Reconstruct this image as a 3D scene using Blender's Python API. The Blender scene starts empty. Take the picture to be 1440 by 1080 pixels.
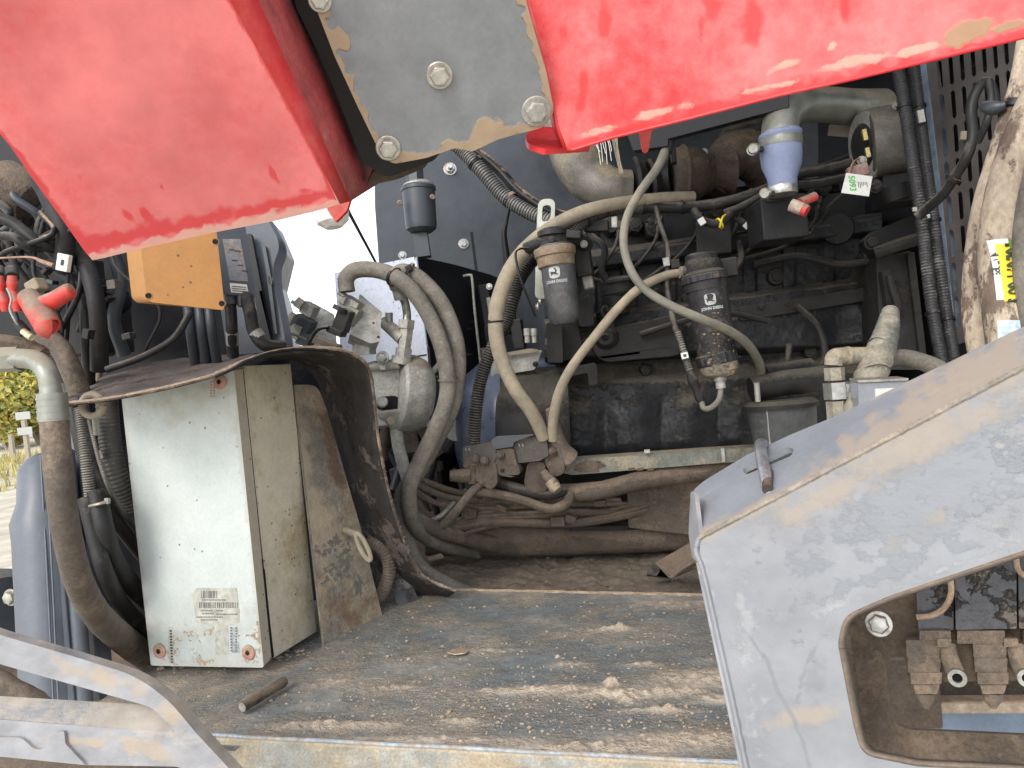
import bpy, bmesh, math, random
from mathutils import Vector, Matrix, noise
from mathutils.geometry import tessellate_polygon
R = math.radians
random.seed(7)
sc = bpy.context.scene
C = sc.collection
# ------------------------------------------------------------------ camera
F = 1040.0                         # focal length in photograph pixels
ROLL, PITCH = R(6.0), R(-2.2)
CAM = Vector((0, 0, 1.9))
fwd = Vector((0, math.cos(PITCH), math.sin(PITCH)))
up0 = Vector((0, -math.sin(PITCH), math.cos(PITCH)))
rt0 = Vector((1, 0, 0))
rt = math.cos(ROLL) * rt0 - math.sin(ROLL) * up0
up = math.sin(ROLL) * rt0 + math.cos(ROLL) * up0
cd = bpy.data.cameras.new('camera'); cam = bpy.data.objects.new('camera', cd); C.objects.link(cam)
cd.sensor_width = 36; cd.lens = 26.0; cd.clip_start = .02; cd.clip_end = 2000
m = Matrix((( rt.x, up.x, -fwd.x, CAM.x), (rt.y, up.y, -fwd.y, CAM.y), (rt.z, up.z, -fwd.z, CAM.z), (0, 0, 0, 1)))
cam.matrix_world = m
sc.camera = cam
# ------------------------------------------------------------------ sky and sun
SUN_EL, SUN_AZ = 38, 215          # azimuth clockwise from +Y: behind the camera and to its left
w = bpy.data.worlds.new("World"); sc.world = w; w.use_nodes = True
nt = w.node_tree; bg = nt.nodes['Background']
sky = nt.nodes.new('ShaderNodeTexSky'); sky.sky_type = 'NISHITA'; sky.sun_disc = False
sky.sun_elevation = R(SUN_EL); sky.sun_rotation = R(SUN_AZ); sky.dust_density = 1; sky.air_density = 1.0; sky.ozone_density = 1
hs = nt.nodes.new('ShaderNodeHueSaturation'); hs.inputs['Saturation'].default_value = .30
nt.links.new(sky.outputs[0], hs.inputs['Color']); nt.links.new(hs.outputs[0], bg.inputs[0])
bg.inputs[1].default_value = 0.15
sd = bpy.data.lights.new('sun', 'SUN'); sun = bpy.data.objects.new('sun', sd); C.objects.link(sun)
sd.energy = .75; sd.angle = R(22); sd.color = (1, .94, .85)
az = R(SUN_AZ); el = R(SUN_EL)
sdir = Vector((math.sin(az) * math.cos(el), math.cos(az) * math.cos(el), math.sin(el)))
sun.rotation_euler = sdir.to_track_quat('Z', 'Y').to_euler()
sc.view_settings.view_transform = 'Standard'; sc.view_settings.look = 'None'
sc.view_settings.exposure = 1.26; sc.view_settings.gamma = 1
# ------------------------------------------------------------------ machine axes
YAW = R(12)
MX = Vector((math.cos(YAW), -math.sin(YAW), 0)); MY = Vector((math.sin(YAW), math.cos(YAW), 0)); MZ = Vector((0, 0, 1))
EX = Vector((math.cos(R(4)), -math.sin(R(4)), 0)); EY = Vector((math.sin(R(4)), math.cos(R(4)), 0))   # engine axes

def ray(px, py): return fwd + (px - 720) / F * rt - (py - 540) / F * up
def S(px, py, d): return CAM + d * ray(px, py)
def V(p): return p if isinstance(p, Vector) else S(*p)
class PL:
    def __init__(s, a, b, c):
        s.o = V(a); s.n = (V(b) - s.o).cross(V(c) - s.o).normalized()
        if s.n.dot(s.o - CAM) > 0: s.n = -s.n
    def at(s, px, py):
        r = ray(px, py); return CAM + r * ((s.o - CAM).dot(s.n) / r.dot(s.n))
def PN(p, n):                      # plane through p with normal n
    q = PL.__new__(PL); q.o = V(p); q.n = n.normalized()
    if q.n.dot(q.o - CAM) > 0: q.n = -q.n
    return q
ORI = {}
# ------------------------------------------------------------------ materials
DUST = (.36, .25, .165)
def M(name, col, rough=.55, metal=0., dust=.3, dcol=DUST, scale=6, bump=.25, updust=.5, var=.25, speck=0., fine=90, stretch=(1, 1, 1), soft=.12, film=0.):
    mt = bpy.data.materials.new(name); mt.use_nodes = True; n = mt.node_tree.nodes; L = mt.node_tree.links
    b = n['Principled BSDF']
    tc = n.new('ShaderNodeTexCoord'); mp = n.new('ShaderNodeMapping'); mp.inputs['Scale'].default_value = stretch
    L.new(tc.outputs['Object'], mp.inputs[0])
    def nz(s, det=6, r=.6, off=0):
        k = n.new('ShaderNodeTexNoise'); k.noise_dimensions = '4D'; k.inputs['W'].default_value = off + len(name) * .7
        k.inputs['Scale'].default_value = s; k.inputs['Detail'].default_value = det; k.inputs['Roughness'].default_value = r
        L.new(mp.outputs[0], k.inputs['Vector']); return k.outputs['Fac']
    def math_(op, a, c, clamp=False):
        k = n.new('ShaderNodeMath'); k.operation = op; k.use_clamp = clamp
        for i, x in enumerate((a, c)):
            if hasattr(x, 'type'): L.new(x, k.inputs[i])
            elif x is not None: k.inputs[i].default_value = x
        return k.outputs[0]
    def mix(f, a, c):
        k = n.new('ShaderNodeMix'); k.data_type = 'RGBA'
        for x, s in ((f, k.inputs[0]), (a, k.inputs[6]), (c, k.inputs[7])):
            if hasattr(x, 'type'): L.new(x, s)
            else: s.default_value = x if not isinstance(x, tuple) else (*x, 1)
        return k.outputs[2]
    big = nz(scale, 8, .65); med = nz(scale * 3.7, 7, .6, 3); fn = nz(fine, 4, .7, 7)
    # value variation of the paint itself
    dark = tuple(c * (1 - var) for c in col); light = tuple(min(1, c * (1 + var)) for c in col)
    mr = n.new('ShaderNodeMapRange'); mr.inputs[1].default_value = .35; mr.inputs[2].default_value = .65; L.new(med, mr.inputs[0])
    base = mix(mr.outputs[0], dark, light)
    # dust that settled: blotches plus whatever faces up
    ge = n.new('ShaderNodeNewGeometry'); sx = n.new('ShaderNodeSeparateXYZ'); L.new(ge.outputs['Normal'], sx.inputs[0])
    upf = math_('MULTIPLY', math_('MAXIMUM', sx.outputs[2], 0.), updust)
    v = math_('ADD', math_('ADD', big, math_('MULTIPLY', math_('SUBTRACT', fn, .5), .35)), upf)
    t = .86 - .62 * dust
    m2 = n.new('ShaderNodeMapRange'); m2.interpolation_type = 'SMOOTHSTEP'; m2.inputs[1].default_value = t - soft; m2.inputs[2].default_value = t + soft
    L.new(v, m2.inputs[0]); mask = m2.outputs[0]
    if film: mask = math_('MAXIMUM', mask, film)
    dc = mix(mr.outputs[0], tuple(c * .8 for c in dcol), tuple(min(1, c * 1.2) for c in dcol))
    colr = mix(mask, base, dc)
    if speck:
        vo = n.new('ShaderNodeTexVoronoi'); vo.inputs['Scale'].default_value = 70; L.new(tc.outputs['Object'], vo.inputs['Vector'])
        s1 = n.new('ShaderNodeMapRange'); s1.inputs[1].default_value = .10; s1.inputs[2].default_value = .17; s1.inputs[3].default_value = 1; s1.inputs[4].default_value = 0; L.new(vo.outputs['Distance'], s1.inputs[0])
        vs = n.new('ShaderNodeSeparateColor'); L.new(vo.outputs['Color'], vs.inputs[0])
        g = math_('GREATER_THAN', vs.outputs[0], 1 - speck)
        colr = mix(math_('MULTIPLY', math_('MULTIPLY', s1.outputs[0], g), .8), colr, (.05, .035, .02))
    if fine >= 60:
        gr = n.new('ShaderNodeMapRange'); gr.inputs[1].default_value = .36; gr.inputs[2].default_value = .64; gr.inputs[3].default_value = 0; gr.inputs[4].default_value = 1
        g4 = nz(fine * 2.3, 3, .7, 11); L.new(g4, gr.inputs[0])
        gd = n.new('ShaderNodeMix'); gd.data_type = 'RGBA'; gd.blend_type = 'MULTIPLY'; gd.inputs[0].default_value = .32 if bump >= .25 else .10; L.new(colr, gd.inputs[6]); L.new(gr.outputs[0], gd.inputs[7]); colr = gd.outputs[2]
    L.new(colr, b.inputs['Base Color'])
    rr = n.new('ShaderNodeMapRange'); rr.inputs[3].default_value = rough; rr.inputs[4].default_value = max(rough, .92); L.new(mask, rr.inputs[0])
    L.new(math_('ADD', rr.outputs[0], math_('MULTIPLY', math_('SUBTRACT', med, .5), .25), True), b.inputs['Roughness'])
    if metal:
        mm = n.new('ShaderNodeMapRange'); mm.inputs[3].default_value = metal; mm.inputs[4].default_value = 0; L.new(mask, mm.inputs[0]); L.new(mm.outputs[0], b.inputs['Metallic'])
    if max(col) < .03: b.inputs['Specular IOR Level'].default_value = .28
    bp = n.new('ShaderNodeBump'); bp.inputs['Strength'].default_value = bump; bp.inputs['Distance'].default_value = .002
    L.new(math_('ADD', math_('MULTIPLY', fn, math_('ADD', mask, .25)), math_('MULTIPLY', mask, .8)), bp.inputs['Height']); L.new(bp.outputs[0], b.inputs['Normal'])
    return mt
mt = dict(
 red=M('red_paint', (.62, .016, .022), .38, dust=.30, dcol=(.62, .25, .23), scale=3.2, bump=.1, updust=0, var=.08, soft=.3, film=.0, fine=60),
 redfilm=M('red_paint_under_dust_film', (.70, .05, .056), .42, dust=.93, dcol=(.84, .235, .24), scale=2.6, bump=.10, updust=0, var=.05, soft=.22, fine=50),
 mudedge=M('dried_mud', (.50, .34, .23), .95, dust=.5, dcol=(.58, .42, .30), scale=20, bump=.8, var=.2, fine=160),
 plate=M('grey_blue_paint', (.20, .225, .25), .5, dust=.16, scale=7, bump=.2, updust=.1, var=.12, film=.10),
 frame=M('pale_grey_paint', (.235, .243, .265), .42, dust=.30, dcol=(.38, .34, .29), scale=7, bump=.35, updust=.28, var=.20, stretch=(1, 1, 1.8), fine=45, soft=.10, film=.12),
 framed=M('grey_paint_face_on', (.26, .28, .31), .35, dust=.33, dcol=(.46, .38, .30), scale=5, bump=.12, updust=.10, var=.08, soft=.12),
 deck=None,
 white=M('off_white_box_paint', (.55, .60, .585), .42, dust=.12, dcol=(.34, .25, .15), scale=9, bump=.06, updust=.2, var=.04, speck=.16, film=.05),
 side=M('dusty_box_side', (.62, .56, .44), .6, dust=.45, dcol=(.42, .33, .20), scale=7, bump=.15, updust=.2, var=.08, speck=.4),
 lid=M('box_lid_edge', (.54, .48, .38), .5, dust=.35, dcol=(.42, .34, .22), scale=9, bump=.1, updust=.2, var=.06, speck=.2),  # beige holds both dust and warm bounced light
 amber=M('amber_plastic', (.40, .185, .045), .55, dust=.20, scale=9, bump=.06, updust=.1, var=.06, speck=.55, film=.06),
 black=M('black_plastic', (.013, .014, .018), .38, dust=.25, dcol=(.18, .16, .13), scale=12, bump=.25, updust=.25, film=.10),
 wall=M('dark_blue_panel', (.036, .046, .060), .36, dust=.18, dcol=(.17, .16, .14), scale=4, bump=.15, updust=.3, var=.18, film=.10),
 navy=M('black_painted_sheet', (.008, .009, .013), .35, dust=.14, dcol=(.14, .12, .10), scale=6, bump=.1, updust=.3, film=.04),
 tank=M('tank_side_paint', (.60, .64, .74), .40, dust=.14, scale=30, bump=.06, updust=.1, var=.08, speck=.5),  # pale blue stands for sky light on one face of the black tank
 engine=M('engine_casting', (.014, .015, .017), .5, dust=.26, dcol=(.10, .088, .072), scale=9, bump=1.2, updust=.42, var=.35, film=.06, fine=130),
 engine2=M('dusty_casting', (.018, .018, .020), .55, dust=.32, dcol=(.11, .098, .08), scale=9, bump=1.2, updust=.5, var=.35, film=.12, fine=130),
 brown=M('dust_caked_steel', (.065, .052, .043), .8, dust=.58, dcol=(.175, .13, .095), scale=9, bump=1.0, updust=.35, var=.3, fine=110, film=.4),
 debris=M('soil_and_debris', (.105, .085, .068), .95, dust=.5, dcol=(.20, .16, .12), scale=25, bump=1.0, var=.35, fine=220),
 beige=M('dusty_rubber_hose', (.125, .115, .10), .75, dust=.65, dcol=(.235, .21, .175), scale=7, bump=.25, updust=.15, var=.15, film=.3),
 tan=M('tan_hose', (.20, .18, .14), .7, dust=.65, dcol=(.31, .26, .19), scale=8, bump=.2, updust=.2, var=.12, film=.4),
 olive=M('grey_hose', (.17, .165, .14), .65, dust=.5, dcol=(.28, .25, .19), scale=9, bump=.2, updust=.2, var=.15, film=.2),
 rubber=M('black_rubber_hose', (.016, .016, .018), .42, dust=.30, dcol=(.16, .14, .115), scale=10, bump=.25, updust=.4, film=.06),
 mudhose=M('mud_brown_hose', (.085, .072, .062), .7, dust=.5, dcol=(.22, .17, .13), scale=8, bump=.5, updust=.25, film=.3),
 conduit=M('corrugated_conduit', (.035, .036, .04), .4, dust=.35, dcol=(.30, .26, .21), scale=10, bump=.1, updust=.4, film=.15),
 zinc=M('zinc_plated_steel', (.50, .50, .47), .34, .75, dust=.28, scale=22, bump=.2, updust=.35),
 alu=M('dusty_aluminium', (.44, .44, .41), .45, .3, dust=.28, dcol=(.30, .26, .20), scale=12, bump=.35, updust=.45, film=.2),
 valve=M('hydraulic_block_grey', (.52, .52, .48), .5, .1, dust=.22, dcol=(.34, .29, .22), scale=14, bump=.3, updust=.4, film=.15),
 rust=M('rusty_cast_iron', (.065, .047, .038), .85, dust=.4, dcol=(.15, .11, .08), scale=12, bump=.9, updust=.3, var=.4, film=.25),
 rbeige=M('mud_splashed_hose', (.17, .12, .09), .8, dust=.62, dcol=(.50, .41, .31), scale=9, bump=.6, updust=.1, var=.15, soft=.03, stretch=(1, 1, .5)),
 blue=M('blue_silicone', (.22, .27, .43), .55, dust=.30, dcol=(.33, .32, .34), scale=10, bump=.1, updust=.3, var=.08, film=.08),
 steel=M('dull_steel_tube', (.27, .28, .25), .36, .55, dust=.38, dcol=(.26, .23, .175), scale=6, bump=.12, updust=.45, film=.1),
 redrub=M('red_rubber', (.58, .05, .04), .5, dust=.44, dcol=(.28, .20, .15), scale=14, bump=.2, updust=.35),
 paper=M('paper_label', (.70, .70, .66), .7, dust=.25, scale=25, bump=.05, updust=.05, var=.03),
 print_=M('label_print', (.05, .05, .05), .8, dust=.05, scale=40, bump=.0, updust=0),
 mesh=M('black_grille_sheet', (.055, .058, .066), .5, dust=.2, scale=5, bump=.15, updust=.2, film=.12),
 hole=M('dark_core', (.012, .012, .013), .9, dust=.2, scale=30, bump=.3),
 yellow=M('yellow_tag', (.85, .62, .02), .5, dust=.16, scale=20, bump=.1, updust=0),
 tie=M('black_cable_tie', (.012, .012, .014), .4, dust=.1, scale=20, bump=.05),
 orange=M('orange_collar', (.24, .17, .115), .6, dust=.55, dcol=(.30, .235, .17), scale=14, bump=.3, updust=.2),
 bowl=M('cloudy_bowl', (.20, .18, .14), .35, dust=.45, dcol=(.24, .19, .13), scale=16, bump=.2, updust=.1),
 rubbersheet=M('mud_flap_rubber', (.035, .030, .029), .75, dust=.50, dcol=(.15, .12, .105), scale=11, bump=1.2, updust=.2, var=.5, soft=.03, fine=90),
 drumm=M('slate_plastic', (.10, .12, .15), .4, dust=.15, scale=8, bump=.06, updust=.2, var=.08, film=.05),
 whitep=M('white_print', (.42, .43, .42), .6, dust=.2, scale=30, bump=0, updust=0),
 greenp=M('green_print', (.10, .45, .12), .6, dust=.1, scale=30, bump=0, updust=0),
 wood=M('weathered_post', (.42, .36, .29), .9, dust=.3, scale=8, bump=.3),
)
# deck: painted sheet under trodden mud; the "mud" attribute is where mud lies thick
def deck_mat():
    d = M('deck_paint_under_mud', (.15, .185, .20), .8, dust=.50, dcol=(.38, .315, .23), scale=9, bump=1.8, updust=.0, var=.2, stretch=(1, 1.4, 1), soft=.22, fine=130, film=.14)
    n = d.node_tree.nodes; L = d.node_tree.links; b = n['Principled BSDF']
    at = n.new('ShaderNodeAttribute'); at.attribute_name = 'mud'
    k = n.new('ShaderNodeMix'); k.data_type = 'RGBA'; src = b.inputs['Base Color'].links[0].from_socket
    L.new(at.outputs['Fac'], k.inputs[0]); L.new(src, k.inputs[6]); k.inputs[7].default_value = (.47, .385, .295, 1)
    L.new(k.outputs[2], b.inputs['Base Color'])
    return d
mt['deck'] = deck_mat()
# ------------------------------------------------------------------ object helpers
def tag(o, label=None, cat=None, group=None, kind=None):
    if label: o['label'] = label
    if cat: o['category'] = cat
    if group: o['group'] = group
    if kind: o['kind'] = kind
    return o
def thing(name, label, cat, p, group=None):
    o = bpy.data.objects.new(name, None); C.objects.link(o); o.empty_display_size = .02
    o.location = V(p); ORI[o.name] = V(p).copy()
    return tag(o, label, cat, group)
def mk(name, vs, fs, mat, parent=None, smooth=False, bevel=0, solid=0, sharp=35, off=-1, seg=2):
    vs = [V(v) for v in vs]
    o0 = ORI[parent.name] if parent else sum(vs, Vector()) / len(vs)
    me = bpy.data.meshes.new(name); me.from_pydata([tuple(v - o0) for v in vs], [], fs); me.update()
    if isinstance(mat, str): mat = mt[mat]
    me.materials.append(mat)
    bm = bmesh.new(); bm.from_mesh(me); bmesh.ops.recalc_face_normals(bm, faces=bm.faces) if not solid else None; bm.to_mesh(me); bm.free()
    if smooth:
        for p in me.polygons: p.use_smooth = True
        me.set_sharp_from_angle(angle=R(sharp))
    o = bpy.data.objects.new(name, me); C.objects.link(o)
    if parent: o.parent = parent
    else: o.location = o0
    ORI[o.name] = o0.copy()
    if solid:
        s = o.modifiers.new('thick', 'SOLIDIFY'); s.thickness = solid; s.offset = off
    if bevel:
        bv = o.modifiers.new('edge', 'BEVEL'); bv.width = bevel; bv.segments = seg; bv.limit_method = 'ANGLE'; bv.angle_limit = R(30)
        for p in me.polygons: p.use_smooth = True
        if not smooth: me.set_sharp_from_angle(angle=R(29))
        bv.harden_normals = True
    return o
def join_geo(*gs):
    vs, fs = [], []
    for v, f in gs:
        k = len(vs); vs += list(v); fs += [tuple(i + k for i in q) for q in f]
    return vs, fs
def rnd(pts, r=6, n=4):
    """round the corners of a pixel polygon; pts may carry their own radius as third number"""
    out = []
    N = len(pts)
    for i, p in enumerate(pts):
        rr = p[2] if len(p) > 2 else r
        a, b, c = Vector(pts[i - 1][:2]), Vector(p[:2]), Vector(pts[(i + 1) % N][:2])
        if rr <= .5: out.append((b.x, b.y)); continue
        l1, l2 = (a - b).length, (c - b).length
        t = min(rr, l1 * .45, l2 * .45); p1 = b + (a - b).normalized() * t; p2 = b + (c - b).normalized() * t
        for k in range(n + 1):
            s = k / n; q = p1 * (1 - s) ** 2 + b * 2 * s * (1 - s) + p2 * s * s; out.append((q.x, q.y))
    return out
def sheet_geo(pts, plane, thick, holes=(), ext=None, lift=0):
    ext = (ext or -plane.n)
    loops = [[plane.at(*p) + plane.n * lift for p in L] for L in (pts, *holes)]
    tris = tessellate_polygon(loops)
    flat = [v for L in loops for v in L]; N = len(flat)
    back = [v + ext * thick for v in flat]
    fs = [tuple(t) for t in tris] + [tuple(i + N for i in reversed(t)) for t in tris]
    k = 0
    for L in loops:
        n = len(L)
        for i in range(n): a, b = k + i, k + (i + 1) % n; fs.append((a, b, b + N, a + N))
        k += n
    return flat + back, fs
def sheet(name, pts, plane, thick, mat, parent=None, holes=(), bevel=.0015, ext=None, lift=0, seg=2):
    v, f = sheet_geo(pts, plane, thick, holes, ext, lift)
    return mk(name, v, f, mat, parent, bevel=bevel, seg=seg)
def cr(pts, n=8):
    P = [Vector(p) for p in pts]; P = [2 * P[0] - P[1]] + P + [2 * P[-1] - P[-2]]; out = []
    for i in range(1, len(P) - 2):
        a, b, c, d = P[i - 1:i + 3]
        for k in range(n):
            t = k / n; out.append(.5 * ((2 * b) + (c - a) * t + (2 * a - 5 * b + 4 * c - d) * t * t + (3 * b - a - 3 * c + d) * t ** 3))
    out.append(P[-2]); return out
def tube_geo(path, rad, seg=12, caps=True, sq=1.0):
    """path: world points, rad: number or list"""
    n = len(path); vs, fs = [], []
    t0 = (path[1] - path[0]).normalized(); u = t0.orthogonal().normalized()
    for i, p in enumerate(path):
        t = (path[min(i + 1, n - 1)] - path[max(i - 1, 0)]).normalized()
        u = (u - t * u.dot(t)).normalized(); w_ = t.cross(u)
        r = rad[i] if isinstance(rad, (list, tuple)) else rad
        for k in range(seg):
            a = 2 * math.pi * k / seg; vs.append(p + u * math.cos(a) * r + w_ * math.sin(a) * r * sq)
    for i in range(n - 1):
        for k in range(seg):
            a = i * seg + k; b = i * seg + (k + 1) % seg; fs.append((a, b, b + seg, a + seg))
    if caps: fs.append(tuple(range(seg))); fs.append(tuple(range((n - 1) * seg, n * seg)))
    return vs, fs
def tube(name, pts, rp, mat, parent=None, seg=14, n=8, corr=None, wob=0, geo=False, straight=False):
    """pts (px,py,d); rp = radius in photograph pixels at the depth there; corr=(pitch m, amplitude fraction)"""
    path = [V(p) for p in pts]
    dd = [(v - CAM).dot(fwd) for v in path]
    if not straight and len(path) > 2: path = cr(path, n)
    dm = [(v - CAM).dot(fwd) for v in path]
    rr = [rp * d / F for d in dm] if not isinstance(rp, (list, tuple)) else None
    if rr is None:
        m_ = len(path) - 1; k = len(rp) - 1; rr = []
        for i, d in enumerate(dm):
            x = i / m_ * k; j = min(int(x), k - 1); rr.append((rp[j] + (rp[j + 1] - rp[j]) * (x - j)) * d / F)
    if corr:
        pitch, amp = corr; L = [0]
        for a, b in zip(path, path[1:]): L.append(L[-1] + (b - a).length)
        st = pitch / 4; N = int(L[-1] / st); np_, nr = [], []; j = 0
        for q in range(N + 1):
            s = q * st
            while j < len(L) - 2 and L[j + 1] < s: j += 1
            f = (s - L[j]) / max(1e-9, L[j + 1] - L[j]); np_.append(path[j].lerp(path[j + 1], f))
            r0 = rr[j] * (1 - f) + rr[j + 1] * f; nr.append(r0 * (1 if q % 4 in (0, 1) else 1 - amp))
        path, rr = np_, nr
    elif wob:
        rr = [r * (1 + wob * noise.noise(p * 60)) for p, r in zip(path, rr)]
    g = tube_geo(path, rr, seg)
    if geo: return g
    return mk(name, *g, mat, parent, smooth=True, sharp=50)
def ring_geo(c, ax, r, w_, th, seg=20):
    """flat band round an axis"""
    c = V(c); ax = ax.normalized(); prof = [(-w_ / 2, r), (-w_ / 2, r + th), (w_ / 2, r + th), (w_ / 2, r)]
    u = ax.orthogonal().normalized(); v_ = ax.cross(u); vs, fs = [], []
    for k in range(seg):
        a = 2 * math.pi * k / seg; e = u * math.cos(a) + v_ * math.sin(a)
        for t, q in prof: vs.append(c + ax * t + e * q)
    for k in range(seg):
        a, b = k * 4, ((k + 1) % seg) * 4
        for j in range(4): fs.append((a + j, a + (j + 1) % 4, b + (j + 1) % 4, b + j))
    return vs, fs
def lathe_geo(p0, p1, prof, seg=28, ribs=None):
    """prof: (fraction along p0-p1, radius m)"""
    p0, p1 = V(p0), V(p1); ax = p1 - p0; u = ax.orthogonal().normalized(); v_ = ax.normalized().cross(u); vs, fs = [], []
    for t, r in prof:
        for k in range(seg):
            a = 2 * math.pi * k / seg; q = r
            if ribs and ribs[0] <= t <= ribs[1]: q = r * (1 + (ribs[2] if k % 2 else 0))
            vs.append(p0 + ax * t + (u * math.cos(a) + v_ * math.sin(a)) * q)
    for i in range(len(prof) - 1):
        for k in range(seg): a = i * seg + k; b = i * seg + (k + 1) % seg; fs.append((a, b, b + seg, a + seg))
    fs.append(tuple(range(seg))); fs.append(tuple(range((len(prof) - 1) * seg, len(prof) * seg)))
    return vs, fs
def lathe(name, p0, p1, prof, mat, parent=None, seg=28, px=True, ribs=None, bevel=0, sharp=35):
    if px:
        s = ((V(p0) + V(p1)) / 2 - CAM).dot(fwd) / F; prof = [(t, r * s) for t, r in prof]
    return mk(name, *lathe_geo(p0, p1, prof, seg, ribs), mat, parent, smooth=True, sharp=sharp, bevel=bevel)
def box_geo(c, ax, sz):
    c = V(c); X, Y, Z = [a.normalized() * s / 2 for a, s in zip(ax, sz)]
    vs = [c + X * i + Y * j + Z * k for i in (-1, 1) for j in (-1, 1) for k in (-1, 1)]
    return vs, [(0, 1, 3, 2), (4, 6, 7, 5), (0, 4, 5, 1), (2, 3, 7, 6), (0, 2, 6, 4), (1, 5, 7, 3)]
def bx_geo(px, py, d, w_, h, dep, roll=0, yaw=12, tilt=0):
    """box: centre of its front face at a pixel and depth; w,h in photograph pixels there, dep in metres"""
    X = Vector((math.cos(R(yaw)), -math.sin(R(yaw)), 0)); Y = Vector((math.sin(R(yaw)), math.cos(R(yaw)), 0))
    rm = Matrix.Rotation(R(roll), 3, Y); tm = Matrix.Rotation(R(tilt), 3, X)
    X, Z, Y = rm @ X, rm @ (tm @ MZ), rm @ (tm @ Y); s = d / F
    return box_geo(S(px, py, d) + Y * dep / 2, (X, Y, Z), (w_ * s, dep, h * s))
def bx(name, px, py, d, w_, h, dep, mat, parent=None, roll=0, yaw=12, bevel=.003, tilt=0):
    return mk(name, *bx_geo(px, py, d, w_, h, dep, roll, yaw, tilt), mat, parent, bevel=bevel)
def bolt_geo(p, r, ax=None, washer=True, h=.65, stud=0):
    """hex head on a washer standing on surface point p, pointing along ax"""
    p = V(p); ax = (ax or -MY).normalized(); g = []
    t = 0
    if washer: g.append(lathe_geo(p - ax * .001, p + ax * r * .22, [(0, r * 1.35), (.8, r * 1.35), (1, r * 1.28)], 20)); t = r * .2
    g.append(lathe_geo(p + ax * t, p + ax * (t + r * h), [(0, r), (.8, r), (1, r * .86)], 6))
    g.append(lathe_geo(p + ax * (t + r * h), p + ax * (t + r * (h + .06 + stud)), [(0, r * .72 if not stud else r * .5), (.9, r * .7 if not stud else r * .5), (1, r * .6 if not stud else r * .42)], 16))
    return join_geo(*g)
def bolt(p, rpx, parent, mat='zinc', ax=None, stud=0, h=.65, washer=True, name='bolt'):
    d = (V(p) - CAM).dot(fwd)
    return mk(name, *bolt_geo(p, rpx * d / F, ax, washer, h, stud), mat, parent, smooth=True, sharp=30, bevel=.0006)
def strap(name, p, q, rpx, mat, parent, w_=.006, th=.0015):
    """band round a hose at p, the hose running towards q"""
    d = (V(p) - CAM).dot(fwd); return mk(name, *ring_geo(p, V(q) - V(p), rpx * d / F, w_, th), mat, parent, smooth=True, sharp=40)
def text_geo(s, h, bold=0):
    cu = bpy.data.curves.new('t', 'FONT'); cu.body = s; cu.size = h; cu.align_x = 'CENTER'; cu.align_y = 'CENTER'; cu.resolution_u = 3; cu.offset = bold
    o = bpy.data.objects.new('t', cu); C.objects.link(o); bpy.context.view_layer.update()
    me = bpy.data.meshes.new_from_object(o.evaluated_get(bpy.context.evaluated_depsgraph_get()))
    vs = [v.co.copy() for v in me.vertices]; fs = [tuple(p.vertices) for p in me.polygons]
    bpy.data.objects.remove(o); bpy.data.curves.remove(cu); bpy.data.meshes.remove(me)
    return vs, fs
def flat_on(plane, px, py, geo, xa, mat, name, parent, lift=.0006, rot=0):
    """lay 2D geometry (metres) on a plane at a pixel; xa = rough x direction"""
    n = plane.n; X = (xa - n * xa.dot(n)).normalized(); Y = n.cross(X).normalized()
    if Y.z < 0: Y = -Y
    X = Matrix.Rotation(R(rot), 3, n) @ X; Y = Matrix.Rotation(R(rot), 3, n) @ Y
    o = plane.at(px, py) + n * lift
    return mk(name, [o + X * v[0] + Y * v[1] for v in geo[0]], geo[1], mat, parent)
def poly2(pts): return [Vector((x, y, 0)) for x, y in pts], [tuple(range(len(pts)))]
def rect2(x0, y0, x1, y1): return [Vector(p) for p in ((x0, y0, 0), (x1, y0, 0), (x1, y1, 0), (x0, y1, 0))], [(0, 1, 2, 3)]
def G(px, py, z):
    r = ray(px, py); return CAM + r * ((z - CAM.z) / r.z)
def DV(p): return (V(p) - CAM).dot(fwd)
ZD = 1.42                                                            # top of the deck
def ragged(name, line, w0, w1, plane, mat, parent, side=1, lift=.0007, thick=.0006, n=10, seed=0, jag=1.0):
    """thin crust along a pixel line, ragged on its inner side"""
    rs = random.Random(seed); P = []
    for a, b in zip(line, line[1:]):
        for k in range(n): P.append(Vector(a).lerp(Vector(b), k / n))
    P.append(Vector(line[-1])); N = len(P); outer = []; inner = []
    for i, p in enumerate(P):
        t = (P[min(i + 1, N - 1)] - P[max(i - 1, 0)]).normalized(); nn = Vector((t.y, -t.x)) * side
        f = .5 + .5 * noise.noise(Vector((i * .31, seed * 3.7, 0))) + jag * .35 * rs.uniform(-1, 1)
        w_ = max(.8, w0 + (w1 - w0) * f); outer.append(p); inner.append(p + nn * w_)
    vs = []; fs = []
    for o_, i_ in zip(outer, inner):
        vs += [plane.at(o_.x, o_.y) + plane.n * lift, plane.at(i_.x, i_.y) + plane.n * lift]
    for i in range(N - 1): fs.append((2 * i, 2 * i + 1, 2 * i + 3, 2 * i + 2))
    return mk(name, vs, fs, mat, parent, solid=thick)
def blotch(name, px, py, rx, ry, plane, mat, parent, seed=0, rot=0, lift=.0007, thick=.0008, n=34):
    pts = []
    for k in range(n):
        a = 2 * math.pi * k / n; f = 1 + .55 * noise.noise(Vector((math.cos(a) * 1.6, math.sin(a) * 1.6, seed * 2.3))) + .18 * noise.noise(Vector((k * .9, seed, 5)))
        x, y = rx * f * math.cos(a), ry * f * math.sin(a); c, s = math.cos(R(rot)), math.sin(R(rot))
        pts.append((px + x * c - y * s, py + x * s + y * c))
    return sheet(name, pts, plane, thick, mat, parent, bevel=0, lift=lift + thick)

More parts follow.
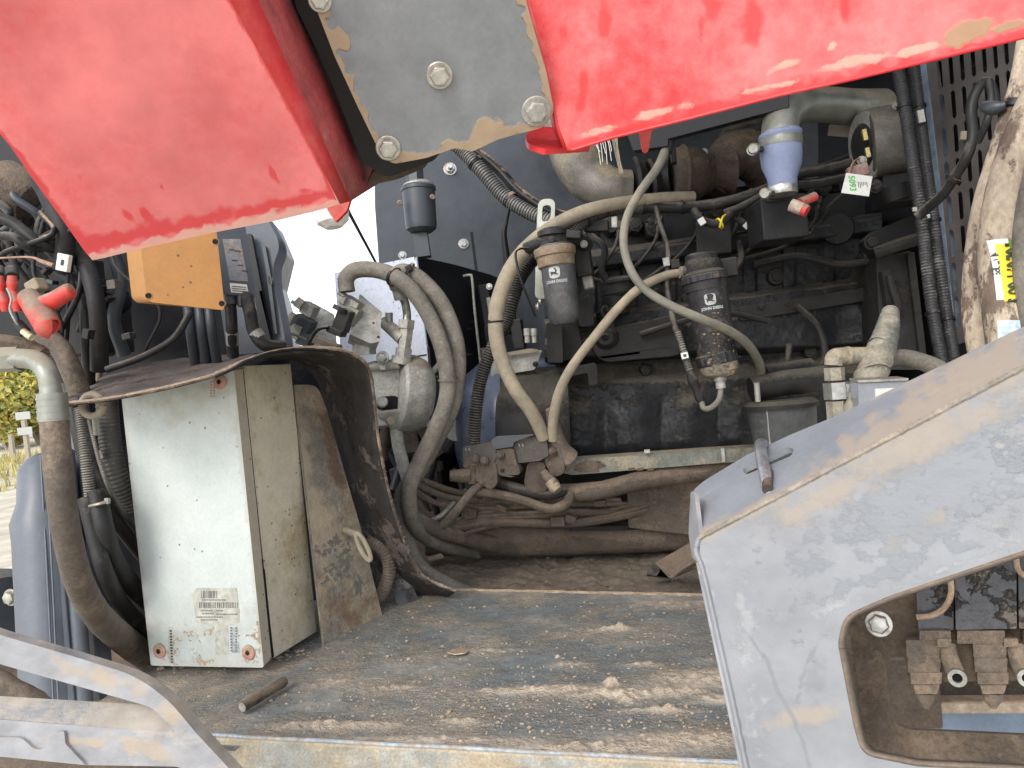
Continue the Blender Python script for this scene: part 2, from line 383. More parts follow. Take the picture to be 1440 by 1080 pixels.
from mathutils.geometry import delaunay_2d_cdt
def inpoly(x, y, P):
    c = False; n = len(P)
    for i in range(n):
        x0, y0 = P[i - 1][:2]; x1, y1 = P[i][:2]
        if (y0 > y) != (y1 > y) and x < (x1 - x0) * (y - y0) / (y1 - y0) + x0: c = not c
    return c
def band(line, w_):
    """field that is 1 on a pixel polyline and 0 at w_ pixels from it (w_ may be a list, one per point)"""
    def f(x, y):
        best = 0
        for i, ((x0, y0), (x1, y1)) in enumerate(zip(line, line[1:])):
            dx, dy = x1 - x0, y1 - y0; t = max(0, min(1, ((x - x0) * dx + (y - y0) * dy) / (dx * dx + dy * dy)))
            w = w_[i] * (1 - t) + w_[i + 1] * t if isinstance(w_, (list, tuple)) else w_
            d = math.hypot(x - x0 - dx * t, y - y0 - dy * t); best = max(best, 1 - d / w)
        return best
    return f
def ell(cx, cy, rx, ry, rot=0, k=1.0):
    c, s_ = math.cos(R(rot)), math.sin(R(rot))
    def f(x, y):
        u, v = (x - cx) * c + (y - cy) * s_, -(x - cx) * s_ + (y - cy) * c; return k * max(0, 1.25 - .75 * math.hypot(u / rx, v / ry))
    return f
def psheet(name, pts, plane, thick, mat, parent, holes=(), step=5, bevel=.001, paint={}, jit=7, ja=.5, ext=None):
    """sheet whose front is a fine mesh carrying wear and mud masks as point attributes"""
    loops = [[p[:2] for p in L] for L in (pts, *holes)]; V2 = []; E2 = []
    for L in loops:
        k = len(V2); V2 += [Vector(p) for p in L]; E2 += [(k + i, k + (i + 1) % len(L)) for i in range(len(L))]
    nb = len(V2); xs = [p[0] for p in loops[0]]; ys = [p[1] for p in loops[0]]
    x0, x1, y0, y1 = max(min(xs), -70), min(max(xs), 1510), max(min(ys), -70), min(max(ys), 1150); y = y0 + step / 2; r_ = 0
    while y < y1:
        x = x0 + (step / 2 if r_ % 2 else 0)
        while x < x1:
            if inpoly(x, y, loops[0]) and not any(inpoly(x, y, L) for L in loops[1:]): V2.append(Vector((x, y)))
            x += step
        y += step * .87; r_ += 1
    vo, eo, fo, ov, oe, of = delaunay_2d_cdt(V2, E2, [], 0, 1e-4)
    tris = []
    for f in fo:
        cx = sum(vo[i].x for i in f) / 3; cy = sum(vo[i].y for i in f) / 3
        if inpoly(cx, cy, loops[0]) and not any(inpoly(cx, cy, L) for L in loops[1:]): tris.append(tuple(f))
    front = [plane.at(v.x, v.y) for v in vo]; N = len(front)
    cnt = {}
    for f in tris:
        for a, b in zip(f, f[1:] + f[:1]): cnt[(min(a, b), max(a, b))] = cnt.get((min(a, b), max(a, b)), 0) + 1
    ex = ext or -plane.n; vs = front + [v + ex * thick for v in front]
    fs = tris + [tuple(i + N for i in reversed(f)) for f in tris] + [(a, b, b + N, a + N) for (a, b), c in cnt.items() if c == 1]
    o = mk(name, vs, fs, mat, parent, bevel=bevel)
    for an, funcs in paint.items():
        vals = []
        for v in vo:
            q = Vector((v.x / 23, v.y / 23, len(name)))
            b = max([f(v.x, v.y) for f in funcs]) if funcs else 0
            vals.append(max(0, min(1, b + ja * noise.fractal(q, .8, 2.2, 4) * (1 if b > 0.02 else 0))))
        at = o.data.attributes.new(an, 'FLOAT', 'POINT'); at.data.foreach_set('value', vals + vals)
    return o
def stain(matname, attr, c1, c2, t=.45, soft=.10, fine=70, jag=.55, rough=.93, bump=.0, opac=1.0, stretch=(1, 1, 1)):
    m_ = matname if not isinstance(matname, str) else mt[matname]; n = m_.node_tree.nodes; L = m_.node_tree.links; b = n['Principled BSDF']
    at = n.new('ShaderNodeAttribute'); at.attribute_name = attr; tc = n.new('ShaderNodeTexCoord'); mp = n.new('ShaderNodeMapping'); mp.inputs['Scale'].default_value = stretch; L.new(tc.outputs['Object'], mp.inputs[0])
    k = n.new('ShaderNodeTexNoise'); k.inputs['Scale'].default_value = fine; k.inputs['Detail'].default_value = 7; k.inputs['Roughness'].default_value = .65; L.new(mp.outputs[0], k.inputs['Vector'])
    a = n.new('ShaderNodeMath'); a.operation = 'SUBTRACT'; L.new(k.outputs['Fac'], a.inputs[0]); a.inputs[1].default_value = .5
    c = n.new('ShaderNodeMath'); c.operation = 'MULTIPLY_ADD'; L.new(a.outputs[0], c.inputs[0]); c.inputs[1].default_value = jag * 2; L.new(at.outputs['Fac'], c.inputs[2])
    mr = n.new('ShaderNodeMapRange'); mr.interpolation_type = 'SMOOTHSTEP'; mr.inputs[1].default_value = t - soft; mr.inputs[2].default_value = t + soft; mr.inputs[4].default_value = opac; L.new(c.outputs[0], mr.inputs[0])
    gate = n.new('ShaderNodeMath'); gate.operation = 'GREATER_THAN'; L.new(at.outputs['Fac'], gate.inputs[0]); gate.inputs[1].default_value = .02
    g2 = n.new('ShaderNodeMath'); g2.operation = 'MULTIPLY'; L.new(mr.outputs[0], g2.inputs[0]); L.new(gate.outputs[0], g2.inputs[1])
    k2 = n.new('ShaderNodeTexNoise'); k2.inputs['Scale'].default_value = 45; k2.inputs['Detail'].default_value = 6; L.new(tc.outputs['Object'], k2.inputs['Vector'])
    mc = n.new('ShaderNodeMix'); mc.data_type = 'RGBA'; L.new(k2.outputs['Fac'], mc.inputs[0]); mc.inputs[6].default_value = (*c1, 1); mc.inputs[7].default_value = (*c2, 1)
    for sock, new in (('Base Color', mc.outputs[2]),):
        mx = n.new('ShaderNodeMix'); mx.data_type = 'RGBA'; src = b.inputs[sock].links[0].from_socket; L.new(g2.outputs[0], mx.inputs[0]); L.new(src, mx.inputs[6]); L.new(new, mx.inputs[7]); L.new(mx.outputs[2], b.inputs[sock])
    mr_ = n.new('ShaderNodeMix'); src = b.inputs['Roughness'].links[0].from_socket; L.new(g2.outputs[0], mr_.inputs[0]); L.new(src, mr_.inputs[2]); mr_.inputs[3].default_value = rough; L.new(mr_.outputs[0], b.inputs['Roughness'])
    if bump:
        bp = n.new('ShaderNodeBump'); bp.inputs['Strength'].default_value = bump; bp.inputs['Distance'].default_value = .003
        h = n.new('ShaderNodeMath'); h.operation = 'MULTIPLY'; L.new(g2.outputs[0], h.inputs[0]); h2 = n.new('ShaderNodeMath'); h2.operation = 'ADD'; L.new(k.outputs['Fac'], h2.inputs[0]); h2.inputs[1].default_value = .4; L.new(h2.outputs[0], h.inputs[1])
        L.new(h.outputs[0], bp.inputs['Height']); L.new(b.inputs['Normal'].links[0].from_socket, bp.inputs['Normal']); L.new(bp.outputs[0], b.inputs['Normal'])
    return m_

# ================================================================== THE SETTING
gm = M('dry_ground', (.52, .46, .36), .95, dust=.5, dcol=(.60, .54, .42), scale=.4, bump=.2, updust=0, fine=6)
g = mk('ground', [Vector((-500, -200, 0)), Vector((500, -200, 0)), Vector((500, 600, 0)), Vector((-500, 600, 0))], [(0, 1, 2, 3)], gm)
tag(g, kind='structure')
def leafy(name, label, cat, c, rx, ry, rz, n, cols, size, group=None, trunk=True, seed=0):
    rs = random.Random(seed); t = thing(name, label, cat, c, group)
    clumps = [(Vector((rs.uniform(-.75, .75) * rx, rs.uniform(-.75, .75) * ry, rz * rs.uniform(.25, 1.6))), rs.uniform(.25, .5) * min(rx, rz)) for _ in range(22)]
    for ci, col in enumerate(cols):
        vs, fs = [], []
        for k in range(n // len(cols)):
            cc, cr_ = rs.choice(clumps); a, b = rs.uniform(0, 6.28), rs.uniform(-1, 1); rr = cr_ * rs.random() ** .4
            p = c + cc + Vector((math.cos(a) * math.sqrt(1 - b * b), math.sin(a) * math.sqrt(1 - b * b), b)) * rr
            if p.z < .05: p.z = .05 + rs.random() * .3
            e = Vector((rs.uniform(-1, 1), rs.uniform(-1, 1), rs.uniform(-1, 1))).normalized(); f = e.orthogonal().normalized(); s = size * rs.uniform(.6, 1.4)
            i = len(vs); vs += [p - e * s, p + f * s * .5, p + e * s, p - f * s * .5]; fs.append((i, i + 1, i + 2, i + 3))
        lm = M(name + '_leaf_%d' % ci + cat.replace(' ', ''), col, .7, dust=0, scale=1, bump=0, updust=0, var=.35)
        mk('crown', vs, fs, lm, t)
    if trunk:
        for k in range(4):
            a = rs.uniform(0, 6.28); q = c + Vector((math.cos(a) * rx * .4, math.sin(a) * ry * .4, rz * 1.2))
            mk('trunk' if k == 0 else 'branch', *tube_geo([c - Vector((0, 0, .1)), c.lerp(q, .5) + Vector((0, 0, .2)), q], [.09 * rz / 2, .06 * rz / 2, .02], 6), 'wood', t, smooth=True)
    return t
for i, (px, dist, rx, rz, lab, cols) in enumerate([
    (8, 34, 2.6, 1.75, 'yellow flowering bush at the left edge beyond the dirt road', [(.60, .48, .10), (.42, .38, .10), (.28, .32, .10)]),
    (52, 36, 2.6, 1.9, 'orange yellow bush beyond the dirt road, nearest the hose elbow', [(.62, .45, .10), (.44, .36, .09), (.26, .30, .09)]),
    (30, 44, 3.4, 2.9, 'green shrub behind the two yellow bushes', [(.12, .22, .05), (.20, .28, .06)]),
    (-60, 36, 3.0, 2.2, 'yellow green bush past the left edge of the view', [(.5, .38, .04), (.22, .26, .05)]),
    (408, 30, 1.6, 1.5, 'pale green shrub showing between the dark bracket and the grey valves', [(.25, .36, .12), (.35, .42, .18)])]):
    r = ray(px, 600); c = CAM + r * (dist / r.y); c.z = 0
    leafy('bush', lab, 'bush', c, rx, 1.6, rz, 5200, cols, .15, 'bushes beyond the dirt road', seed=i)
for i, (px, py0, d, h, lab, sign) in enumerate([(15, 612, 27, .95, 'short grey fence post left of the signpost', 0), (37, 618, 25, 1.5, 'pale signpost with two small boards before the yellow bushes', 1)]):
    r = ray(px, py0); c = CAM + r * (d / r.y); c.z = 0
    t = thing('signpost' if sign else 'fence_post', lab, 'post', c)
    mk('post', *box_geo(c + Vector((0, 0, h / 2)), (Vector((1, 0, 0)), Vector((0, 1, 0)), MZ), (.14, .14, h)), 'wood', t, bevel=.02)
    if sign:
        for z in (h + .1, h - .42): mk('sign_board', *box_geo(c + Vector((.05, -.09, z)), (Vector((1, 0, 0)), Vector((0, 1, 0)), MZ), (.5, .03, .26)), 'whitep', t, bevel=.01)
rs = random.Random(4); vs, fs = [], []
for k in range(9000):
    x, y = rs.uniform(-40, -8), rs.uniform(17, 29); 
    if noise.noise(Vector((x * .3, y * .4, 0))) < -.12: continue
    h = rs.uniform(.12, .42); a = rs.uniform(0, 6.28); e = Vector((math.cos(a), math.sin(a), 0)) * rs.uniform(.02, .06); p = Vector((x, y, 0)); l = Vector((rs.uniform(-.1, .1), rs.uniform(-.1, .1), h))
    i = len(vs); vs += [p - e, p + e, p + l]; fs.append((i, i + 1, i + 2))
tag(mk('dry_grass', vs, fs, M('dry_grass_blade', (.50, .43, .17), .9, dust=.3, dcol=(.6, .5, .3), scale=.7, bump=0, updust=0)), 'dry straw coloured grass along the dirt road', 'grass', kind='stuff')

# ------------------------------------------------------------------ deck
A_, B_, C_, D_ = G(268, 1032, ZD), G(1190, 1080, ZD), G(1110, 842, ZD), G(575, 829, ZD)
mounds = [(1000, 955, .085, .030, .007), (940, 975, .05, .012, .005), (1020, 985, .05, .012, .005), (860, 978, .055, .012, .007), (790, 970, .05, .012, .005), (720, 973, .06, .010, .004), (885, 985, .012, .010, .010),
          (862, 962, .012, .010, .011), (860, 886, .04, .010, .004), (875, 885, .012, .008, .006), (960, 850, .11, .02, .003), (905, 1000, .05, .006, .003), (800, 935, .03, .012, .004), (910, 935, .03, .008, .004), (935, 1000, .02, .006, .006),
          (560, 968, .05, .008, .003), (500, 1020, .09, .010, .004), (620, 1040, .11, .010, .003), (650, 1015, .03, .008, .004), (430, 1022, .06, .012, .004), (700, 915, .05, .01, .002), (990, 1040, .10, .02, .005), (820, 1052, .10, .012, .003), (470, 960, .06, .03, .002)]
mw = [(G(x, y, ZD), a, b, h) for x, y, a, b, h in mounds]
NU, NV = 460, 250; vs, mud = [], []
for j in range(NV + 1):
    for i in range(NU + 1):
        u, v = i / NU, j / NV
        p = (A_.lerp(B_, u)).lerp(D_.lerp(C_, u), v)
        q = Vector((p.dot(MX), p.dot(MY), 0)); h = 0
        for c, a, b, hh in mw:
            dx, dy = (p - c).dot(MX) / a, (p - c).dot(MY) / b; e = dx * dx + dy * dy
            if e < 6: h += hh * math.exp(-e * 1.2) * (1 + .8 * noise.noise(q * 90))
        st = noise.fractal(Vector((q.x * 6, q.y * 11, 1.3)), .7, 2.1, 6)
        patch = max(0, min(1, (st + .02) * 2.6)) * (.55 + .45 * noise.noise(q * 60))
        edge = max(0, 1 - v * 9) + .8 * max(0, v * 8 - 7) + .5 * max(0, 1 - u * 5)
        mu = max(0, min(1, h * 260)) * .9 + .52 * max(0, patch) + .5 * edge * (.6 + noise.noise(q * 25))
        grit = .0018 * max(0, noise.noise(q * 230)) * (.35 + mu) + .0045 * max(0, noise.noise(q * 105) - .30) * (.35 + mu)
        vs.append(p + MZ * (h + grit + .0006 * patch)); mud.append(max(0, min(1, mu)))
fs = [(j * (NU + 1) + i, j * (NU + 1) + i + 1, (j + 1) * (NU + 1) + i + 1, (j + 1) * (NU + 1) + i) for j in range(NV) for i in range(NU)]
dk = thing('deck', 'worn blue grey steel deck plate strewn with dried mud in front of the engine', 'deck plate', G(700, 950, ZD))
def withmud(o, mud):
    at = o.data.attributes.new('mud', 'FLOAT', 'POINT'); at.data.foreach_set('value', mud)
top = mk('deck_surface', vs, fs, 'deck', dk, smooth=True, sharp=180); withmud(top, mud)
fe = PN(A_ + MZ * 0, (B_ - A_).cross(MZ))
fpl = PN(A_, -((B_ - A_).cross(MZ)))
v, f = box_geo((A_ + B_) / 2 - MZ * .0265 + (D_ - A_).normalized() * .012, ((B_ - A_), (B_ - A_).cross(MZ), MZ), ((B_ - A_).length, .028, .05))
mk('front_beam', v, f, M('dusty_beam', (.30, .33, .33), .6, dust=.62, dcol=(.46, .38, .27), scale=9, bump=.5, updust=.4, fine=130, film=.25), dk, bevel=.005)
mk('lip_highlight', *tube_geo([A_.lerp(B_, k / 30) + MZ * .0004 * math.sin(k) for k in range(31)], .0026, 8), M('scuffed_blue_lip', (.34, .40, .47), .5, dust=.42, dcol=(.44, .36, .27), scale=18, bump=.4, updust=.1), dk, smooth=True)  # thin pale blue tube painted as the highlight along the lip
ra, rb = G(600, 829, ZD), G(1110, 840, ZD)
tubep = [ra.lerp(rb, k / 60) + MZ * (.001 + .0018 * noise.noise(Vector((k * .6, 0, 0)))) + MY * .004 * noise.noise(Vector((k * .35, 4, 0))) for k in range(61)]
mk('rear_edge', *tube_geo(tubep, .0032, 6), M('bare_edge', (.55, .50, .42), .6, dust=.5, scale=30, bump=.4), dk, smooth=True)
mk('under_frame', *box_geo((A_ + B_ + C_ + D_) / 4 - MZ * .12 + MY * .02, (MX, MY, MZ), (.9, .50, .10)), 'brown', dk, bevel=.004)
# lower sheet to the left of the fold, carrying the box
L4 = [G(60, 1045, ZD - .012), G(330, 1056, ZD - .012), G(640, 836, ZD - .012), G(330, 850, ZD - .012)]
vs, mud = [], []; NU, NV = 150, 150
for j in range(NV + 1):
    for i in range(NU + 1):
        p = L4[0].lerp(L4[1], i / NU).lerp(L4[3].lerp(L4[2], i / NU), j / NV); q = Vector((p.dot(MX), p.dot(MY), 3))
        st = noise.fractal(q * 9, .7, 2.1, 4); mu = max(0, min(1, .35 + st)); vs.append(p + MZ * (.0022 * max(0, noise.noise(q * 110)) * mu + .002 * mu)); mud.append(mu * .8)
side = tag(mk('deck_side_sheet', vs, [(j * (NU + 1) + i, j * (NU + 1) + i + 1, (j + 1) * (NU + 1) + i + 1, (j + 1) * (NU + 1) + i) for j in range(NV) for i in range(NU)], 'deck', None, smooth=True, sharp=180), 'lower dusty steel sheet under the white control box, left of the deck plate', 'steel sheet')
withmud(side, mud)
# crumbs of mud on the deck
rs = random.Random(11); vs, fs = [], []
ico = bmesh.new(); bmesh.ops.create_icosphere(ico, subdivisions=1, radius=1); IV = [v.co.copy() for v in ico.verts]; IF = [tuple(v.index for v in f.verts) for f in ico.faces]; ico.free()
def crumb(p, r, flat=.6):
    k = len(vs); sx, sy = rs.uniform(.7, 1.5), rs.uniform(.7, 1.3); o = rs.uniform(0, 99)
    for v in IV: q = v * (1 + .5 * noise.noise(v * 1.7 + Vector((o, 0, 0)))); vs.append(p + Vector((q.x * sx, q.y * sy, q.z * flat)) * r)
    fs.extend(tuple(i + k for i in f) for f in IF)
for k in range(4200):
    if k < 900: c, a, b, h = rs.choice(mw); p = c + MX * rs.gauss(0, a * .8) + MY * rs.gauss(0, b * 1.2)
    elif k < 1500: p = G(rs.uniform(360, 1050), rs.uniform(960, 1055), ZD)
    else: p = G(rs.uniform(420, 1030), rs.uniform(845, 1050), ZD)
    uu = (p - A_).dot((B_ - A_).normalized()) 
    r = .0006 + .0022 * rs.random() ** 5
    if (p - A_).dot(MY) < .002: continue
    if (p - S(560, 940, 1)).dot(MX) < -9: continue
    crumb(p + MZ * r * .3, r)
for x, y, r in [(862, 965, 9), (885, 983, 7), (545, 925, 6), (565, 930, 5), (575, 928, 5), (632, 1003, 8), (622, 1010, 5), (486, 960, 4), (1018, 962, 5), (995, 945, 6), (965, 995, 5), (700, 1018, 5), (640, 955, 4), (525, 1018, 5), (1045, 1040, 7), (648, 1045, 6), (785, 925, 7), (912, 933, 6), (805, 940, 5), (752, 1040, 5), (745, 1025, 6), (990, 1030, 5)]:
    p = G(x, y, ZD); crumb(p + MZ * .002, r * .55 * DV(p) / F, .8)
    for k in range(6): crumb(p + MX * rs.gauss(0, .006) + MY * rs.gauss(0, .005) + MZ * .0006, rs.uniform(.0006, .0016))
for k in range(500):
    p = G(rs.uniform(240, 560), rs.uniform(915, 1000), ZD - .012)
    if (p - A_).dot(MY) > -.5: crumb(p + MZ * .001, .0006 + .0025 * rs.random() ** 4)
for k in range(150): crumb(S(215, 940, 1.32).lerp(S(415, 925, 1.3), rs.random()) + MY * rs.uniform(0, .06) * 1 - MZ * rs.uniform(-.0, .008), rs.uniform(.002, .005))
tag(mk('mud_crumbs', vs, fs, M('crumb', (.36, .28, .20), .95, dust=.4, dcol=(.46, .37, .28), scale=40, bump=.5), None), 'crumbs and clods of dried mud scattered over the steel deck', 'mud', kind='stuff')
# a pale leaf-shaped scrap and the loose bolt
lp = PN(G(645, 915, ZD + .006), MZ)
tag(sheet('dry_leaf', rnd([(628, 917), (636, 913), (650, 912), (659, 914), (655, 918), (640, 920)], 3), lp, .0012, M('pale_leaf', (.66, .58, .50), .8, dust=.1, scale=30), bevel=0), 'small pale dry leaf lying alone on the deck plate', 'leaf')
p0, p1 = G(342, 1006, ZD) + MZ * .012, G(402, 970, ZD) + MZ * .014
t = thing('threaded_stud', 'short rusty threaded stud lying on the deck fold near the white box', 'bolt', p0)
L_ = (p1 - p0)
mk('shank', *lathe_geo(p0.lerp(p1, .42), p1, [(0, .0075), (.9, .0085), (1, .0070)], 18), 'brown', t, smooth=True)
prof = []
for k in range(26): prof += [(k / 26, .0078), ((k + .5) / 26, .0066)]
mk('thread', *lathe_geo(p0, p0.lerp(p1, .43), prof, 18), 'brown', t, smooth=True, sharp=20)
mk('end_face', *lathe_geo(p0 - L_.normalized() * .0006, p0, [(0, .0066), (1, .0070)], 18), 'alu', t)

# ------------------------------------------------------------------ front left arm bracket
AP = PL((0, 900, .80), (0, 1060, .78), (330, 1080, .74))
t = thing('step_bracket', 'pale grey steel step bracket with a long cut-out at the lower left', 'bracket', AP.at(150, 1000))
outer = rnd([(-60, 872), (0, 893, 10), (100, 922), (190, 950, 30), (238, 985, 25), (275, 1030), (340, 1100), (340, 1120), (250, 1078), (120, 1076), (0, 1064), (-60, 1060)], 8)
hole = rnd([(-50, 915), (0, 934), (120, 968), (215, 995, 14), (247, 1030, 3), (160, 1024), (0, 1012), (-50, 1010)], 4)
stain('frame', 'mud', (.34, .27, .19), (.40, .32, .23), .5, .28, 50, .6, .9, .2, .65)
psheet('arm', outer, AP, .018, 'frame', t, [hole], 6, .003, {'mud': [ell(140, 952, 60, 12, 18, .9), ell(200, 1052, 50, 12, 20), ell(80, 1046, 12, 12), ell(245, 1000, 20, 30, 40, .7), ell(120, 1044, 60, 6, 4, .8)]})
mk('lower_flange', [AP.at(-60, 1010), AP.at(247, 1030), AP.at(240, 1014) + MY * .03, AP.at(-60, 995) + MY * .03], [(0, 1, 2, 3)], 'frame', t, solid=.004, bevel=.001)
ap2 = PN(AP.o + AP.n * .004, AP.n)
sheet('hook_plate', rnd([(-60, 1036), (30, 1037, 8), (48, 1054, 8), (60, 1054, 8), (76, 1030, 8), (90, 1028), (92, 1046), (120, 1076), (0, 1064), (-60, 1060)], 3), ap2, .004, 'frame', t, bevel=.001)

# ------------------------------------------------------------------ tyre and dark parts low on the left
tag(tube('wheel_arch_rim', [(-60, 915, 1.0), (10, 965, 1.0), (70, 1000, 1.02), (95, 1020, 1.05)], [14, 15, 14, 8], 'mudhose', wob=.2), 'dark muddy curved rim seen through the cut-out of the step bracket', 'rim')
tag(sheet('lower_back_plate', [(-80, 905), (240, 905), (340, 1000), (330, 1090), (-80, 1090)], PL((0, 905, 1.55), (240, 905, 1.5), (0, 1090, 1.2)), .01, 'brown'), 'brown dust caked plate low behind the step bracket', 'plate')
# ================================================================== RED COVERS
RL = PL((130, 365, .72), (490, 285, .79), (0, 0, .56))
t = thing('red_cover', 'large dusty red sheet metal cover at the upper left, above the yellow box', 'cover', RL.at(250, 150))
inner = [(-90, -90), (290, -90), (323, 0), (362, 70), (400, 139), (440, 213), (478, 287)]
bot = [(478, 287), (440, 298), (390, 310), (300, 327), (210, 347), (145, 363), (130, 366)]
lef = [(118, 352), (85, 305), (40, 243), (14, 205), (-20, 165), (-90, 70)]
face = inner + bot[1:] + lef
stain('redfilm', 'clean', (.66, .035, .045), (.74, .06, .07), .5, .26, 30, .5, .38, 0, .85)
stain('redfilm', 'mud', (.70, .36, .30), (.80, .50, .43), .5, .16, 60, .45, .95, .3, .9)
botl = [(130, 366), (210, 347), (300, 327), (390, 310), (478, 287)]
psheet('face_panel', face, RL, .0035, 'redfilm', t, (), 6, .0008, {
  'clean': [band([(x, y - 20) for x, y in botl], [26, 20, 20, 16, 14]), band([(-20, 165), (14, 205), (85, 305), (128, 362)], [8, 9, 14, 24]), band(inner[1:], 7), ell(384, 245, 4, 17, -30), ell(205, 300, 6, 16, -40), ell(180, 303, 5, 13, -40), ell(228, 263, 3, 5), ell(112, 245, 3, 8, -30), ell(430, 268, 8, 4)],
  'mud': [band([(x, y - 1) for x, y in botl], [14, 17, 17, 20, 9])]})
E = [(330, -90), (366, 6), (400, 80), (432, 146), (466, 222), (493, 283)]
Gr = [(290, -90), (323, 0), (362, 70), (400, 139), (440, 213), (478, 287)]
O = [(412, -90), (440, 6), (474, 80), (504, 146), (530, 208), (542, 252)]
be = PN(RL.o - RL.n * .012, RL.n)
def strip(name, A, B, pa, pb, mat, parent, solid=.003, flip=False):
    a = [pa(*p) for p in A]; b = [pb(*p) for p in B]; n = len(a); vs = a + b
    fs = [(i, i + 1, n + i + 1, n + i) for i in range(n - 1)]
    return mk(name, vs, fs, mat, parent, solid=solid, smooth=True, sharp=60)
strip('edge_flange', Gr, E, RL.at, be.at, 'red', t)
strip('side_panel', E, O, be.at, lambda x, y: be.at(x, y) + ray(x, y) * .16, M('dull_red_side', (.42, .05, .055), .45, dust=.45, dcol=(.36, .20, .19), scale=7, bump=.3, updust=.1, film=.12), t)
bk = lambda x, y: RL.at(x, y) + ray(x, y) * .05
strip('bottom_fold', bot, [(x + 3, y - 4) for x, y in bot], RL.at, bk, 'red', t)
strip('left_fold', [bot[-1]] + lef, [(x + 8, y - 4) for x, y in [bot[-1]] + lef], RL.at, bk, 'red', t)

RR = PL((800, 207, .80), (1440, 50, .66), (740, -40, .76))
t = thing('red_cover', 'long red sheet metal cover across the upper right, above the engine', 'cover', RR.at(1000, 60))
bot = [(797, 208), (806, 209), (860, 192), (960, 167), (1100, 131), (1200, 109), (1290, 87), (1440, 50), (1580, 14)]
rrm = M('dusty_red_paint', (.72, .025, .03), .34, dust=.62, dcol=(.84, .19, .19), scale=7, bump=.1, updust=0, var=.05, soft=.2, fine=60)
stain(rrm, 'clean', (.70, .014, .02), (.74, .03, .035), .5, .34, 18, .5, .3, 0, .8, (1, 1, .5))
stain(rrm, 'mud', (.72, .30, .24), (.76, .44, .35), .5, .22, 60, .5, .95, .2, .8)
stain(rrm, 'brown', (.34, .20, .12), (.42, .26, .17), .5, .22, 40, .35, .95, .3)
psheet('face_panel', [(722, -100), (745, 0), (768, 90), (786, 178)] + bot + [(1580, -100)], RR, .0035, rrm, t, (), 6, .0008, {
  'clean': [band(bot, [12, 14, 16, 17, 22, 24, 20, 14, 14]), ell(1060, 30, 14, 34, 5), ell(850, 30, 8, 34, 4), ell(1000, 5, 14, 22), ell(985, 40, 4, 20), ell(792, 45, 7, 14), ell(820, 130, 7, 30, 6), ell(1190, 10, 8, 20), ell(930, 60, 8, 5)],
  'mud': [ell(1168, 66, 10, 5, -50), ell(1110, 90, 26, 5, -20, .9), ell(1200, 88, 38, 7, -12), ell(1085, 122, 30, 4, -12, .9), ell(925, 158, 40, 6, -13, .85), ell(1290, 70, 34, 6, -14), ell(840, 185, 30, 5, -12, .8)],
  'brown': [ell(1362, 45, 42, 14, -16), ell(1415, 38, 30, 6, -14)]})
strip('bottom_fold', bot, [(x + 2, y - 8) for x, y in bot], RR.at, lambda x, y: RR.at(x, y) + ray(x, y) * .045, 'red', t)
strip('left_fold', [(722, -100), (745, 0), (768, 90), (786, 178), bot[0]], [(712, -100), (735, 0), (760, 90), (780, 178), (790, 204)], RR.at, lambda x, y: RR.at(x, y) + ray(x, y) * .05, 'red', t)
FL = PL((738, 190, .86), (800, 205, .83), (780, 170, .95))
sheet('corner_flange', rnd([(738, 188, 8), (742, 203, 6), (765, 210), (830, 206), (830, 180), (760, 178)], 3), FL, .006, 'red', t, bevel=.001)
sheet('prong', rnd([(892, 175), (899, 186), (903, 214), (908, 216), (912, 212), (916, 186), (922, 170)], 2), PL((900, 186, .90), (916, 186, .90), (905, 214, .92)), .012, 'red', t, bevel=.001)

# ------------------------------------------------------------------ grey hinge plate
HP = PL((548, 228, .80), (775, 165, .79), (450, -20, .70))
t = thing('hinge_plate', 'bolted blue grey steel hinge plate between the two red covers', 'plate', HP.at(620, 105))
outl = rnd([(418, -100), (440, 0), (470, 78), (503, 150), (534, 214, 10), (552, 231, 8), (600, 222), (640, 208), (665, 213, 5), (700, 196), (762, 180, 8), (780, 160, 12), (768, 100), (742, 10), (716, -100)], 5)
stain('plate', 'mud', (.30, .22, .15), (.44, .33, .23), .5, .09, 45, .4, .95, .6)
stain('plate', 'chips', (.30, .32, .32), (.4, .42, .42), .80, .05, 130, .9, .6)
psheet('face_plate', outl, HP, .007, 'plate', t, (), 5, .0012, {
  'mud': [band([(428, -30), (440, 0), (470, 78), (503, 150), (534, 214)], [26, 24, 16, 15, 12]), band([(540, 226), (600, 222), (640, 210), (700, 196), (770, 172)], [16, 18, 20, 34, 20]), band([(776, 160), (768, 100), (742, 10), (730, -40)], [16, 20, 22, 24]), ell(690, 186, 30, 18, -15), ell(480, 55, 9, 22, -25)],
  'chips': [ell(500, 70, 12, 60, -8, .28), ell(732, 80, 10, 60, -10, .28)]})
HB = PN(HP.o - HP.n * .03, HP.n)
sheet('backing_channel', rnd([(388, -100), (416, 10), (462, 105), (510, 230, 8), (545, 250, 10), (610, 226), (640, 190), (560, -100)], 4), HB, .05, 'navy', t, bevel=.002)
HC = PN(HP.o - HP.n * .05, HP.n)
sheet('lower_lug', rnd([(515, 262), (560, 252), (598, 236, 10), (606, 222), (560, 225), (525, 240)], 5), HC, .02, 'rust', t, bevel=.002)
for x, y, r, mm, ax in [(618, 106, 17, 'zinc', 0), (546, 208, 16, 'zinc', 0), (754, 156, 19, 'alu', 0), (450, 0, 15, 'zinc', 0)]:
    bolt(HP.at(x, y), r * .82, t, mm, HP.n)

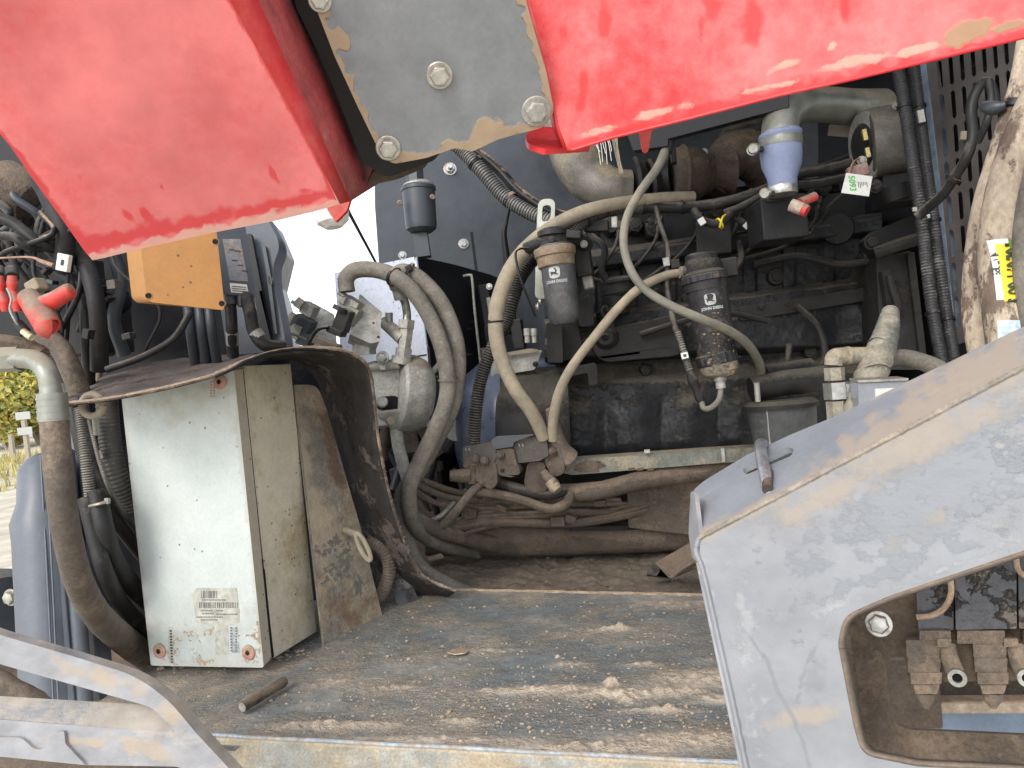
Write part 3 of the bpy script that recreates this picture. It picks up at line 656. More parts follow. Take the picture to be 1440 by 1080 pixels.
# ================================================================== GREY FRAME ON THE RIGHT
ML = PL((985, 754, .66), (1070, 1080, .585), (1440, 515, .56))
t = thing('side_frame', 'large pale grey welded steel frame with a rounded opening at the lower right', 'frame', ML.at(1100, 850))
ridge = [(985, 754), (1440, 515), (1640, 410)]
outer = [(985, 754), (1100, 694), (1440, 515), (1640, 410), (1640, 1200), (1085, 1200), (1062, 1130), (1045, 1080), (1025, 985), (1002, 880), (983, 790)]
hole = rnd([(1178, 905), (1186, 866, 34), (1250, 838), (1440, 774), (1560, 735), (1560, 1110), (1440, 1086), (1290, 1078), (1212, 1062, 30), (1200, 1020)], 8, 6)
ff = M('battered_grey_paint', (.165, .175, .196), .42, dust=.36, dcol=(.28, .275, .265), scale=5, bump=.5, updust=.1, var=.16, stretch=(1, 1, 1.5), fine=40, soft=.09, film=.22)
stain(ff, 'worn', (.105, .12, .14), (.15, .165, .185), .60, .10, 42, .85, .4, .2, .75, (1, 1, 2.0))
stain(ff, 'pale', (.27, .28, .29), (.30, .305, .30), .62, .2, 90, .9, .5, .3, .5)
stain(ff, 'tan', (.27, .235, .195), (.31, .265, .215), .5, .36, 45, .6, .8, .2, .8)
stain(ff, 'crack', (.13, .14, .155), (.17, .18, .19), .5, .2, 40, .25, .6, .1, .7)
psheet('front_face', outer, ML, .006, ff, t, [hole], 5, .0012, {
  'worn': [ell(1330, 680, 190, 90, -30, .85), ell(1150, 760, 160, 90, -30, .5), ell(1130, 880, 50, 90, 12, .45), ell(1250, 800, 120, 22, -22, .7)],
  'pale': [ell(1180, 850, 60, 12, -20, .7), ell(1050, 900, 24, 150, -8, .6), ell(1060, 1010, 20, 90, -8, .6), ell(1330, 800, 100, 6, -22, .7), band([(985, 790), (1002, 880), (1045, 1080)], 16)],
  'tan': [band([(985, 756), (1180, 652), (1440, 517)], [14, 22, 26]), ell(1160, 700, 90, 20, -28, .8), ell(1300, 620, 150, 26, -28, .95), ell(1135, 1008, 46, 14, -8, 1.0), ell(1300, 740, 60, 12, -30, .5)],
  'crack': [band([(1048, 888), (1080, 930), (1092, 968), (1112, 1002), (1128, 1040), (1142, 1090)], [3, 6, 5, 6, 5, 6]), band([(1150, 900), (1128, 950), (1122, 985)], 4), ell(1150, 965, 26, 50, 12, .55)]}, ja=.3)
TF = PL(ML.at(985, 754), ML.at(1440, 515), (1100, 620, .735))
sl = rnd([(1044, 658, 6), (1048, 668, 6), (1113, 641, 6), (1117, 631, 6), (1108, 629, 6)], 6)
stain('framed', 'tan', (.31, .265, .21), (.37, .31, .24), .5, .34, 40, .5, .8, .2, .85)
psheet('top_face', rnd([(985, 754), (978, 706), (974, 690, 6), (990, 676, 8), (1050, 640), (1110, 612), (1180, 583), (1290, 530), (1440, 459), (1640, 360), (1640, 410), (1440, 515)], 2), TF, .006, 'framed', t, [sl], 5, .0012, {'tan': [ell(1270, 592, 130, 22, -29), ell(1380, 520, 110, 34, -29), band([(985, 752), (1440, 512)], 8)]})
EF = PL(ML.at(985, 754), ML.at(983, 790), (970, 720, .72))
sheet('end_flange', rnd([(984, 756), (976, 690, 5), (971, 692, 5), (968, 750), (973, 785, 5), (983, 792)], 2), EF, .004, 'frame', t, bevel=.001)
mk('weld_seam', *tube_geo(cr([ML.at(x, y) for x, y in [(984, 756), (1100, 695), (1250, 616), (1440, 516), (1620, 421)]], 30), [.0024 * (1 + .35 * noise.noise(Vector((k * .8, 0, 0)))) for k in range(121)], 8), M('dusty_weld', (.26, .25, .24), .7, dust=.5, dcol=(.32, .27, .21), scale=15, bump=.5), t, smooth=True)
mk('corner_weld', *tube_geo(cr([ML.at(x, y) for x, y in [(983, 756), (979, 775), (988, 800), (1002, 860), (1012, 905), (1030, 985), (1050, 1080)]], 14), [.0026 * (1 + .3 * noise.noise(Vector((k * .5, 3, 0)))) for k in range(85)], 8), ff, t, smooth=True)
lipM = ML
strip('opening_lip', hole + hole[:1], hole + hole[:1], ML.at, lambda x, y: ML.at(x, y) - ML.n * .016, M('dusty_lip', (.10, .085, .075), .8, dust=.5, dcol=(.19, .145, .11), scale=12, bump=.6, film=.3), t, solid=.003)
strip('left_return', [(983, 790), (1002, 880), (1025, 985), (1045, 1080), (1085, 1200)], [(983, 790), (1002, 880), (1025, 985), (1045, 1080), (1085, 1200)], ML.at, lambda x, y: ML.at(x, y) - ML.n * .05, 'frame', t, solid=.003)
# cracked paint line, spills
ck = [(1060, 895), (1082, 930), (1090, 965), (1112, 1000), (1128, 1040), (1140, 1085)]
# strap clamp over the slot
t = thing('strap_clamp', 'small bent steel clamp strap hooked through the slot of the grey frame', 'clamp', TF.at(1080, 655))
cp = [TF.at(1080, 695) - TF.n * .008, TF.at(1081, 680) + TF.n * .004, TF.at(1080, 655) + TF.n * .011, TF.at(1078, 640) + TF.n * .011, TF.at(1076, 630) + TF.n * .004, TF.at(1075, 628) - TF.n * .014]
mk('strap', *tube_geo(cr(cp, 6), .0058, 12), M('clamp_steel', (.42, .43, .45), .35, .6, dust=.15, scale=20, updust=.1), t, smooth=True)
mk('pin', *tube_geo([TF.at(1082, 692) + TF.n * .003, TF.at(1083, 668) + TF.n * .004], .0048, 12), 'rust', t, smooth=True)

# ------------------------------------------------------------------ valve bank in the opening
VB = PL((1200, 880, .74), (1215, 1060, .72), (1440, 830, .68))
t = thing('valve_bracket', 'brown dusty steel bracket plate with a big window inside the grey frame opening', 'bracket plate', VB.at(1250, 950))
sheet('plate', [(1150, 830), (1560, 720), (1560, 1110), (1190, 1110)], VB, .008, 'brown', t, [rnd([(1246, 930, 8), (1258, 920, 8), (1272, 922, 6), (1278, 960), (1560, 955), (1560, 1040), (1275, 1026, 14), (1254, 1012, 10)], 6)], bevel=.0012)
bolt(VB.at(1236, 877), 13.5, t, 'zinc', VB.n)
mk('edge_tube', *tube_geo(cr([VB.at(x, y) + VB.n * .010 for x, y in [(1192, 885), (1200, 960), (1210, 1030), (1222, 1056), (1260, 1072), (1440, 1082)]], 6), .0045, 10), 'brown', t, smooth=True)
mk('pipe_stub', *tube_geo([VB.at(1188, 882) + VB.n * .008, VB.at(1206, 884) + VB.n * .014], .0062, 14), 'brown', t, smooth=True)
t = thing('valve_back_panel', 'flat blue grey panel seen low through the window under the valves', 'tray', VB.at(1350, 1010))  # blue grey panel lying behind the valve window
BPn = PL((1250, 960, .95), (1440, 970, .93), (1250, 1060, .93))
sheet('panel_face', [(1180, 975), (1600, 990), (1600, 1100), (1180, 1100)], BPn, .01, M('slate_blue_paint', (.16, .21, .29), .5, dust=.1, scale=5, bump=.1, updust=.1), t)
mk('top_ledge', *box_geo(BPn.at(1400, 974) + MY * -.03, (MX, MY, MZ), (.45, .02, .016)), M('pale_ledge', (.42, .34, .26), .85, dust=.4, scale=15), t, bevel=.003)
mk('side_block', *box_geo(BPn.at(1262, 950) + MY * -.02, (MX, MY, MZ), (.07, .06, .09)), 'brown', t, bevel=.004)
mk('rear_block', *box_geo(BPn.at(1400, 920) + MY * .06, (MX, MY, MZ), (.6, .05, .16)), 'brown', t, bevel=.004)
blk = M('chipped_dark_cast', (.04, .045, .06), .3, dust=.44, dcol=(.24, .21, .18), scale=30, bump=1.6, updust=.1, var=.6, film=.10, soft=.06)
t = thing('valve_bank', 'bank of muddy hydraulic spool valves hanging inside the grey frame opening', 'hydraulic valve', VB.at(1370, 900))
v0 = VB.at(1313, 850)
sheet('valve_section', rnd([(1286, 800), (1340, 780), (1341, 886), (1292, 890)], 3), PN(VB.at(1313, 850) + VB.n * .018, VB.n), .05, blk, t, bevel=.002)
sheet('valve_section', rnd([(1342, 770), (1429, 745), (1430, 884), (1344, 886)], 3), PN(VB.at(1385, 850) + VB.n * .024, VB.n), .05, blk, t, bevel=.002)
sheet('valve_section', rnd([(1431, 745), (1520, 720), (1520, 884), (1433, 884)], 3), PN(VB.at(1440, 850) + VB.n * .022, VB.n), .05, blk, t, bevel=.002)
def vbox(name, x0, y0, x1, y1, lift, dep, mat='brown', tap=0): return sheet(name, rnd([(x0, y0), (x1, y0), (x1 - tap, y1), (x0 + tap, y1)], 2), PN(VB.at((x0 + x1) / 2, (y0 + y1) / 2) + VB.n * lift, VB.n), dep, mat, t, bevel=.0015)
dv = M('mud_coated_valve', (.15, .13, .11), .8, dust=.5, dcol=(.30, .225, .165), scale=14, bump=.9, updust=.3, film=.3)
for dx in (0, 94, 188):
    if dx: vbox('spool_cap', 1252 + dx, 887, 1279 + dx + 40, 905, .026, .03, dv)
    else: vbox('spool_cap', 1293, 887, 1337, 900, .026, .03, dv)
    vbox('spool_body', 1274 + dx, 900, 1322 + dx, 925, .022, .03, dv, 1)
    vbox('spool_body', 1276 + dx, 925, 1323 + dx, 946, .020, .03, dv, 1)
    vbox('spool_body', 1280 + dx, 946, 1325 + dx, 962, .022, .03, dv, 1)
    vbox('spool_body', 1284 + dx, 962, 1322 + dx, 976, .018, .03, dv, 4)
    lathe('spool_tip', VB.at(1300 + dx, 972) + VB.n * .006, VB.at(1302 + dx, 994) + VB.n * .006, [(0, 13), (.5, 11), (.75, 7), (1, 4)], dv, t, 16)
    e = VB.at(1343 + dx, 943) + VB.n * .034; a0 = VB.at(1330 + dx, 903) + VB.n * .016
    mk('lever', *tube_geo(cr([a0, VB.at(1334 + dx, 920) + VB.n * .020, VB.at(1341 + dx, 938) + VB.n * .022], 5), .0078, 12), dv, t, smooth=True)
    o = mk('lever_eye', *join_geo(ring_geo(e - VB.n * .004, VB.n, .0042, .012, .0034, 22)), 'alu', t, smooth=True); mk('eye_bore', *lathe_geo(e - VB.n * .012, e - VB.n * .004, [(0, .0042), (1, .0042)], 16), 'hole', t)
    vbox('lever_guard', 1318 + dx, 898, 1338 + dx, 910, .030, .02, dv)
mk('mud_trail', *tube_geo(cr([VB.at(x, y) + VB.n * .03 for x, y in [(1333, 800), (1335, 830), (1325, 850), (1308, 860), (1288, 862)]], 8), .0026, 10), 'mudedge', t, smooth=True)  # trail of dried mud, modelled as a thin tube
mk('mud_trail', *tube_geo(cr([VB.at(x, y) + VB.n * .034 for x, y in [(1422, 760), (1423, 790), (1430, 803), (1450, 812)]], 8), .0024, 10), 'mudedge', t, smooth=True)
# ================================================================== LEFT SIDE
cf = sheet('cab_frame', [(-90, 60), (300, 240), (372, 300), (391, 345), (379, 395), (398, 455), (402, 495), (300, 545), (200, 560), (98, 560), (70, 512), (-90, 506)], PL((0, 500, 1.55), (400, 490, 1.62), (0, 100, 1.55)), .22, 'navy', bevel=.004)
tag(cf, 'dark navy machine frame behind the red rubber boots and the yellow box', 'machine frame')
tag(sheet('inner_side_plate', [(106, 545), (440, 500), (470, 560), (560, 560), (655, 700), (655, 835), (560, 880), (300, 970), (150, 970), (128, 880), (112, 700)], PL((100, 540, 1.75), (640, 560, 2.3), (150, 960, 1.55)), .02, 'navy', bevel=.002), 'dark plate behind the white control box and its hoses', 'plate')
# slatted dark bracket column beside the sky gap
t = thing('bracket_column', 'dark blue grey bracket column standing between the yellow box and the bright sky gap', 'bracket', S(380, 400, 1.4))
CP = PL((340, 310, 1.42), (400, 490, 1.40), (340, 490, 1.40))
sheet('column_face', rnd([(300, 290), (372, 300), (391, 335, 10), (393, 350, 8), (384, 372, 10), (386, 400), (400, 470), (403, 494), (320, 500), (305, 400)], 4), CP, .05, M('column_paint', (.05, .062, .085), .4, dust=.3, dcol=(.22, .22, .22), scale=6, bump=.2, updust=.2, film=.12), t, bevel=.002)
for x0, x1, y0, y1 in [(356, 362, 360, 470), (368, 373, 345, 400), (375, 380, 388, 470)]:
    sheet('rib', rnd([(x0, y0), (x1, y0), (x1 + 10, y1), (x0 + 10, y1)], 2), PN(CP.o + CP.n * .008, CP.n), .01, 'wall', t, bevel=.001)
bolt(CP.at(384, 393) , 3, t, 'zinc', -MX)
sheet('cable_guide', rnd([(345, 330), (353, 328), (384, 490), (370, 494)], 2), PN(CP.o + CP.n * .02, CP.n), .012, 'navy', t, bevel=.002)
# amber box
YP = PL((207, 425, 1.02), (316, 436, 1.05), (197, 340, 1.03))
t = thing('amber_box', 'orange yellow plastic junction box with four screw holes under the red cover', 'box', YP.at(260, 390))
ext = (S(190, 426, 1.075) - YP.at(206, 426))
sheet('lid', rnd([(194, 310, 2), (303, 310, 2), (316, 432, 7), (313, 436, 3), (212, 425, 8), (206, 418, 4)], 3), YP, ext.length * .45, 'amber', t, bevel=.002, ext=ext.normalized())
YP2 = PN(YP.o + ext * .47, YP.n)
sheet('body', rnd([(187, 312, 2), (300, 312, 2), (312, 433, 7), (306, 434, 3), (206, 426, 8), (199, 418, 4)], 3), YP2, ext.length * .9, 'amber', t, bevel=.003, ext=ext.normalized())
for x, y in [(209, 416), (312, 427), (303, 340)]:
    mk('screw_hole', *lathe_geo(YP.at(x, y), YP.at(x, y) + YP.n * .0006, [(0, .0042), (1, .0042)], 16), 'hole', t); mk('screw_rim', *ring_geo(YP.at(x, y), YP.n, .0042, .0016, .0008, 18), 'amber', t, smooth=True)
# control unit beside it
UP = PL((318, 415, 1.2), (362, 416, 1.22), (310, 330, 1.22))
t = thing('control_unit', 'dark grey electronic control unit with pale label strips, right of the yellow box', 'control unit', UP.at(335, 380))
sheet('housing', rnd([(296, 318), (345, 318), (358, 404), (359, 417), (318, 414), (313, 404)], 3), UP, .03, 'wall', t, bevel=.003)
lab = PN(UP.o + UP.n * .0006, UP.n)
sheet('label', [(313, 336), (338, 336), (349, 396), (323, 394)], lab, .0006, M('grey_label', (.20, .21, .23), .6, dust=.2, scale=20, var=.1), t, bevel=0)
sheet('label', [(323, 398), (347, 400), (350, 413), (325, 411)], lab, .0006, 'paper', t, bevel=0)
for yy in (402, 405, 408): sheet('print_line', [(326, yy), (346, yy + 1.6), (346, yy + 2.4), (326, yy + .8)], PN(lab.o + lab.n * .0008, lab.n), .0004, 'print_', t, bevel=0)
for x, y in [(322, 350), (330, 352), (326, 365), (334, 372), (340, 380)]:
    sheet('print_line', [(x, y), (x + 8, y + .5), (x + 8.3, y + 2), (x + .3, y + 1.5)], PN(lab.o + lab.n * .0008, lab.n), .0004, 'print_', t, bevel=0)
for i, (pts, r, lb) in enumerate([
    ([(322, 415, 1.22), (325, 440, 1.22), (326, 462, 1.22), (328, 500, 1.25)], 8, 'thick black cable with a pale tape ring below the control unit, left of two'),
    ([(345, 416, 1.22), (352, 440, 1.2), (357, 465, 1.2), (372, 485, 1.2), (400, 488, 1.22)], 9, 'thick black cable bending right below the control unit, with a pale tape ring')]):
    t = thing('cable', lb, 'cable', pts[0], 'cables below the control unit'); tube('sheath', pts, r, 'rubber', t)
    p, q = (pts[2], pts[3]); a, b = S(*p), S(*q); mk('tape_ring', *lathe_geo(a.lerp(b, .1), a.lerp(b, .55), [(0, (r + .8) * 1.2 / F), (1, (r + .8) * 1.2 / F)], 16), 'alu', t, smooth=True)
    tube('connector', [pts[0], (pts[0][0] + 2, pts[0][1] + 14, 1.22)], r + 3, 'wall', t, straight=True)
for i, (x0, x1) in enumerate([(270, 276), (286, 292), (300, 307)]):
    tag(tube('cable', [(x0 - 6, 430, 1.3), (x0 - 2, 465, 1.3), (x1, 520, 1.35)], 7, 'wall'), ['thin dark cable hanging under the yellow box, leftmost of three', 'thin dark cable hanging under the yellow box, middle of three', 'thin dark cable hanging under the yellow box, nearest the control unit'][i], 'cable', 'dark cables under the yellow box')
tag(tube('cable', [(150, 520, 1.2), (205, 500, 1.2), (245, 475, 1.2), (268, 440, 1.22)], 5, 'rubber'), 'dark looping cable in the gloom under the left of the yellow box', 'cable')
# the dark machinery with red boots
t = thing('red_boot', 'dusty red rubber elbow boot pointing right among dark cables', 'rubber boot', S(75, 440, 1.05))
tube('sleeve', [(40, 418, 1.06), (56, 440, 1.04), (68, 460, 1.03), (72, 463, 1.03)], [15, 17, 17, 12], 'redrub', t, straight=False)
tube('branch', [(60, 430, 1.05), (80, 420, 1.04), (98, 409, 1.04), (102, 407, 1.04)], [14, 12, 11.5, 7], 'redrub', t)
bx('clamp', 43, 402, 1.06, 22, 18, .02, 'tan', t, roll=-20)
for i, (x, lb) in enumerate([(0, 'small red rubber terminal boot at the left edge of the photograph'), (17, 'small red rubber terminal boot beside the larger red elbow boot')]):
    t = thing('terminal_boot', lb, 'rubber boot', S(x, 400, 1.06), 'red terminal boots')
    tube('boot', [(x, 388, 1.06), (x, 400, 1.06), (x + 1, 410, 1.06), (x + 6, 425, 1.06), (x + 8, 438, 1.06)], [6, 7, 5, 8, 5], 'redrub', t); tube('cap', [(x - 1, 380, 1.07), (x, 390, 1.06)], 9, 'black', t, straight=True)
tag(tube('wire', [(10, 405, 1.03), (16, 420, 1.03), (14, 435, 1.03), (22, 452, 1.03), (30, 462, 1.04)], 1.6, 'alu'), 'thin silver wire curling below the red terminal boots', 'wire')
t = thing('plug', 'small black plug with a pale yellow tip below the red boots', 'plug', S(32, 465, 1.04)); tube('plug_body', [(24, 455, 1.04), (36, 468, 1.04)], 8, 'black', t, straight=True); tube('tip', [(33, 466, 1.035), (45, 475, 1.03)], 5, M('cream_tip', (.6, .58, .38), .5, dust=.2, scale=20), t, straight=True)
tag(tube('wire', [(-20, 364, 1.1), (20, 362, 1.1), (45, 362, 1.1), (60, 368, 1.1), (75, 373, 1.1)], [1.2, 1.5, 1.5, 3, 3], M('pink_wire', (.5, .25, .2), .5, dust=.5, scale=20)), 'pinkish wire running right to the white connector tag', 'wire')
t = thing('connector_tag', 'small white square connector tag on the pinkish wire', 'tag', S(87, 369, 1.08)); bx('tag_body', 87, 369, 1.08, 19, 24, .008, 'paper', t, roll=18, bevel=.001); bx('print_mark', 87, 369, 1.0785, 4, 8, .001, 'print_', t, roll=18, bevel=0)
tag(tube('plastic_pipe', [(-20, 480, 1.05), (20, 484, 1.05), (50, 494, 1.06), (60, 500, 1.06)], 12, 'brown'), 'brown dusty pipe just above the silver hose elbow', 'pipe')
drk = M('grimy_black', (.015, .015, .018), .45, dust=.3, dcol=(.09, .075, .065), scale=9, bump=.5, updust=.3, film=.15)
tag(mk('rounded_motor', *lathe_geo(S(-20, 250, 1.3), S(52, 290, 1.3), [(0, .03), (.3, .05), (.8, .05), (.95, .04), (1, .02)], 26), 'brown', smooth=True), 'brown rounded housing tucked behind the left edge of the red cover', 'motor housing')
for i, (pts, r, mm, lb) in enumerate([
    ([(55, 250, 1.2), (75, 290, 1.2), (92, 330, 1.2), (88, 380, 1.22)], 13, drk, 'thick black hose sloping down beside the left edge of the red cover'),
    ([(110, 345, 1.25), (130, 400, 1.22), (138, 450, 1.22), (140, 520, 1.25)], 12, drk, 'black hose dropping straight right of the red elbow boot'),
    ([(105, 380, 1.28), (118, 430, 1.25), (122, 480, 1.25), (126, 540, 1.28)], 8, 'rubber', 'thinner black hose just right of the red elbow boot'),
    ([(-20, 300, 1.2), (20, 315, 1.2), (60, 345, 1.2), (110, 350, 1.25)], 8, drk, 'dark cable crossing above the pinkish wire'),
    ([(-20, 335, 1.2), (15, 332, 1.18), (35, 345, 1.18), (60, 350, 1.2)], 6, 'rubber', 'thin black cable above the pinkish wire at the left edge'),
    ([(60, 470, 1.2), (85, 490, 1.2), (100, 520, 1.2), (115, 560, 1.22)], 14, 'mudhose', 'dark muddy hose behind the top of the silver hose elbow'),
    ([(160, 355, 1.3), (170, 400, 1.3), (160, 450, 1.3), (175, 500, 1.32)], 9, 'wall', 'dark hose hanging left of the yellow box'),
    ([(135, 555, 1.35), (141, 520, 1.35), (148, 495, 1.35), (153, 490, 1.36), (158, 500, 1.36)], 4, 'mudhose', 'thin brown bent rod above the mud flap')]):
    tag(tube('hose', pts, r, mm, wob=.05), lb, 'hose', 'dark hoses and cables at the upper left')
bx_t = thing('fuse_block', 'dark block with small grey stud behind the red elbow boot', 'fuse block', S(60, 320, 1.32)); bx('block_body', 50, 395, 1.3, 120, 60, .08, drk, bx_t, roll=3); bolt((60, 344, 1.28), 4, bx_t, 'steel'); bolt((47, 353, 1.28), 3.5, bx_t, 'zinc'); bx('cover', 25, 340, 1.32, 110, 90, .08, drk, bx_t, roll=-8); bx('ledge', 95, 455, 1.34, 110, 90, .08, drk, bx_t, roll=2)
t = thing('blower_motor', 'dark round motor end standing behind the cables left of the yellow box', 'motor', S(155, 425, 1.36)); lathe('knob', (162, 425, 1.40), (148, 425, 1.34), [(0, 22), (.6, 22), (.8, 18), (1, 14)], 'navy', t)

# silver elbow and its big hose
t = thing('hose_elbow', 'large brown hose with a silver crimped elbow fitting at the left edge', 'hose', S(60, 540, .93))
tube('elbow_pipe', [(-60, 506, .95), (0, 506, .95), (30, 504, .94), (52, 508, .93), (66, 524, .92), (71, 545, .92), (73, 562, .92)], [16, 16, 14, 14, 14, 14, 15], 'steel', t, seg=22)
tube('flange_nut', [(-40, 507, .95), (28, 505, .945)], 18, 'steel', t, seg=6, straight=True)
tube('crimp_sleeve', [(73, 553, .92), (76, 592, .92)], 19.5, 'steel', t, seg=24, straight=True)
for k in range(4): strap('crimp_ring', (73.4 + k * .7, 560 + k * 9, .92), (76, 592, .92), 19.3, 'steel', t, .003, .001)
tube('hose_body', [(76, 588, .92), (80, 640, .92), (86, 700, .93), (96, 760, .95), (112, 820, 1.02), (138, 866, 1.14), (172, 898, 1.30), (205, 922, 1.42), (250, 950, 1.55)], 18.5, 'mudhose', t, seg=22, wob=.03)
# big drum
t = thing('air_filter_drum', 'slate blue ribbed plastic drum at the far left, half hidden by the hose', 'drum', S(60, 780, 1.25))
a, b = S(62, 640, 1.32), S(76, 1010, 1.2)
lathe('drum_body', a, b, [(0, 14), (.02, 24), (.06, 34), (.19, 36), (.27, 45), (.34, 43), (1, 38)], 'drumm', t, 40)
lathe('rim', S(92, 632, 1.30), S(118, 1000, 1.2), [(0, 8), (.01, 12), (1, 12)], 'drumm', t, 24)
sheet('side_strip', [(66, 628), (75, 628), (108, 1010), (96, 1010)], PL((66, 628, 1.28), (108, 1010, 1.18), (50, 640, 1.27)), .03, 'drumm', t, bevel=.003)
for k, x in enumerate((57, 64)): tube('rib', [(x, 640, 1.275), (x + 9, 800, 1.22), (x + 18, 985, 1.165)], 1.3, 'drumm', t, seg=8)
tag(sheet('slate_upright', [(92, 556), (103, 558), (140, 985), (112, 985)], PL((92, 556, 1.36), (140, 985, 1.27), (103, 558, 1.35)), .03, 'drumm', bevel=.002), 'narrow slate blue upright strip between the brown hose and the corrugated conduits', 'strip')
t = thing('round_lamp', 'dark round body with a bright metal bolt low at the left edge', 'wheel hub', S(5, 850, 1.4)); lathe('hub_body', (-20, 860, 1.5), (8, 862, 1.42), [(0, 60), (.6, 60), (1, 48)], 'wall', t); bolt((16, 840, 1.38), 9, t, 'zinc')
# hoses left of the box
for i, (pts, r, mm, co, lb) in enumerate([
    ([(98, 540, 1.30), (104, 580, 1.28), (118, 640, 1.27), (140, 690, 1.27), (165, 735, 1.32), (200, 780, 1.40), (240, 820, 1.45)], 9, 'rubber', None, 'smooth black hose sweeping down behind the white control box'),
    ([(112, 575, 1.27), (120, 640, 1.25), (127, 700, 1.25), (132, 745, 1.25), (142, 790, 1.26), (165, 835, 1.31), (210, 880, 1.40), (240, 900, 1.46)], 8, 'conduit', (.0042, .16), 'black corrugated conduit running down just right of the slate strip'),
    ([(136, 690, 1.24), (148, 750, 1.23), (165, 795, 1.27), (200, 838, 1.37), (250, 880, 1.5)], 13, 'rubber', None, 'thick black hose below the cable tie, left of the white control box'),
    ([(120, 700, 1.235), (136, 765, 1.225), (150, 810, 1.23), (175, 855, 1.32), (215, 895, 1.40), (260, 930, 1.5)], 11, 'rubber', None, 'lower thick black hose in the tied bundle left of the white control box'),
    ([(150, 560, 1.33), (155, 620, 1.33), (165, 670, 1.33), (190, 715, 1.36)], 15, 'conduit', (.007, .05), 'wide grey ribbed hose in the shade behind the white control box'),
    ([(125, 590, 1.24), (140, 650, 1.235), (155, 690, 1.235), (180, 730, 1.33), (215, 765, 1.40), (240, 790, 1.45)], 3, 'conduit', (.003, .2), 'thin corrugated conduit crossing the black hoses diagonally')]):
    tag(tube('hose', pts, r, mm, corr=co, seg=16), lb, 'hose', 'black hoses left of the white box')
t = thing('cable_tie', 'grey cable tie binding the black hose bundle left of the white box', 'cable tie', S(140, 712, 1.22)); tube('tie_band', [(126, 712, 1.225), (138, 709, 1.21), (152, 705, 1.22)], 2.2, 'zinc', t); bx('tie_head', 149, 705, 1.215, 7, 8, .006, 'steel', t, roll=10, bevel=.001)
tag(bx('pale_clip', 138, 640, 1.3, 6, 12, .006, 'paper', roll=-15, bevel=.001), 'tiny pale clip between the black hoses left of the white box', 'clip')
t = thing('ring_eye', 'dusty steel ring eye hanging just under the tip of the mud flap', 'ring', S(130, 575, 1.12)); mk('ring', *tube_geo([S(130, 570, 1.12) + (rt * math.cos(a) * 15 + up * math.sin(a) * 15) * 1.12 / F for a in [k * math.pi / 12 for k in range(25)]], .0055, 10, caps=False), 'tan', t, smooth=True); tube('shank', [(133, 585, 1.14), (136, 610, 1.16)], 4, 'steel', t, straight=True)

# ------------------------------------------------------------------ white control box
WB = PL((172, 570, 1.31), (212, 937, 1.30), (371, 940, 1.235))
t = thing('control_box', 'white steel control box spotted with dirt, with a sticker and round red screws', 'electrical box', WB.at(290, 930))
e1 = S(385, 925, 1.272) - WB.at(371, 939)
e2 = S(450, 885, 1.40) - WB.at(371, 939)
stain('white', 'rust', (.26, .17, .09), (.40, .29, .17), .60, .05, 190, .95, .9, .3)
stain('white', 'grime', (.36, .32, .25), (.44, .40, .32), .5, .35, 40, .7, .8, 0, .42)
lid_ = psheet('lid', rnd([(171, 561), (329, 520), (371, 939, 4), (212, 936, 4)], 1), WB, e1.length * .82, 'white', t, (), 6, .0022, {'rust': [ell(272, 908, 34, 22, -10, .62), ell(355, 895, 14, 8, 0, .7), ell(366, 890, 6, 34, -5, .75), ell(225, 915, 16, 14, 0, .5), ell(350, 917, 18, 14, 0, .5), ell(276, 838, 6, 7, 0, .7)], 'grime': [band([(212, 934), (371, 937)], 14), band([(330, 520), (371, 937)], 9), band([(171, 561), (212, 934)], 6), ell(305, 870, 44, 34, 0, .5), ell(260, 570, 100, 30, 0, .5), ell(290, 905, 80, 40, 0, .55), ell(320, 540, 40, 30, 0, .6)]}, ext=e1.normalized())
lid_.data.materials.append(mt['lid'])
for pl_ in lid_.data.polygons:
    if abs(pl_.normal.dot(WB.n)) < .6 and pl_.normal.dot(MX) > .5: pl_.material_index = 1
W2 = PN(WB.o + e1, WB.n)
sheet('seal', [(182, 566), (341, 522), (382, 927), (224, 925)], PN(WB.o + e1 * .78, WB.n), e1.length * .35, 'hole', t, bevel=0, ext=e1.normalized())
sheet('body', rnd([(182, 562), (345, 514), (385, 926, 2), (224, 924, 2)], 1), W2, (e2 - e1).length * .92, 'side', t, bevel=.002, ext=(e2 - e1).normalized())
sheet('lid_rib', [(341, 518), (344, 518), (383, 926), (379, 927)], PN(WB.o + e1 * .9 , WB.n), .006, 'lid', t, bevel=.001, ext=e1.normalized())
for x, y in [(225, 915), (350, 917), (310, 537)]:
    s_ = bolt(WB.at(x, y), 1, t, 'zinc', WB.n, h=.1) if False else None
    o = lathe('screw', WB.at(x, y), WB.at(x, y) + WB.n * .004, [(0, 10.5), (.6, 10.5), (1, 8.5)], M('pinkish_screw%d' % x, (.48, .26, .20), .5, dust=.35, dcol=(.40, .30, .20), scale=40, bump=.1), t, 24, px=True)
    lathe('screw_slot', WB.at(x, y) + WB.n * .0035, WB.at(x, y) + WB.n * .0044, [(0, 4), (1, 4)], 'rust', t, 6)
    mk('slot_cross', *join_geo(box_geo(WB.at(x, y) + WB.n * .0048, (MX, MY, MZ), (.007, .001, .0016)), box_geo(WB.at(x, y) + WB.n * .0048, (MX, MY, MZ), (.0016, .001, .007))), 'hole', t)
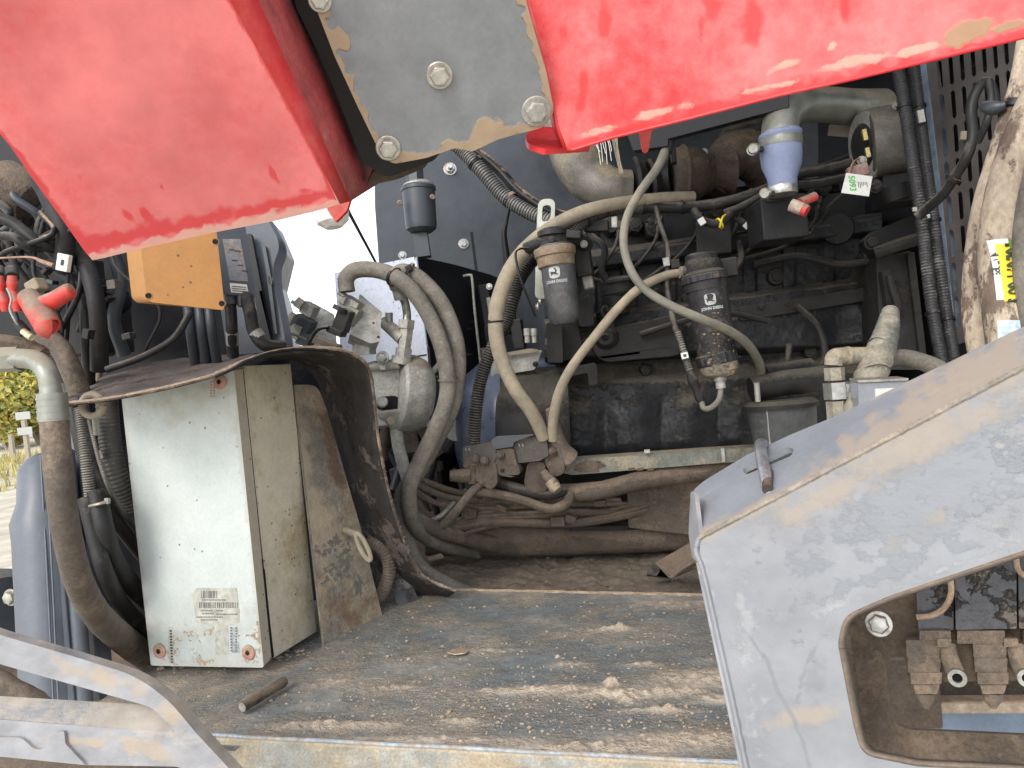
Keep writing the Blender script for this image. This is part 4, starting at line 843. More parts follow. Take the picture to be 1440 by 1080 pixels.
# sticker
LP = PN(WB.o + WB.n * .0004, WB.n)
st = sheet('sticker', [(270, 836), (276, 827), (333, 827), (337, 862), (336, 876), (320, 880), (322, 921), (303, 921), (302, 880), (276, 876), (273, 850)], LP, .0004, M('sticker_paper', (.46, .47, .42), .6, dust=.3, dcol=(.50, .44, .32), scale=20, bump=.05, updust=0, film=.1), t, bevel=0)
L2 = PN(LP.o + LP.n * .0005, LP.n); rs = random.Random(3); gs = []
def q(x0, y0, x1, y1): gs.append(sheet_geo([(x0, y0), (x1, y0 + (x1 - x0) * .02), (x1, y1 + (x1 - x0) * .02), (x0, y1)], L2, .0003))
x = 283
while x < 306: w_ = rs.choice((.6, .9, 1.4)); q(x, 831, x + w_, 841); x += w_ + rs.choice((.8, 1.2, 1.8))
x = 280
while x < 334: w_ = rs.choice((.6, .9, 1.5)); q(x, 847, x + w_, 855); x += w_ + rs.choice((.8, 1.2, 1.8))
for yy, xs in ((843, (284, 316)), (858, (282, 298)), (858, (304, 312)), (862, (284, 300)), (863, (304, 334)), (867, (276, 312)), (871, (282, 304))):
    x = xs[0]
    while x < xs[1]: w_ = rs.uniform(.8, 2.6); q(x, yy, x + w_, yy + 1.5); x += w_ + rs.uniform(.5, 1.1)
for yy in range(882, 918, 4): q(324.0, yy, 326.5, yy + 2); q(331, yy, 333, yy + 2.4)
mk('sticker_print', *join_geo(*gs), M('sticker_ink', (.16, .16, .16), .8, dust=.3, dcol=(.4, .36, .3), scale=60, bump=0), t)['kind'] = 'stuff'
sheet('sticker', [(236, 882), (243, 882), (245, 935), (238, 935)], LP, .0004, bpy.data.materials['sticker_paper'], t, bevel=0); gs = []
for yy in range(886, 932, 4): q(238.5 + (yy - 886) * .04, yy, 241.5 + (yy - 886) * .04, yy + 2.4)
mk('sticker_print', *join_geo(*gs), 'print_', t)['kind'] = 'stuff'
sheet('sticker', [(323, 883), (334, 883), (337, 918), (326, 918)], LP, .0004, M('pale_sticker', (.44, .47, .50), .6, dust=.2, scale=20), t, bevel=0)
rustm = M('rust_splash', (.30, .19, .09), .9, dust=.4, dcol=(.40, .28, .15), scale=30, bump=.6)
for yy in range(536, 560, 4):
    for xx in (296, 300): sheet('red_print', [(xx, yy), (xx + 2, yy), (xx + 2, yy + 2.2), (xx, yy + 2.2)], LP, .0003, M('faint_red_ink', (.55, .25, .2), .7, dust=.3, scale=30) if yy == 536 and xx == 296 else bpy.data.materials['faint_red_ink'], t, bevel=0)
# mounting plate and pin
MP = PL((430, 543, 1.43), (458, 928, 1.33), (540, 880, 1.45))
t = thing('mounting_plate', 'tall dusty grey steel mounting plate standing right of the white control box', 'plate', MP.at(470, 900))
wp = M('worn_plate', (.19, .185, .17), .5, dust=.55, dcol=(.36, .29, .20), scale=8, bump=.6, updust=.1, var=.3, film=.25)
stain(wp, 'rust', (.11, .065, .042), (.19, .11, .07), .5, .26, 40, .6, .9, .4, .8)
stain(wp, 'tan', (.38, .31, .22), (.46, .37, .27), .5, .32, 25, .6, .9, .3, .7)
stain(wp, 'chip', (.09, .09, .085), (.13, .13, .12), .72, .07, 110, .9, .6, .3, .8)
psheet('plate', rnd([(413, 541, 3), (446, 541, 12), (458, 572, 6), (508, 745), (541, 880, 4), (458, 928, 3)], 3), MP, .006, wp, t, (), 4, .001, {
  'rust': [ell(458, 600, 8, 52, -16), ell(470, 650, 7, 40, -16, .9), ell(440, 820, 16, 60, 0, .7), ell(480, 860, 50, 30, 0, .6)], 'tan': [ell(450, 560, 18, 16), ell(430, 700, 18, 160, -8, .75), ell(455, 760, 40, 60, -10, .8)], 'chip': [ell(475, 790, 32, 46, -10, .8), ell(505, 830, 16, 20, 0, .8)]})
t = thing('eye_pin', 'dusty steel pin with a long loop head stuck through the mounting plate', 'pin', MP.at(485, 745))
n_ = MP.n; a = MP.at(484, 745); mk('washer', *lathe_geo(a + n_ * .001, a + n_ * .004, [(0, .012), (1, .012)], 22), 'tan', t, smooth=True)
b = S(503, 752, 1.34); mk('shaft', *lathe_geo(a, b, [(0, .007), (1, .0065)], 16), 'tan', t, smooth=True)
cc = S(511, 769, 1.33); lp = [cc + (rt * (math.cos(k * math.pi / 14) * 5 + math.sin(k * math.pi / 14) * 9) - up * (math.sin(k * math.pi / 14) * 19 - math.cos(k * math.pi / 14) * 1)) * 1.33 / F for k in range(29)]
mk('loop', *tube_geo(lp, .0042, 10, caps=False), 'tan', t, smooth=True)
# small conduit behind plate foot
tag(tube('conduit', [(515, 760, 1.50), (540, 775, 1.5), (548, 800, 1.5), (540, 830, 1.5), (525, 850, 1.5)], 10, 'mudhose', corr=(.006, .08)), 'brown corrugated hose curving out behind the foot of the mounting plate', 'hose')
# ------------------------------------------------------------------ mud flap
t = thing('mud_flap', 'curved brown black rubber flap arching over the white control box', 'rubber flap', S(300, 520, 1.15))
N_ = [(82, 569, 1.08), (105, 566, 1.08), (150, 561, 1.09), (200, 552, 1.10), (250, 541, 1.11), (300, 527, 1.13), (345, 507, 1.15), (390, 494, 1.18), (430, 489, 1.22), (475, 491, 1.25), (503, 501, 1.28), (519, 520, 1.30), (526, 560, 1.32), (531, 610, 1.34), (541, 665, 1.37), (555, 720, 1.40), (572, 770, 1.43), (595, 810, 1.46), (640, 831, 1.48)]
B_f = [(88, 565, 1.12), (112, 550, 1.25), (150, 527, 1.35), (200, 512, 1.42), (250, 505, 1.45), (300, 500, 1.48), (345, 497, 1.5), (375, 500, 1.5), (400, 503, 1.52), (425, 512, 1.53), (445, 530, 1.55), (455, 560, 1.56), (460, 600, 1.56), (468, 650, 1.57), (480, 700, 1.58), (500, 760, 1.60), (520, 800, 1.6), (560, 835, 1.6), (610, 850, 1.62)]
a = cr([S(*p) for p in N_], 7); b = cr([S(*p) for p in B_f], 7); NN = len(a); K = 14; vs, fs = [], []
for j in range(K + 1):
    for i in range(NN):
        p = a[i].lerp(b[i], j / K); ww = noise.noise(p * 22) * .006 * min(1, j * .5)
        vs.append(p + ww * MZ + MX * ww)
fs = [(j * NN + i, j * NN + i + 1, (j + 1) * NN + i + 1, (j + 1) * NN + i) for j in range(K) for i in range(NN - 1)]
mk('flap_sheet', vs, fs, 'rubbersheet', t, smooth=True, solid=.004, sharp=80)
mk('edge_bead', *tube_geo(a, [.0030 * (1 + .4 * noise.noise(p * 150)) for p in a], 8), M('frayed_edge', (.10, .075, .06), .85, dust=.5, dcol=(.38, .29, .22), scale=30, bump=.8, updust=.7), t, smooth=True)
tube('trim_cord', [(303, 529, 1.10), (325, 519, 1.10), (350, 506, 1.11), (385, 495, 1.14), (420, 491, 1.18), (460, 492, 1.22)], 3.2, 'tie', t, seg=10)
rs = random.Random(8); vs, fs = [], []
for k in range(420):
    i = rs.randrange(0, NN); crumb(a[i] + MZ * .002 + MX * rs.uniform(-.003, .003), rs.uniform(.0006, .0019))
sm = tag(mk('mud_grains', vs, fs, 'mudedge', None), 'pale mud grains clinging to the edge of the rubber flap', 'mud', kind='stuff')
# ================================================================== BACK WALL AND TANK
# engine bay shell: firewall, unseen roof added for shade, far side
FW = PL((525, 270, 2.25), (545, 500, 2.2), (1000, 300, 2.35))
t = thing('firewall', 'dark blue grey painted firewall panel with bolts behind the engine', 'panel', FW.at(640, 300))
sheet('panel_face', [(525, 120), (527, 290), (546, 560), (546, 900), (1500, 900), (1700, -100), (525, -100)], FW, .012, 'wall', t, bevel=.002)
for x, y, r in [(652, 343, 5.5), (641, 294 + 50 * 0 + 0, 0), (633, 238, 7), (566, 359, 4.5), (760, 100, 5)]:
    if r: bolt(FW.at(x, y), r, t, 'zinc', FW.n, stud=.8 if y == 238 else 0)
mk('seam_strip', *sheet_geo([(661, 326), (665, 326), (672, 382), (668, 382)], PN(FW.o + FW.n * .001, FW.n), .001), 'navy', t)
r0 = S(1150, -40, 1.1)
zt = 2.62
hd = sheet('hood_sheet', [(0, 0)] * 0 or [(525, -100), (1700, -160), (1700, -60), (525, 0)], PL((525, -100, 2.3), (1700, -160, 1.9), (525, 0, 2.3)), .01, 'navy') if False else None
hv, hf = box_geo(CAM + MX * .62 + MY * 1.78 + MZ * .76, (MX, MY, MZ), (1.75, 1.6, .012))
tag(mk('unseen_shade_hood', hv, hf, 'navy', bevel=.002), 'unseen black hood sheet added over the engine bay to keep it dark', 'hood')  # roof slab above the view, added only to darken the engine bay
# tank box: left face coloured pale for sky light, right face black
TB = PL((475, 388, 1.95), (585, 360, 1.80), (500, 560, 1.93))
TR = PL((585, 360, 1.80), (602, 520, 1.80), (690, 388, 2.12))
t = thing('tank', 'black sheet steel tank with a bright speckled left face behind the curved hoses', 'tank', TB.at(585, 500))
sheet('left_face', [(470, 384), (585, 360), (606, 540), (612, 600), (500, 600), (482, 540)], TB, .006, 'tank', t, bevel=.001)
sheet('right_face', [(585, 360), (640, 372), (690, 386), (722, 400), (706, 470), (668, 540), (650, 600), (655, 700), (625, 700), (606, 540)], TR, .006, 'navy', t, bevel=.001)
v, f = [TB.at(470, 384), TB.at(585, 360), TR.at(690, 387), S(600, 372, 2.25)], [(0, 1, 2, 3)]
mk('top_face', v, f, 'navy', t, solid=.004)
sheet('face_seam', [(586, 500), (600, 498), (600, 500), (586, 502)], PN(TB.o + TB.n * .0008, TB.n), .0006, 'navy', t, bevel=0)
sheet('weld_line', [(601, 488), (604, 488), (608, 545), (604, 545)], PN(TB.o + TB.n * .002, TB.n), .003, 'black', t, bevel=0)
for x, y in [(660, 451), (657, 461), (656, 497)]: sheet('scuff', [(x, y), (x + 7, y), (x + 7, y + 2.4), (x, y + 2.4)], PN(TR.o + TR.n * .0006, TR.n), .0003, 'wall', t, bevel=0)
tube('filler_post', [(578, 195, 1.86), (580, 235, 1.86), (586, 290, 1.85), (596, 362, 1.85)], 14, 'wall', t, seg=4, straight=True)
t = thing('breather_canister', 'blue grey breather canister on a square post above the black tank', 'canister', S(590, 300, 1.83))
lathe('canister_body', (588, 260, 1.84), (593, 327, 1.84), [(0, 17), (.02, 22), (.06, 24.5), (.12, 24.5), (.13, 23), (.85, 22), (.93, 21), (1, 15)], 'wall', t, 30)
lathe('cap_ring', (587, 256, 1.84), (588, 263, 1.84), [(0, 15), (.4, 21), (1, 22)], 'alu', t, 30)
for x, y in [(608, 277), (562, 285)]: lathe('copper_stud', (x, y, 1.80), (x + 1, y, 1.79), [(0, 4), (1, 3)], 'orange', t, 8)
tube('stem', [(583, 225, 1.84), (585, 258, 1.84)], 12, 'wall', t, seg=6, straight=True)
tag(tube('strut_rod', [(486, 288, 1.9), (493, 303, 1.9), (530, 372, 2.0)], [3.6, 2.4, 1.8], 'black'), 'thin black strut rod slanting across the bright sky gap', 'rod')
# vents
tag(tube('handle_rod', [(652, 388, 1.95), (661, 387, 1.94), (664, 393, 1.94), (668, 440, 1.95), (676, 512, 1.98)], 2.0, 'alu', seg=8), 'thin bent steel rod hanging down the dark tank face', 'rod')
t = thing('radiator_bracket', 'narrow dusty ribbed bracket between the dark tank and the tan hose', 'bracket', S(688, 450, 2.0))
bx('bracket_body', 687, 452, 2.02, 14, 105, .03, 'engine2', t, roll=-3, bevel=.002); bx('bracket_inner', 690, 440, 2.0, 6, 44, .02, 'alu', t, roll=-3, bevel=.001)
bolt((688, 403, 2.0), 3.5, t, 'zinc'); bolt((680, 497, 1.99), 6, t, 'orange'); bx('slot_cover', 686, 475, 2.0, 7, 30, .02, 'engine', t, roll=-3, bevel=.001)
# cable with zip tie hanging on firewall
tag(tube('thin_cable', [(718, 288, 2.1), (713, 310, 2.12), (709, 330, 2.12), (712, 360, 2.12), (716, 400, 2.12), (722, 470, 2.12)], [1.5, 2, 4, 5, 5, 6], 'tie'), 'black cable hanging from the corrugated conduit in front of the firewall', 'cable')
t = thing('conduit', 'thick corrugated conduit slanting down across the firewall from the hinge plate', 'conduit', S(700, 260, 1.95))
tube('conduit_body', [(636, 200, 1.95), (655, 216, 1.95), (680, 243, 1.93), (705, 272, 1.92), (735, 294, 1.9), (775, 312, 1.88), (800, 320, 1.88)], 10.5, M('grey_corrugated', (.16, .155, .15), .45, dust=.4, dcol=(.34, .30, .25), scale=9, bump=.1, updust=.1), t, corr=(.0075, .2), seg=18)
for p, q in [((668, 229, 1.94), (675, 236, 1.94)), ((717, 281, 1.915), (724, 286, 1.91))]: strap('cable_tie', p, q, 11, 'tie', t, .01, .002)
tag(tube('conduit', [(660, 205, 2.0), (700, 238, 1.98), (730, 270, 1.96), (770, 296, 1.94), (800, 305, 1.94)], 7, 'tie'), 'smooth black conduit lying behind the corrugated one across the firewall', 'conduit')
t = thing('lifting_eye', 'pale slotted steel lifting eye standing above the left fuel filter', 'lifting eye', S(768, 300, 1.62))
sheet('eye_plate', rnd([(757, 280, 12), (781, 279, 12), (779, 330), (778, 420), (752, 420), (754, 330)], 8, 6), PL((757, 280, 1.66), (781, 279, 1.65), (754, 420, 1.66)), .006, 'steel', t, [rnd([(763, 289, 5), (775, 288, 5), (774, 310, 5), (762, 312, 5)], 5, 5)], bevel=.001)

# ================================================================== ENGINE
t = thing('engine', 'big dark dusty six cylinder diesel engine filling the bay', 'engine', S(950, 640, 1.7))
def eb(name, x0, y0, x1, y1, d, dep, mat='engine', roll=0, bev=.006, yaw=4): return bx(name, (x0 + x1) / 2, (y0 + y1) / 2, d, x1 - x0, y1 - y0, dep, mat, t, roll=roll, yaw=yaw, bevel=bev)
def ep(name, pts, d0, d1, dep, mat='engine', bev=.006, r=6, dz=0):
    """front face polygon on a plane whose depth runs from d0 (left) to d1 (right)"""
    xs = [p[0] for p in pts]; y = pts[0][1]; a, b = S(min(xs), y, d0), S(max(xs), y, d1)
    return sheet(name, rnd(pts, r, 3), PL(a, b, a - MZ * .1 + MY * dz), dep, mat, t, bevel=bev, ext=EY)
ep('crankcase', [(765, 470), (830, 462), (1235, 412), (1240, 700), (770, 700)], 1.80, 1.76, .40, 'engine')
ep('water_jacket', [(828, 468), (960, 440), (960, 500), (850, 510), (836, 498)], 1.70, 1.69, .12, 'engine2', .012, 14)
ep('water_jacket', [(950, 446), (1052, 432), (1054, 480), (950, 496)], 1.74, 1.73, .08, 'engine', .010, 10)
ep('side_rail', [(1040, 432), (1235, 402), (1236, 420), (1040, 452)], 1.72, 1.70, .10, 'engine2', .006)
ep('cylinder_head', [(830, 366), (1240, 305), (1240, 404), (835, 466)], 1.84, 1.80, .3, 'engine')
ep('head_ledge', [(828, 362), (985, 334), (1240, 300), (1242, 318), (988, 352), (832, 382)], 1.76, 1.74, .12, 'engine2', .006)
ep('manifold', [(850, 300), (1230, 262), (1240, 300), (985, 334), (852, 358)], 1.90, 1.86, .2, 'engine', .012, 12)
ep('valve_cover', [(830, 286), (1235, 240), (1240, 280), (840, 320)], 2.0, 1.95, .25, 'black', .015, 10)
def sst(a, b, x): x = max(0, min(1, (x - a) / (b - a))); return x * x * (3 - 2 * x)
def block_h(x, y):
    v = y + .13 * (x - 830); w_ = y + .05 * (x - 830)
    h = .05 * sst(352, 360, v) * (1 - sst(376, 384, v)) + .012 * sst(376, 384, v) * (1 - sst(438, 444, v)) * (1 if math.cos((x - 830) / 56 * 2 * math.pi) > .55 else 0)
    h += .045 * sst(440, 447, v) * (1 - sst(500, 512, w_)) + .03 * sst(468, 476, v) * (1 if x < 965 else .3) * (1 - sst(500, 512, w_))
    b = sst(508, 560, w_); lob = .5 + .5 * math.cos((x - 812) / 79 * 2 * math.pi)
    h += .055 * b * (1 - sst(625, 660, w_) * .5) + .022 * sst(552, 585, w_) * (lob ** .6) + .012 * math.exp(-((w_ - 540) / 10) ** 2)
    h -= .02 * math.exp(-(((x - 1180) / 26) ** 2 + ((y - 470) / 34) ** 2)) 
    q = Vector((x / 40, y / 40, 2)); h += .004 * noise.fractal(q, .8, 2.1, 4) + .0012 * noise.noise(q * 9)
    return h
NU, NV = 240, 160; vs = []
for j in range(NV + 1):
    for i in range(NU + 1):
        x = 766 + (1240 - 766) * i / NU; y = (352 + (655 - 352) * j / NV) - max(0, (x - 830)) * .13 * (1 - j / NV); vs.append(S(x, y, 1.80 - .03 * i / NU - block_h(x, y)))
mk('cylinder_block', vs, [(j * (NU + 1) + i, j * (NU + 1) + i + 1, (j + 1) * (NU + 1) + i + 1, (j + 1) * (NU + 1) + i) for j in range(NV) for i in range(NU)], M('block_casting', (.016, .018, .022), .42, dust=.28, dcol=(.10, .088, .072), scale=8, bump=1.3, updust=.50, var=.35, film=.06, fine=120), t, smooth=True, sharp=180)
for k in range(9):
    x = 800 + k * 50; bolt(S(x, 545 - k * 1.5, 1.735), 4.0, t, 'engine2', -EY)
for k in range(10): bolt(S(850 + k * 40, 388 - k * 5.6, 1.825), 4.6, t, 'engine2', -EY)
for k in range(5): bolt(S(1070 + k * 36, 432 - k * 4.4, 1.715), 3.6, t, 'engine2', -EY)
lathe('core_plug', S(851, 474, 1.68), S(853, 474, 1.72), [(0, 11), (.25, 16), (.5, 18), (1, 19)], 'engine2', t, 26); lathe('plug_bore', S(851, 474, 1.676), S(851, 474, 1.68), [(0, 4), (1, 5)], 'hole', t, 14)
# front (right) accessory housings
ep('gear_cover', [(1232, 362), (1282, 352), (1300, 470), (1300, 520), (1240, 520)], 1.62, 1.60, .18, 'engine2', .008)
ep('gear_cover_lip', [(1276, 356), (1286, 354), (1303, 500), (1294, 502)], 1.595, 1.59, .02, 'engine2', .003, 2)
ep('gear_cover_rib', [(1240, 380), (1252, 378), (1262, 450), (1250, 452)], 1.60, 1.60, .03, 'engine2', .004, 3)
tube('cast_vein', [(1250, 388, 1.6), (1256, 410, 1.595), (1262, 430, 1.595), (1258, 450, 1.6)], 5, 'engine2', t)
ep('idler_bracket', [(1218, 338), (1236, 322), (1290, 300), (1292, 330), (1236, 362)], 1.60, 1.58, .05, 'engine', .006, 6)
bolt((1226, 341, 1.58), 8, t, 'engine2'); lathe('pulley', S(1180, 322, 1.80), S(1178, 322, 1.72), [(0, 24), (.3, 24), (.31, 17), (.7, 17), (.71, 22), (1, 20)], 'engine', t, 30)
tube('lower_tube', [(1230, 356, 1.58), (1265, 344, 1.56), (1292, 336, 1.55)], 9, 'engine2', t)
# injection pump and small castings
for x, y, r, h, mm in [(868, 404, 24, 26, 'engine2'), (866, 424, 19, 20, 'engine'), (862, 440, 24, 14, 'engine')]: lathe('pump_body', (x - 2, y - h / 2, 1.70), (x + 2, y + h / 2, 1.70), [(0, r * .8), (.12, r), (.85, r), (1, r * .85)], mm, t, 26, ribs=(.2, .8, -.05))
lathe('pump_cap', (870, 391, 1.69), (871, 398, 1.69), [(0, 18), (.5, 25), (1, 25)], 'engine2', t, 26)
ep('pump_bracket', [(812, 420), (834, 418), (836, 458), (814, 460)], 1.66, 1.66, .06, 'engine2', .005)
ep('pump_bracket', [(848, 440), (862, 438), (864, 480), (850, 482)], 1.68, 1.68, .06, 'engine', .004)
tube('link_ring', [(851, 430, 1.66), (846, 437, 1.66), (850, 446, 1.66), (856, 440, 1.66), (851, 430, 1.66)], 2.5, 'engine2', t)
ep('casting_step', [(790, 520), (838, 510), (840, 520), (840, 540), (828, 542), (826, 524), (792, 532)], 1.66, 1.66, .05, 'engine2', .003, 3)
ep('block_foot', [(772, 450), (812, 446), (820, 500), (776, 512)], 1.70, 1.70, .10, 'engine2', .006)
ep('upright_web', [(768, 455), (790, 455), (792, 510), (770, 510)], 1.64, 1.64, .05, 'engine2', .003, 3)
# flywheel bell housing, left end of engine
lathe('bell_housing', S(638, 606, 1.84), S(792, 598, 1.82), [(0, 14), (.02, 36), (.07, 60), (.16, 80), (.30, 96), (.42, 103), (.46, 107), (.5, 107), (.51, 96), (1, 96)], M('bell_paint', (.07, .09, .14), .28, dust=.08, scale=8, bump=.15, updust=.05, film=.03), t, 56)
lathe('clutch_cover', S(700, 606, 1.78), S(800, 602, 1.77), [(0, 70), (.05, 84), (.12, 88), (.9, 90), (1, 84)], 'engine2', t, 44)
ep('inspection_plate', [(691, 500), (763, 492), (752, 520), (690, 530)], 1.70, 1.68, .02, 'alu', .002, 3)
ep('plate_flap', [(704, 497), (745, 490), (757, 491), (755, 495), (706, 501)], 1.68, 1.67, .006, 'tan', .001, 2)
ep('plate_side', [(690, 530), (752, 521), (750, 530), (706, 540), (692, 546)], 1.71, 1.70, .02, 'engine', .002, 3)
ep('housing_web', [(684, 545), (698, 541), (692, 620), (680, 622)], 1.70, 1.70, .05, 'engine2', .003, 3)
for x, y in [(713, 576), (731, 575)]: blotch('chipped_spot', x, y, 5, 3.5, PN(S(x, y, 1.665), -MY), 'tan', t, x, thick=.001)
ep('housing_front', [(690, 555), (760, 540), (780, 600), (780, 625), (692, 630)], 1.68, 1.68, .06, 'engine', .012, 12)
lathe('bell_plug', S(640, 605, 1.73), S(644, 605, 1.75), [(0, 15), (1, 16)], 'alu', t, 24)
bolt((753, 512, 1.665), 3, t, 'tie'); bolt((745, 487 + 10 * 0, 1.7), 0.1, t)
for x, y in [(742, 484), (752, 484)]: lathe('fitting', (x - 1, y - 22, 1.75), (x, y - 4 + 2, 1.75), [(0, 5), (.5, 5), (.55, 4), (1, 4)], 'alu', t, 10)
bx('relay_box', 727, 470, 1.78, 16, 42, .03, 'engine2', t, roll=-3)
# ---- steel rail along the block
t = thing('block_rail', 'greenish grey dusty steel rail running along the foot of the engine', 'rail', S(930, 650, 1.6))
RP = PL((800, 655, 1.62), (1075, 635, 1.60), (800, 690, 1.62))
sheet('rail_face', rnd([(786, 648), (985, 634), (1075, 628), (1075, 647), (1000, 652), (806, 668), (786, 664)], 1), RP, .05, M('rail_paint', (.13, .16, .15), .6, dust=.52, dcol=(.34, .29, .21), scale=9, bump=.5, updust=.3, var=.25, film=.25), t, bevel=.002, ext=EY)
bx('rail_clip', 1017, 640, 1.598, 5, 20, .02, 'alu', t, bevel=.001); bx('small_tab', 910, 635, 1.6, 8, 5, .01, 'alu', t, bevel=.001)
for x in (888, 900, 915): bx('drip_edge', x, 660, 1.61, 9, 4, .01, 'brown', t, roll=-4, bevel=.001)
blotch('mud_patch', 826, 655, 22, 8, RP, 'brown', t, 2, thick=.001)
# ---- starter bracket cluster
t = thing('harness_bracket', 'dark dusty stamped bracket carrying hose clamps at the lower left of the engine', 'bracket', S(715, 640, 1.55))
def hb(name, pts, d, dep, mat, r=3, bev=.0018):
    return sheet(name, rnd(pts, r, 3), PN(S(pts[0][0], pts[0][1], d), -MY), dep, mat, t, bevel=bev)
hb('bracket_plate', [(650, 628), (696, 622), (698, 645), (690, 656), (652, 658)], 1.56, .02, M('bracket_paint', (.035, .035, .038), .5, dust=.45, dcol=(.20, .145, .10), scale=14, bump=.5, updust=.5, film=.2))
hb('bracket_plate', [(722, 620), (768, 615), (772, 640), (760, 648), (724, 652)], 1.55, .02, bpy.data.materials['bracket_paint'])
hb('bridge_plate', [(690, 620), (697, 614), (752, 611), (722, 622), (722, 628), (694, 632)], 1.545, .01, 'wall')
hb('clamp_body', [(692, 634), (722, 630), (726, 650), (733, 666), (720, 672), (700, 668), (692, 650)], 1.55, .03, 'brown', 6)
hb('clamp_body', [(655, 656), (698, 650), (700, 680), (690, 690), (672, 678), (655, 672)], 1.56, .03, 'brown', 6)
hb('clamp_body', [(768, 616), (790, 620), (795, 666), (778, 672), (765, 650)], 1.55, .03, 'brown', 8)
hb('lower_clamp', [(742, 650), (766, 650), (770, 690), (748, 694), (736, 680)], 1.56, .03, 'rust', 6)
for x, y in [(668, 646), (681, 648), (703, 640), (776, 635)]: bolt((x, y, 1.54), 4.5, t, 'brown')
bolt((706, 661, 1.545), 2, t, 'tie')
for x in (655, 660, 730, 735): bx('stamp_mark', x, 632 if x < 700 else 626, 1.556 if x < 700 else 1.546, 1, 4, .003, 'alu', t, roll=-15, bevel=0)
tube('hose_stub', [(633, 669, 1.56), (650, 669, 1.56), (662, 668, 1.56)], [8, 10, 10], 'brown', t, straight=True)
tube('hose_stub', [(764, 665, 1.53), (780, 683, 1.51)], [7, 9], 'rust', t, straight=True); lathe('stub_tip', (774, 677, 1.515), (784, 690, 1.505), [(0, 8.5), (.6, 9), (1, 7)], 'orange', t, 16)
for x in (664, 678, 692): tube('spacer', [(x, 655, 1.56), (x, 680, 1.56)], 6, 'brown', t, straight=True)
tube('pipe', [(700, 680, 1.6), (740, 690, 1.58), (770, 695, 1.57), (795, 690, 1.58)], 8, 'engine2', t)
# ---- bottom pipes, beam
for i, (pts, r, mm, lb) in enumerate([
    ([(600, 760, 1.80), (700, 762, 1.80), (850, 758, 1.78), (975, 752, 1.75), (1060, 748, 1.74)], 21, 'brown', 'thick brown dust caked pipe lying along the bottom of the engine bay'),
    ([(765, 694, 1.60), (840, 690, 1.60), (900, 676, 1.62), (980, 664, 1.64), (1060, 655, 1.66)], 13, 'brown', 'brown hose sloping right just under the engine rail'),
    ([(665, 690, 1.58), (700, 695, 1.58), (740, 705, 1.58), (775, 716, 1.57), (798, 706, 1.57), (800, 694, 1.58)], 7, 'brown', 'small brown hose curling up under the stamped bracket'),
    ([(690, 668, 1.57), (665, 690, 1.57), (640, 720, 1.57), (618, 742, 1.60), (590, 745, 1.62)], 6, 'mudhose', 'muddy hose running down left from the stamped bracket'),
    ([(680, 676, 1.60), (655, 705, 1.60), (630, 738, 1.62), (600, 756, 1.66)], 4, 'mudhose', 'thin muddy line beside the hose under the stamped bracket'),
    ([(655, 690, 1.7), (640, 705, 1.66), (620, 725, 1.64), (600, 735, 1.64)], 3.5, 'alu', 'thin bare metal line under the left end of the bracket'),
    ([(560, 690, 1.55), (580, 725, 1.55), (615, 745, 1.6), (660, 758, 1.70), (710, 768, 1.8)], 11, 'mudhose', 'muddy hose end lying at the foot of the curved double hoses')]):
    tag(tube('hose', pts, r, mm, wob=.06, seg=16), lb, 'hose', 'brown hoses and pipes under the engine')
tag(sheet('frame_plate', rnd([(882, 688), (1010, 668), (1040, 760), (884, 742)], 3), PL((882, 688, 1.70), (1000, 670, 1.68), (884, 742, 1.70)), .01, 'brown', bevel=.002), 'flat brown dusty plate low beside the grey frame', 'plate')
tag(sheet('cross_member', rnd([(800, 733), (860, 726), (990, 728), (990, 737), (860, 740), (800, 741)], 2), PL((700, 735, 1.82), (990, 735, 1.78), (700, 745, 1.7)), .01, 'engine2', bevel=.002), 'narrow dark ledge under the flat brown plate', 'ledge')
tag(sheet('lower_sill', [(560, 700), (1100, 690), (1100, 800), (560, 800)], PL((560, 700, 1.95), (1100, 690, 1.9), (560, 800, 1.85)), .02, 'brown', bevel=.002), 'brown dust caked sill wall behind the bottom pipes', 'sill')
t = thing('gusset', 'small dusty steel channel slanting up right beside the grey frame', 'channel', S(955, 800, 1.5))
sheet('channel_top', rnd([(920, 792), (972, 762), (985, 775), (985, 795), (945, 812)], 2), PL((920, 792, 1.52), (980, 768, 1.48), (945, 812, 1.47)), .004, 'brown', t, bevel=.001)
sheet('channel_side', rnd([(908, 808), (920, 790), (940, 812)], 1), PL((908, 808, 1.52), (920, 790, 1.54), (940, 812, 1.46)), .004, 'navy', t, bevel=.001)
tube('channel_edge', [(945, 812, 1.46), (960, 800, 1.45), (985, 785, 1.44)], 3.5, 'brown', t, wob=.2)
# debris floor behind the deck
NU, NV = 200, 90; a, b, c, d = G(520, 850, ZD - .02), G(1120, 850, ZD - .02), S(1120, 765, 1.86), S(560, 772, 1.95)
vs = []
for j in range(NV + 1):
    for i in range(NU + 1):
        p = a.lerp(b, i / NU).lerp(d.lerp(c, i / NU), j / NV); vs.append(p + MZ * (.012 * noise.fractal(p * 14, .8, 2, 5) + .004 * max(0, noise.noise(p * 90))))
tag(mk('soil_bed', vs, [(j * (NU + 1) + i, j * (NU + 1) + i + 1, (j + 1) * (NU + 1) + i + 1, (j + 1) * (NU + 1) + i) for j in range(NV) for i in range(NU)], 'debris', None, smooth=True, sharp=180), 'bed of dark soil and debris on the bay floor behind the deck', 'soil', kind='stuff')
rs = random.Random(21); vs, fs = [], []
for k in range(450):
    p = a.lerp(b, rs.random()).lerp(d.lerp(c, rs.random()), rs.random() ** 1.3); p = p + MZ * (.012 * noise.fractal(p * 14, .8, 2, 5)); crumb(p + MZ * .001, .001 + .004 * rs.random() ** 5)
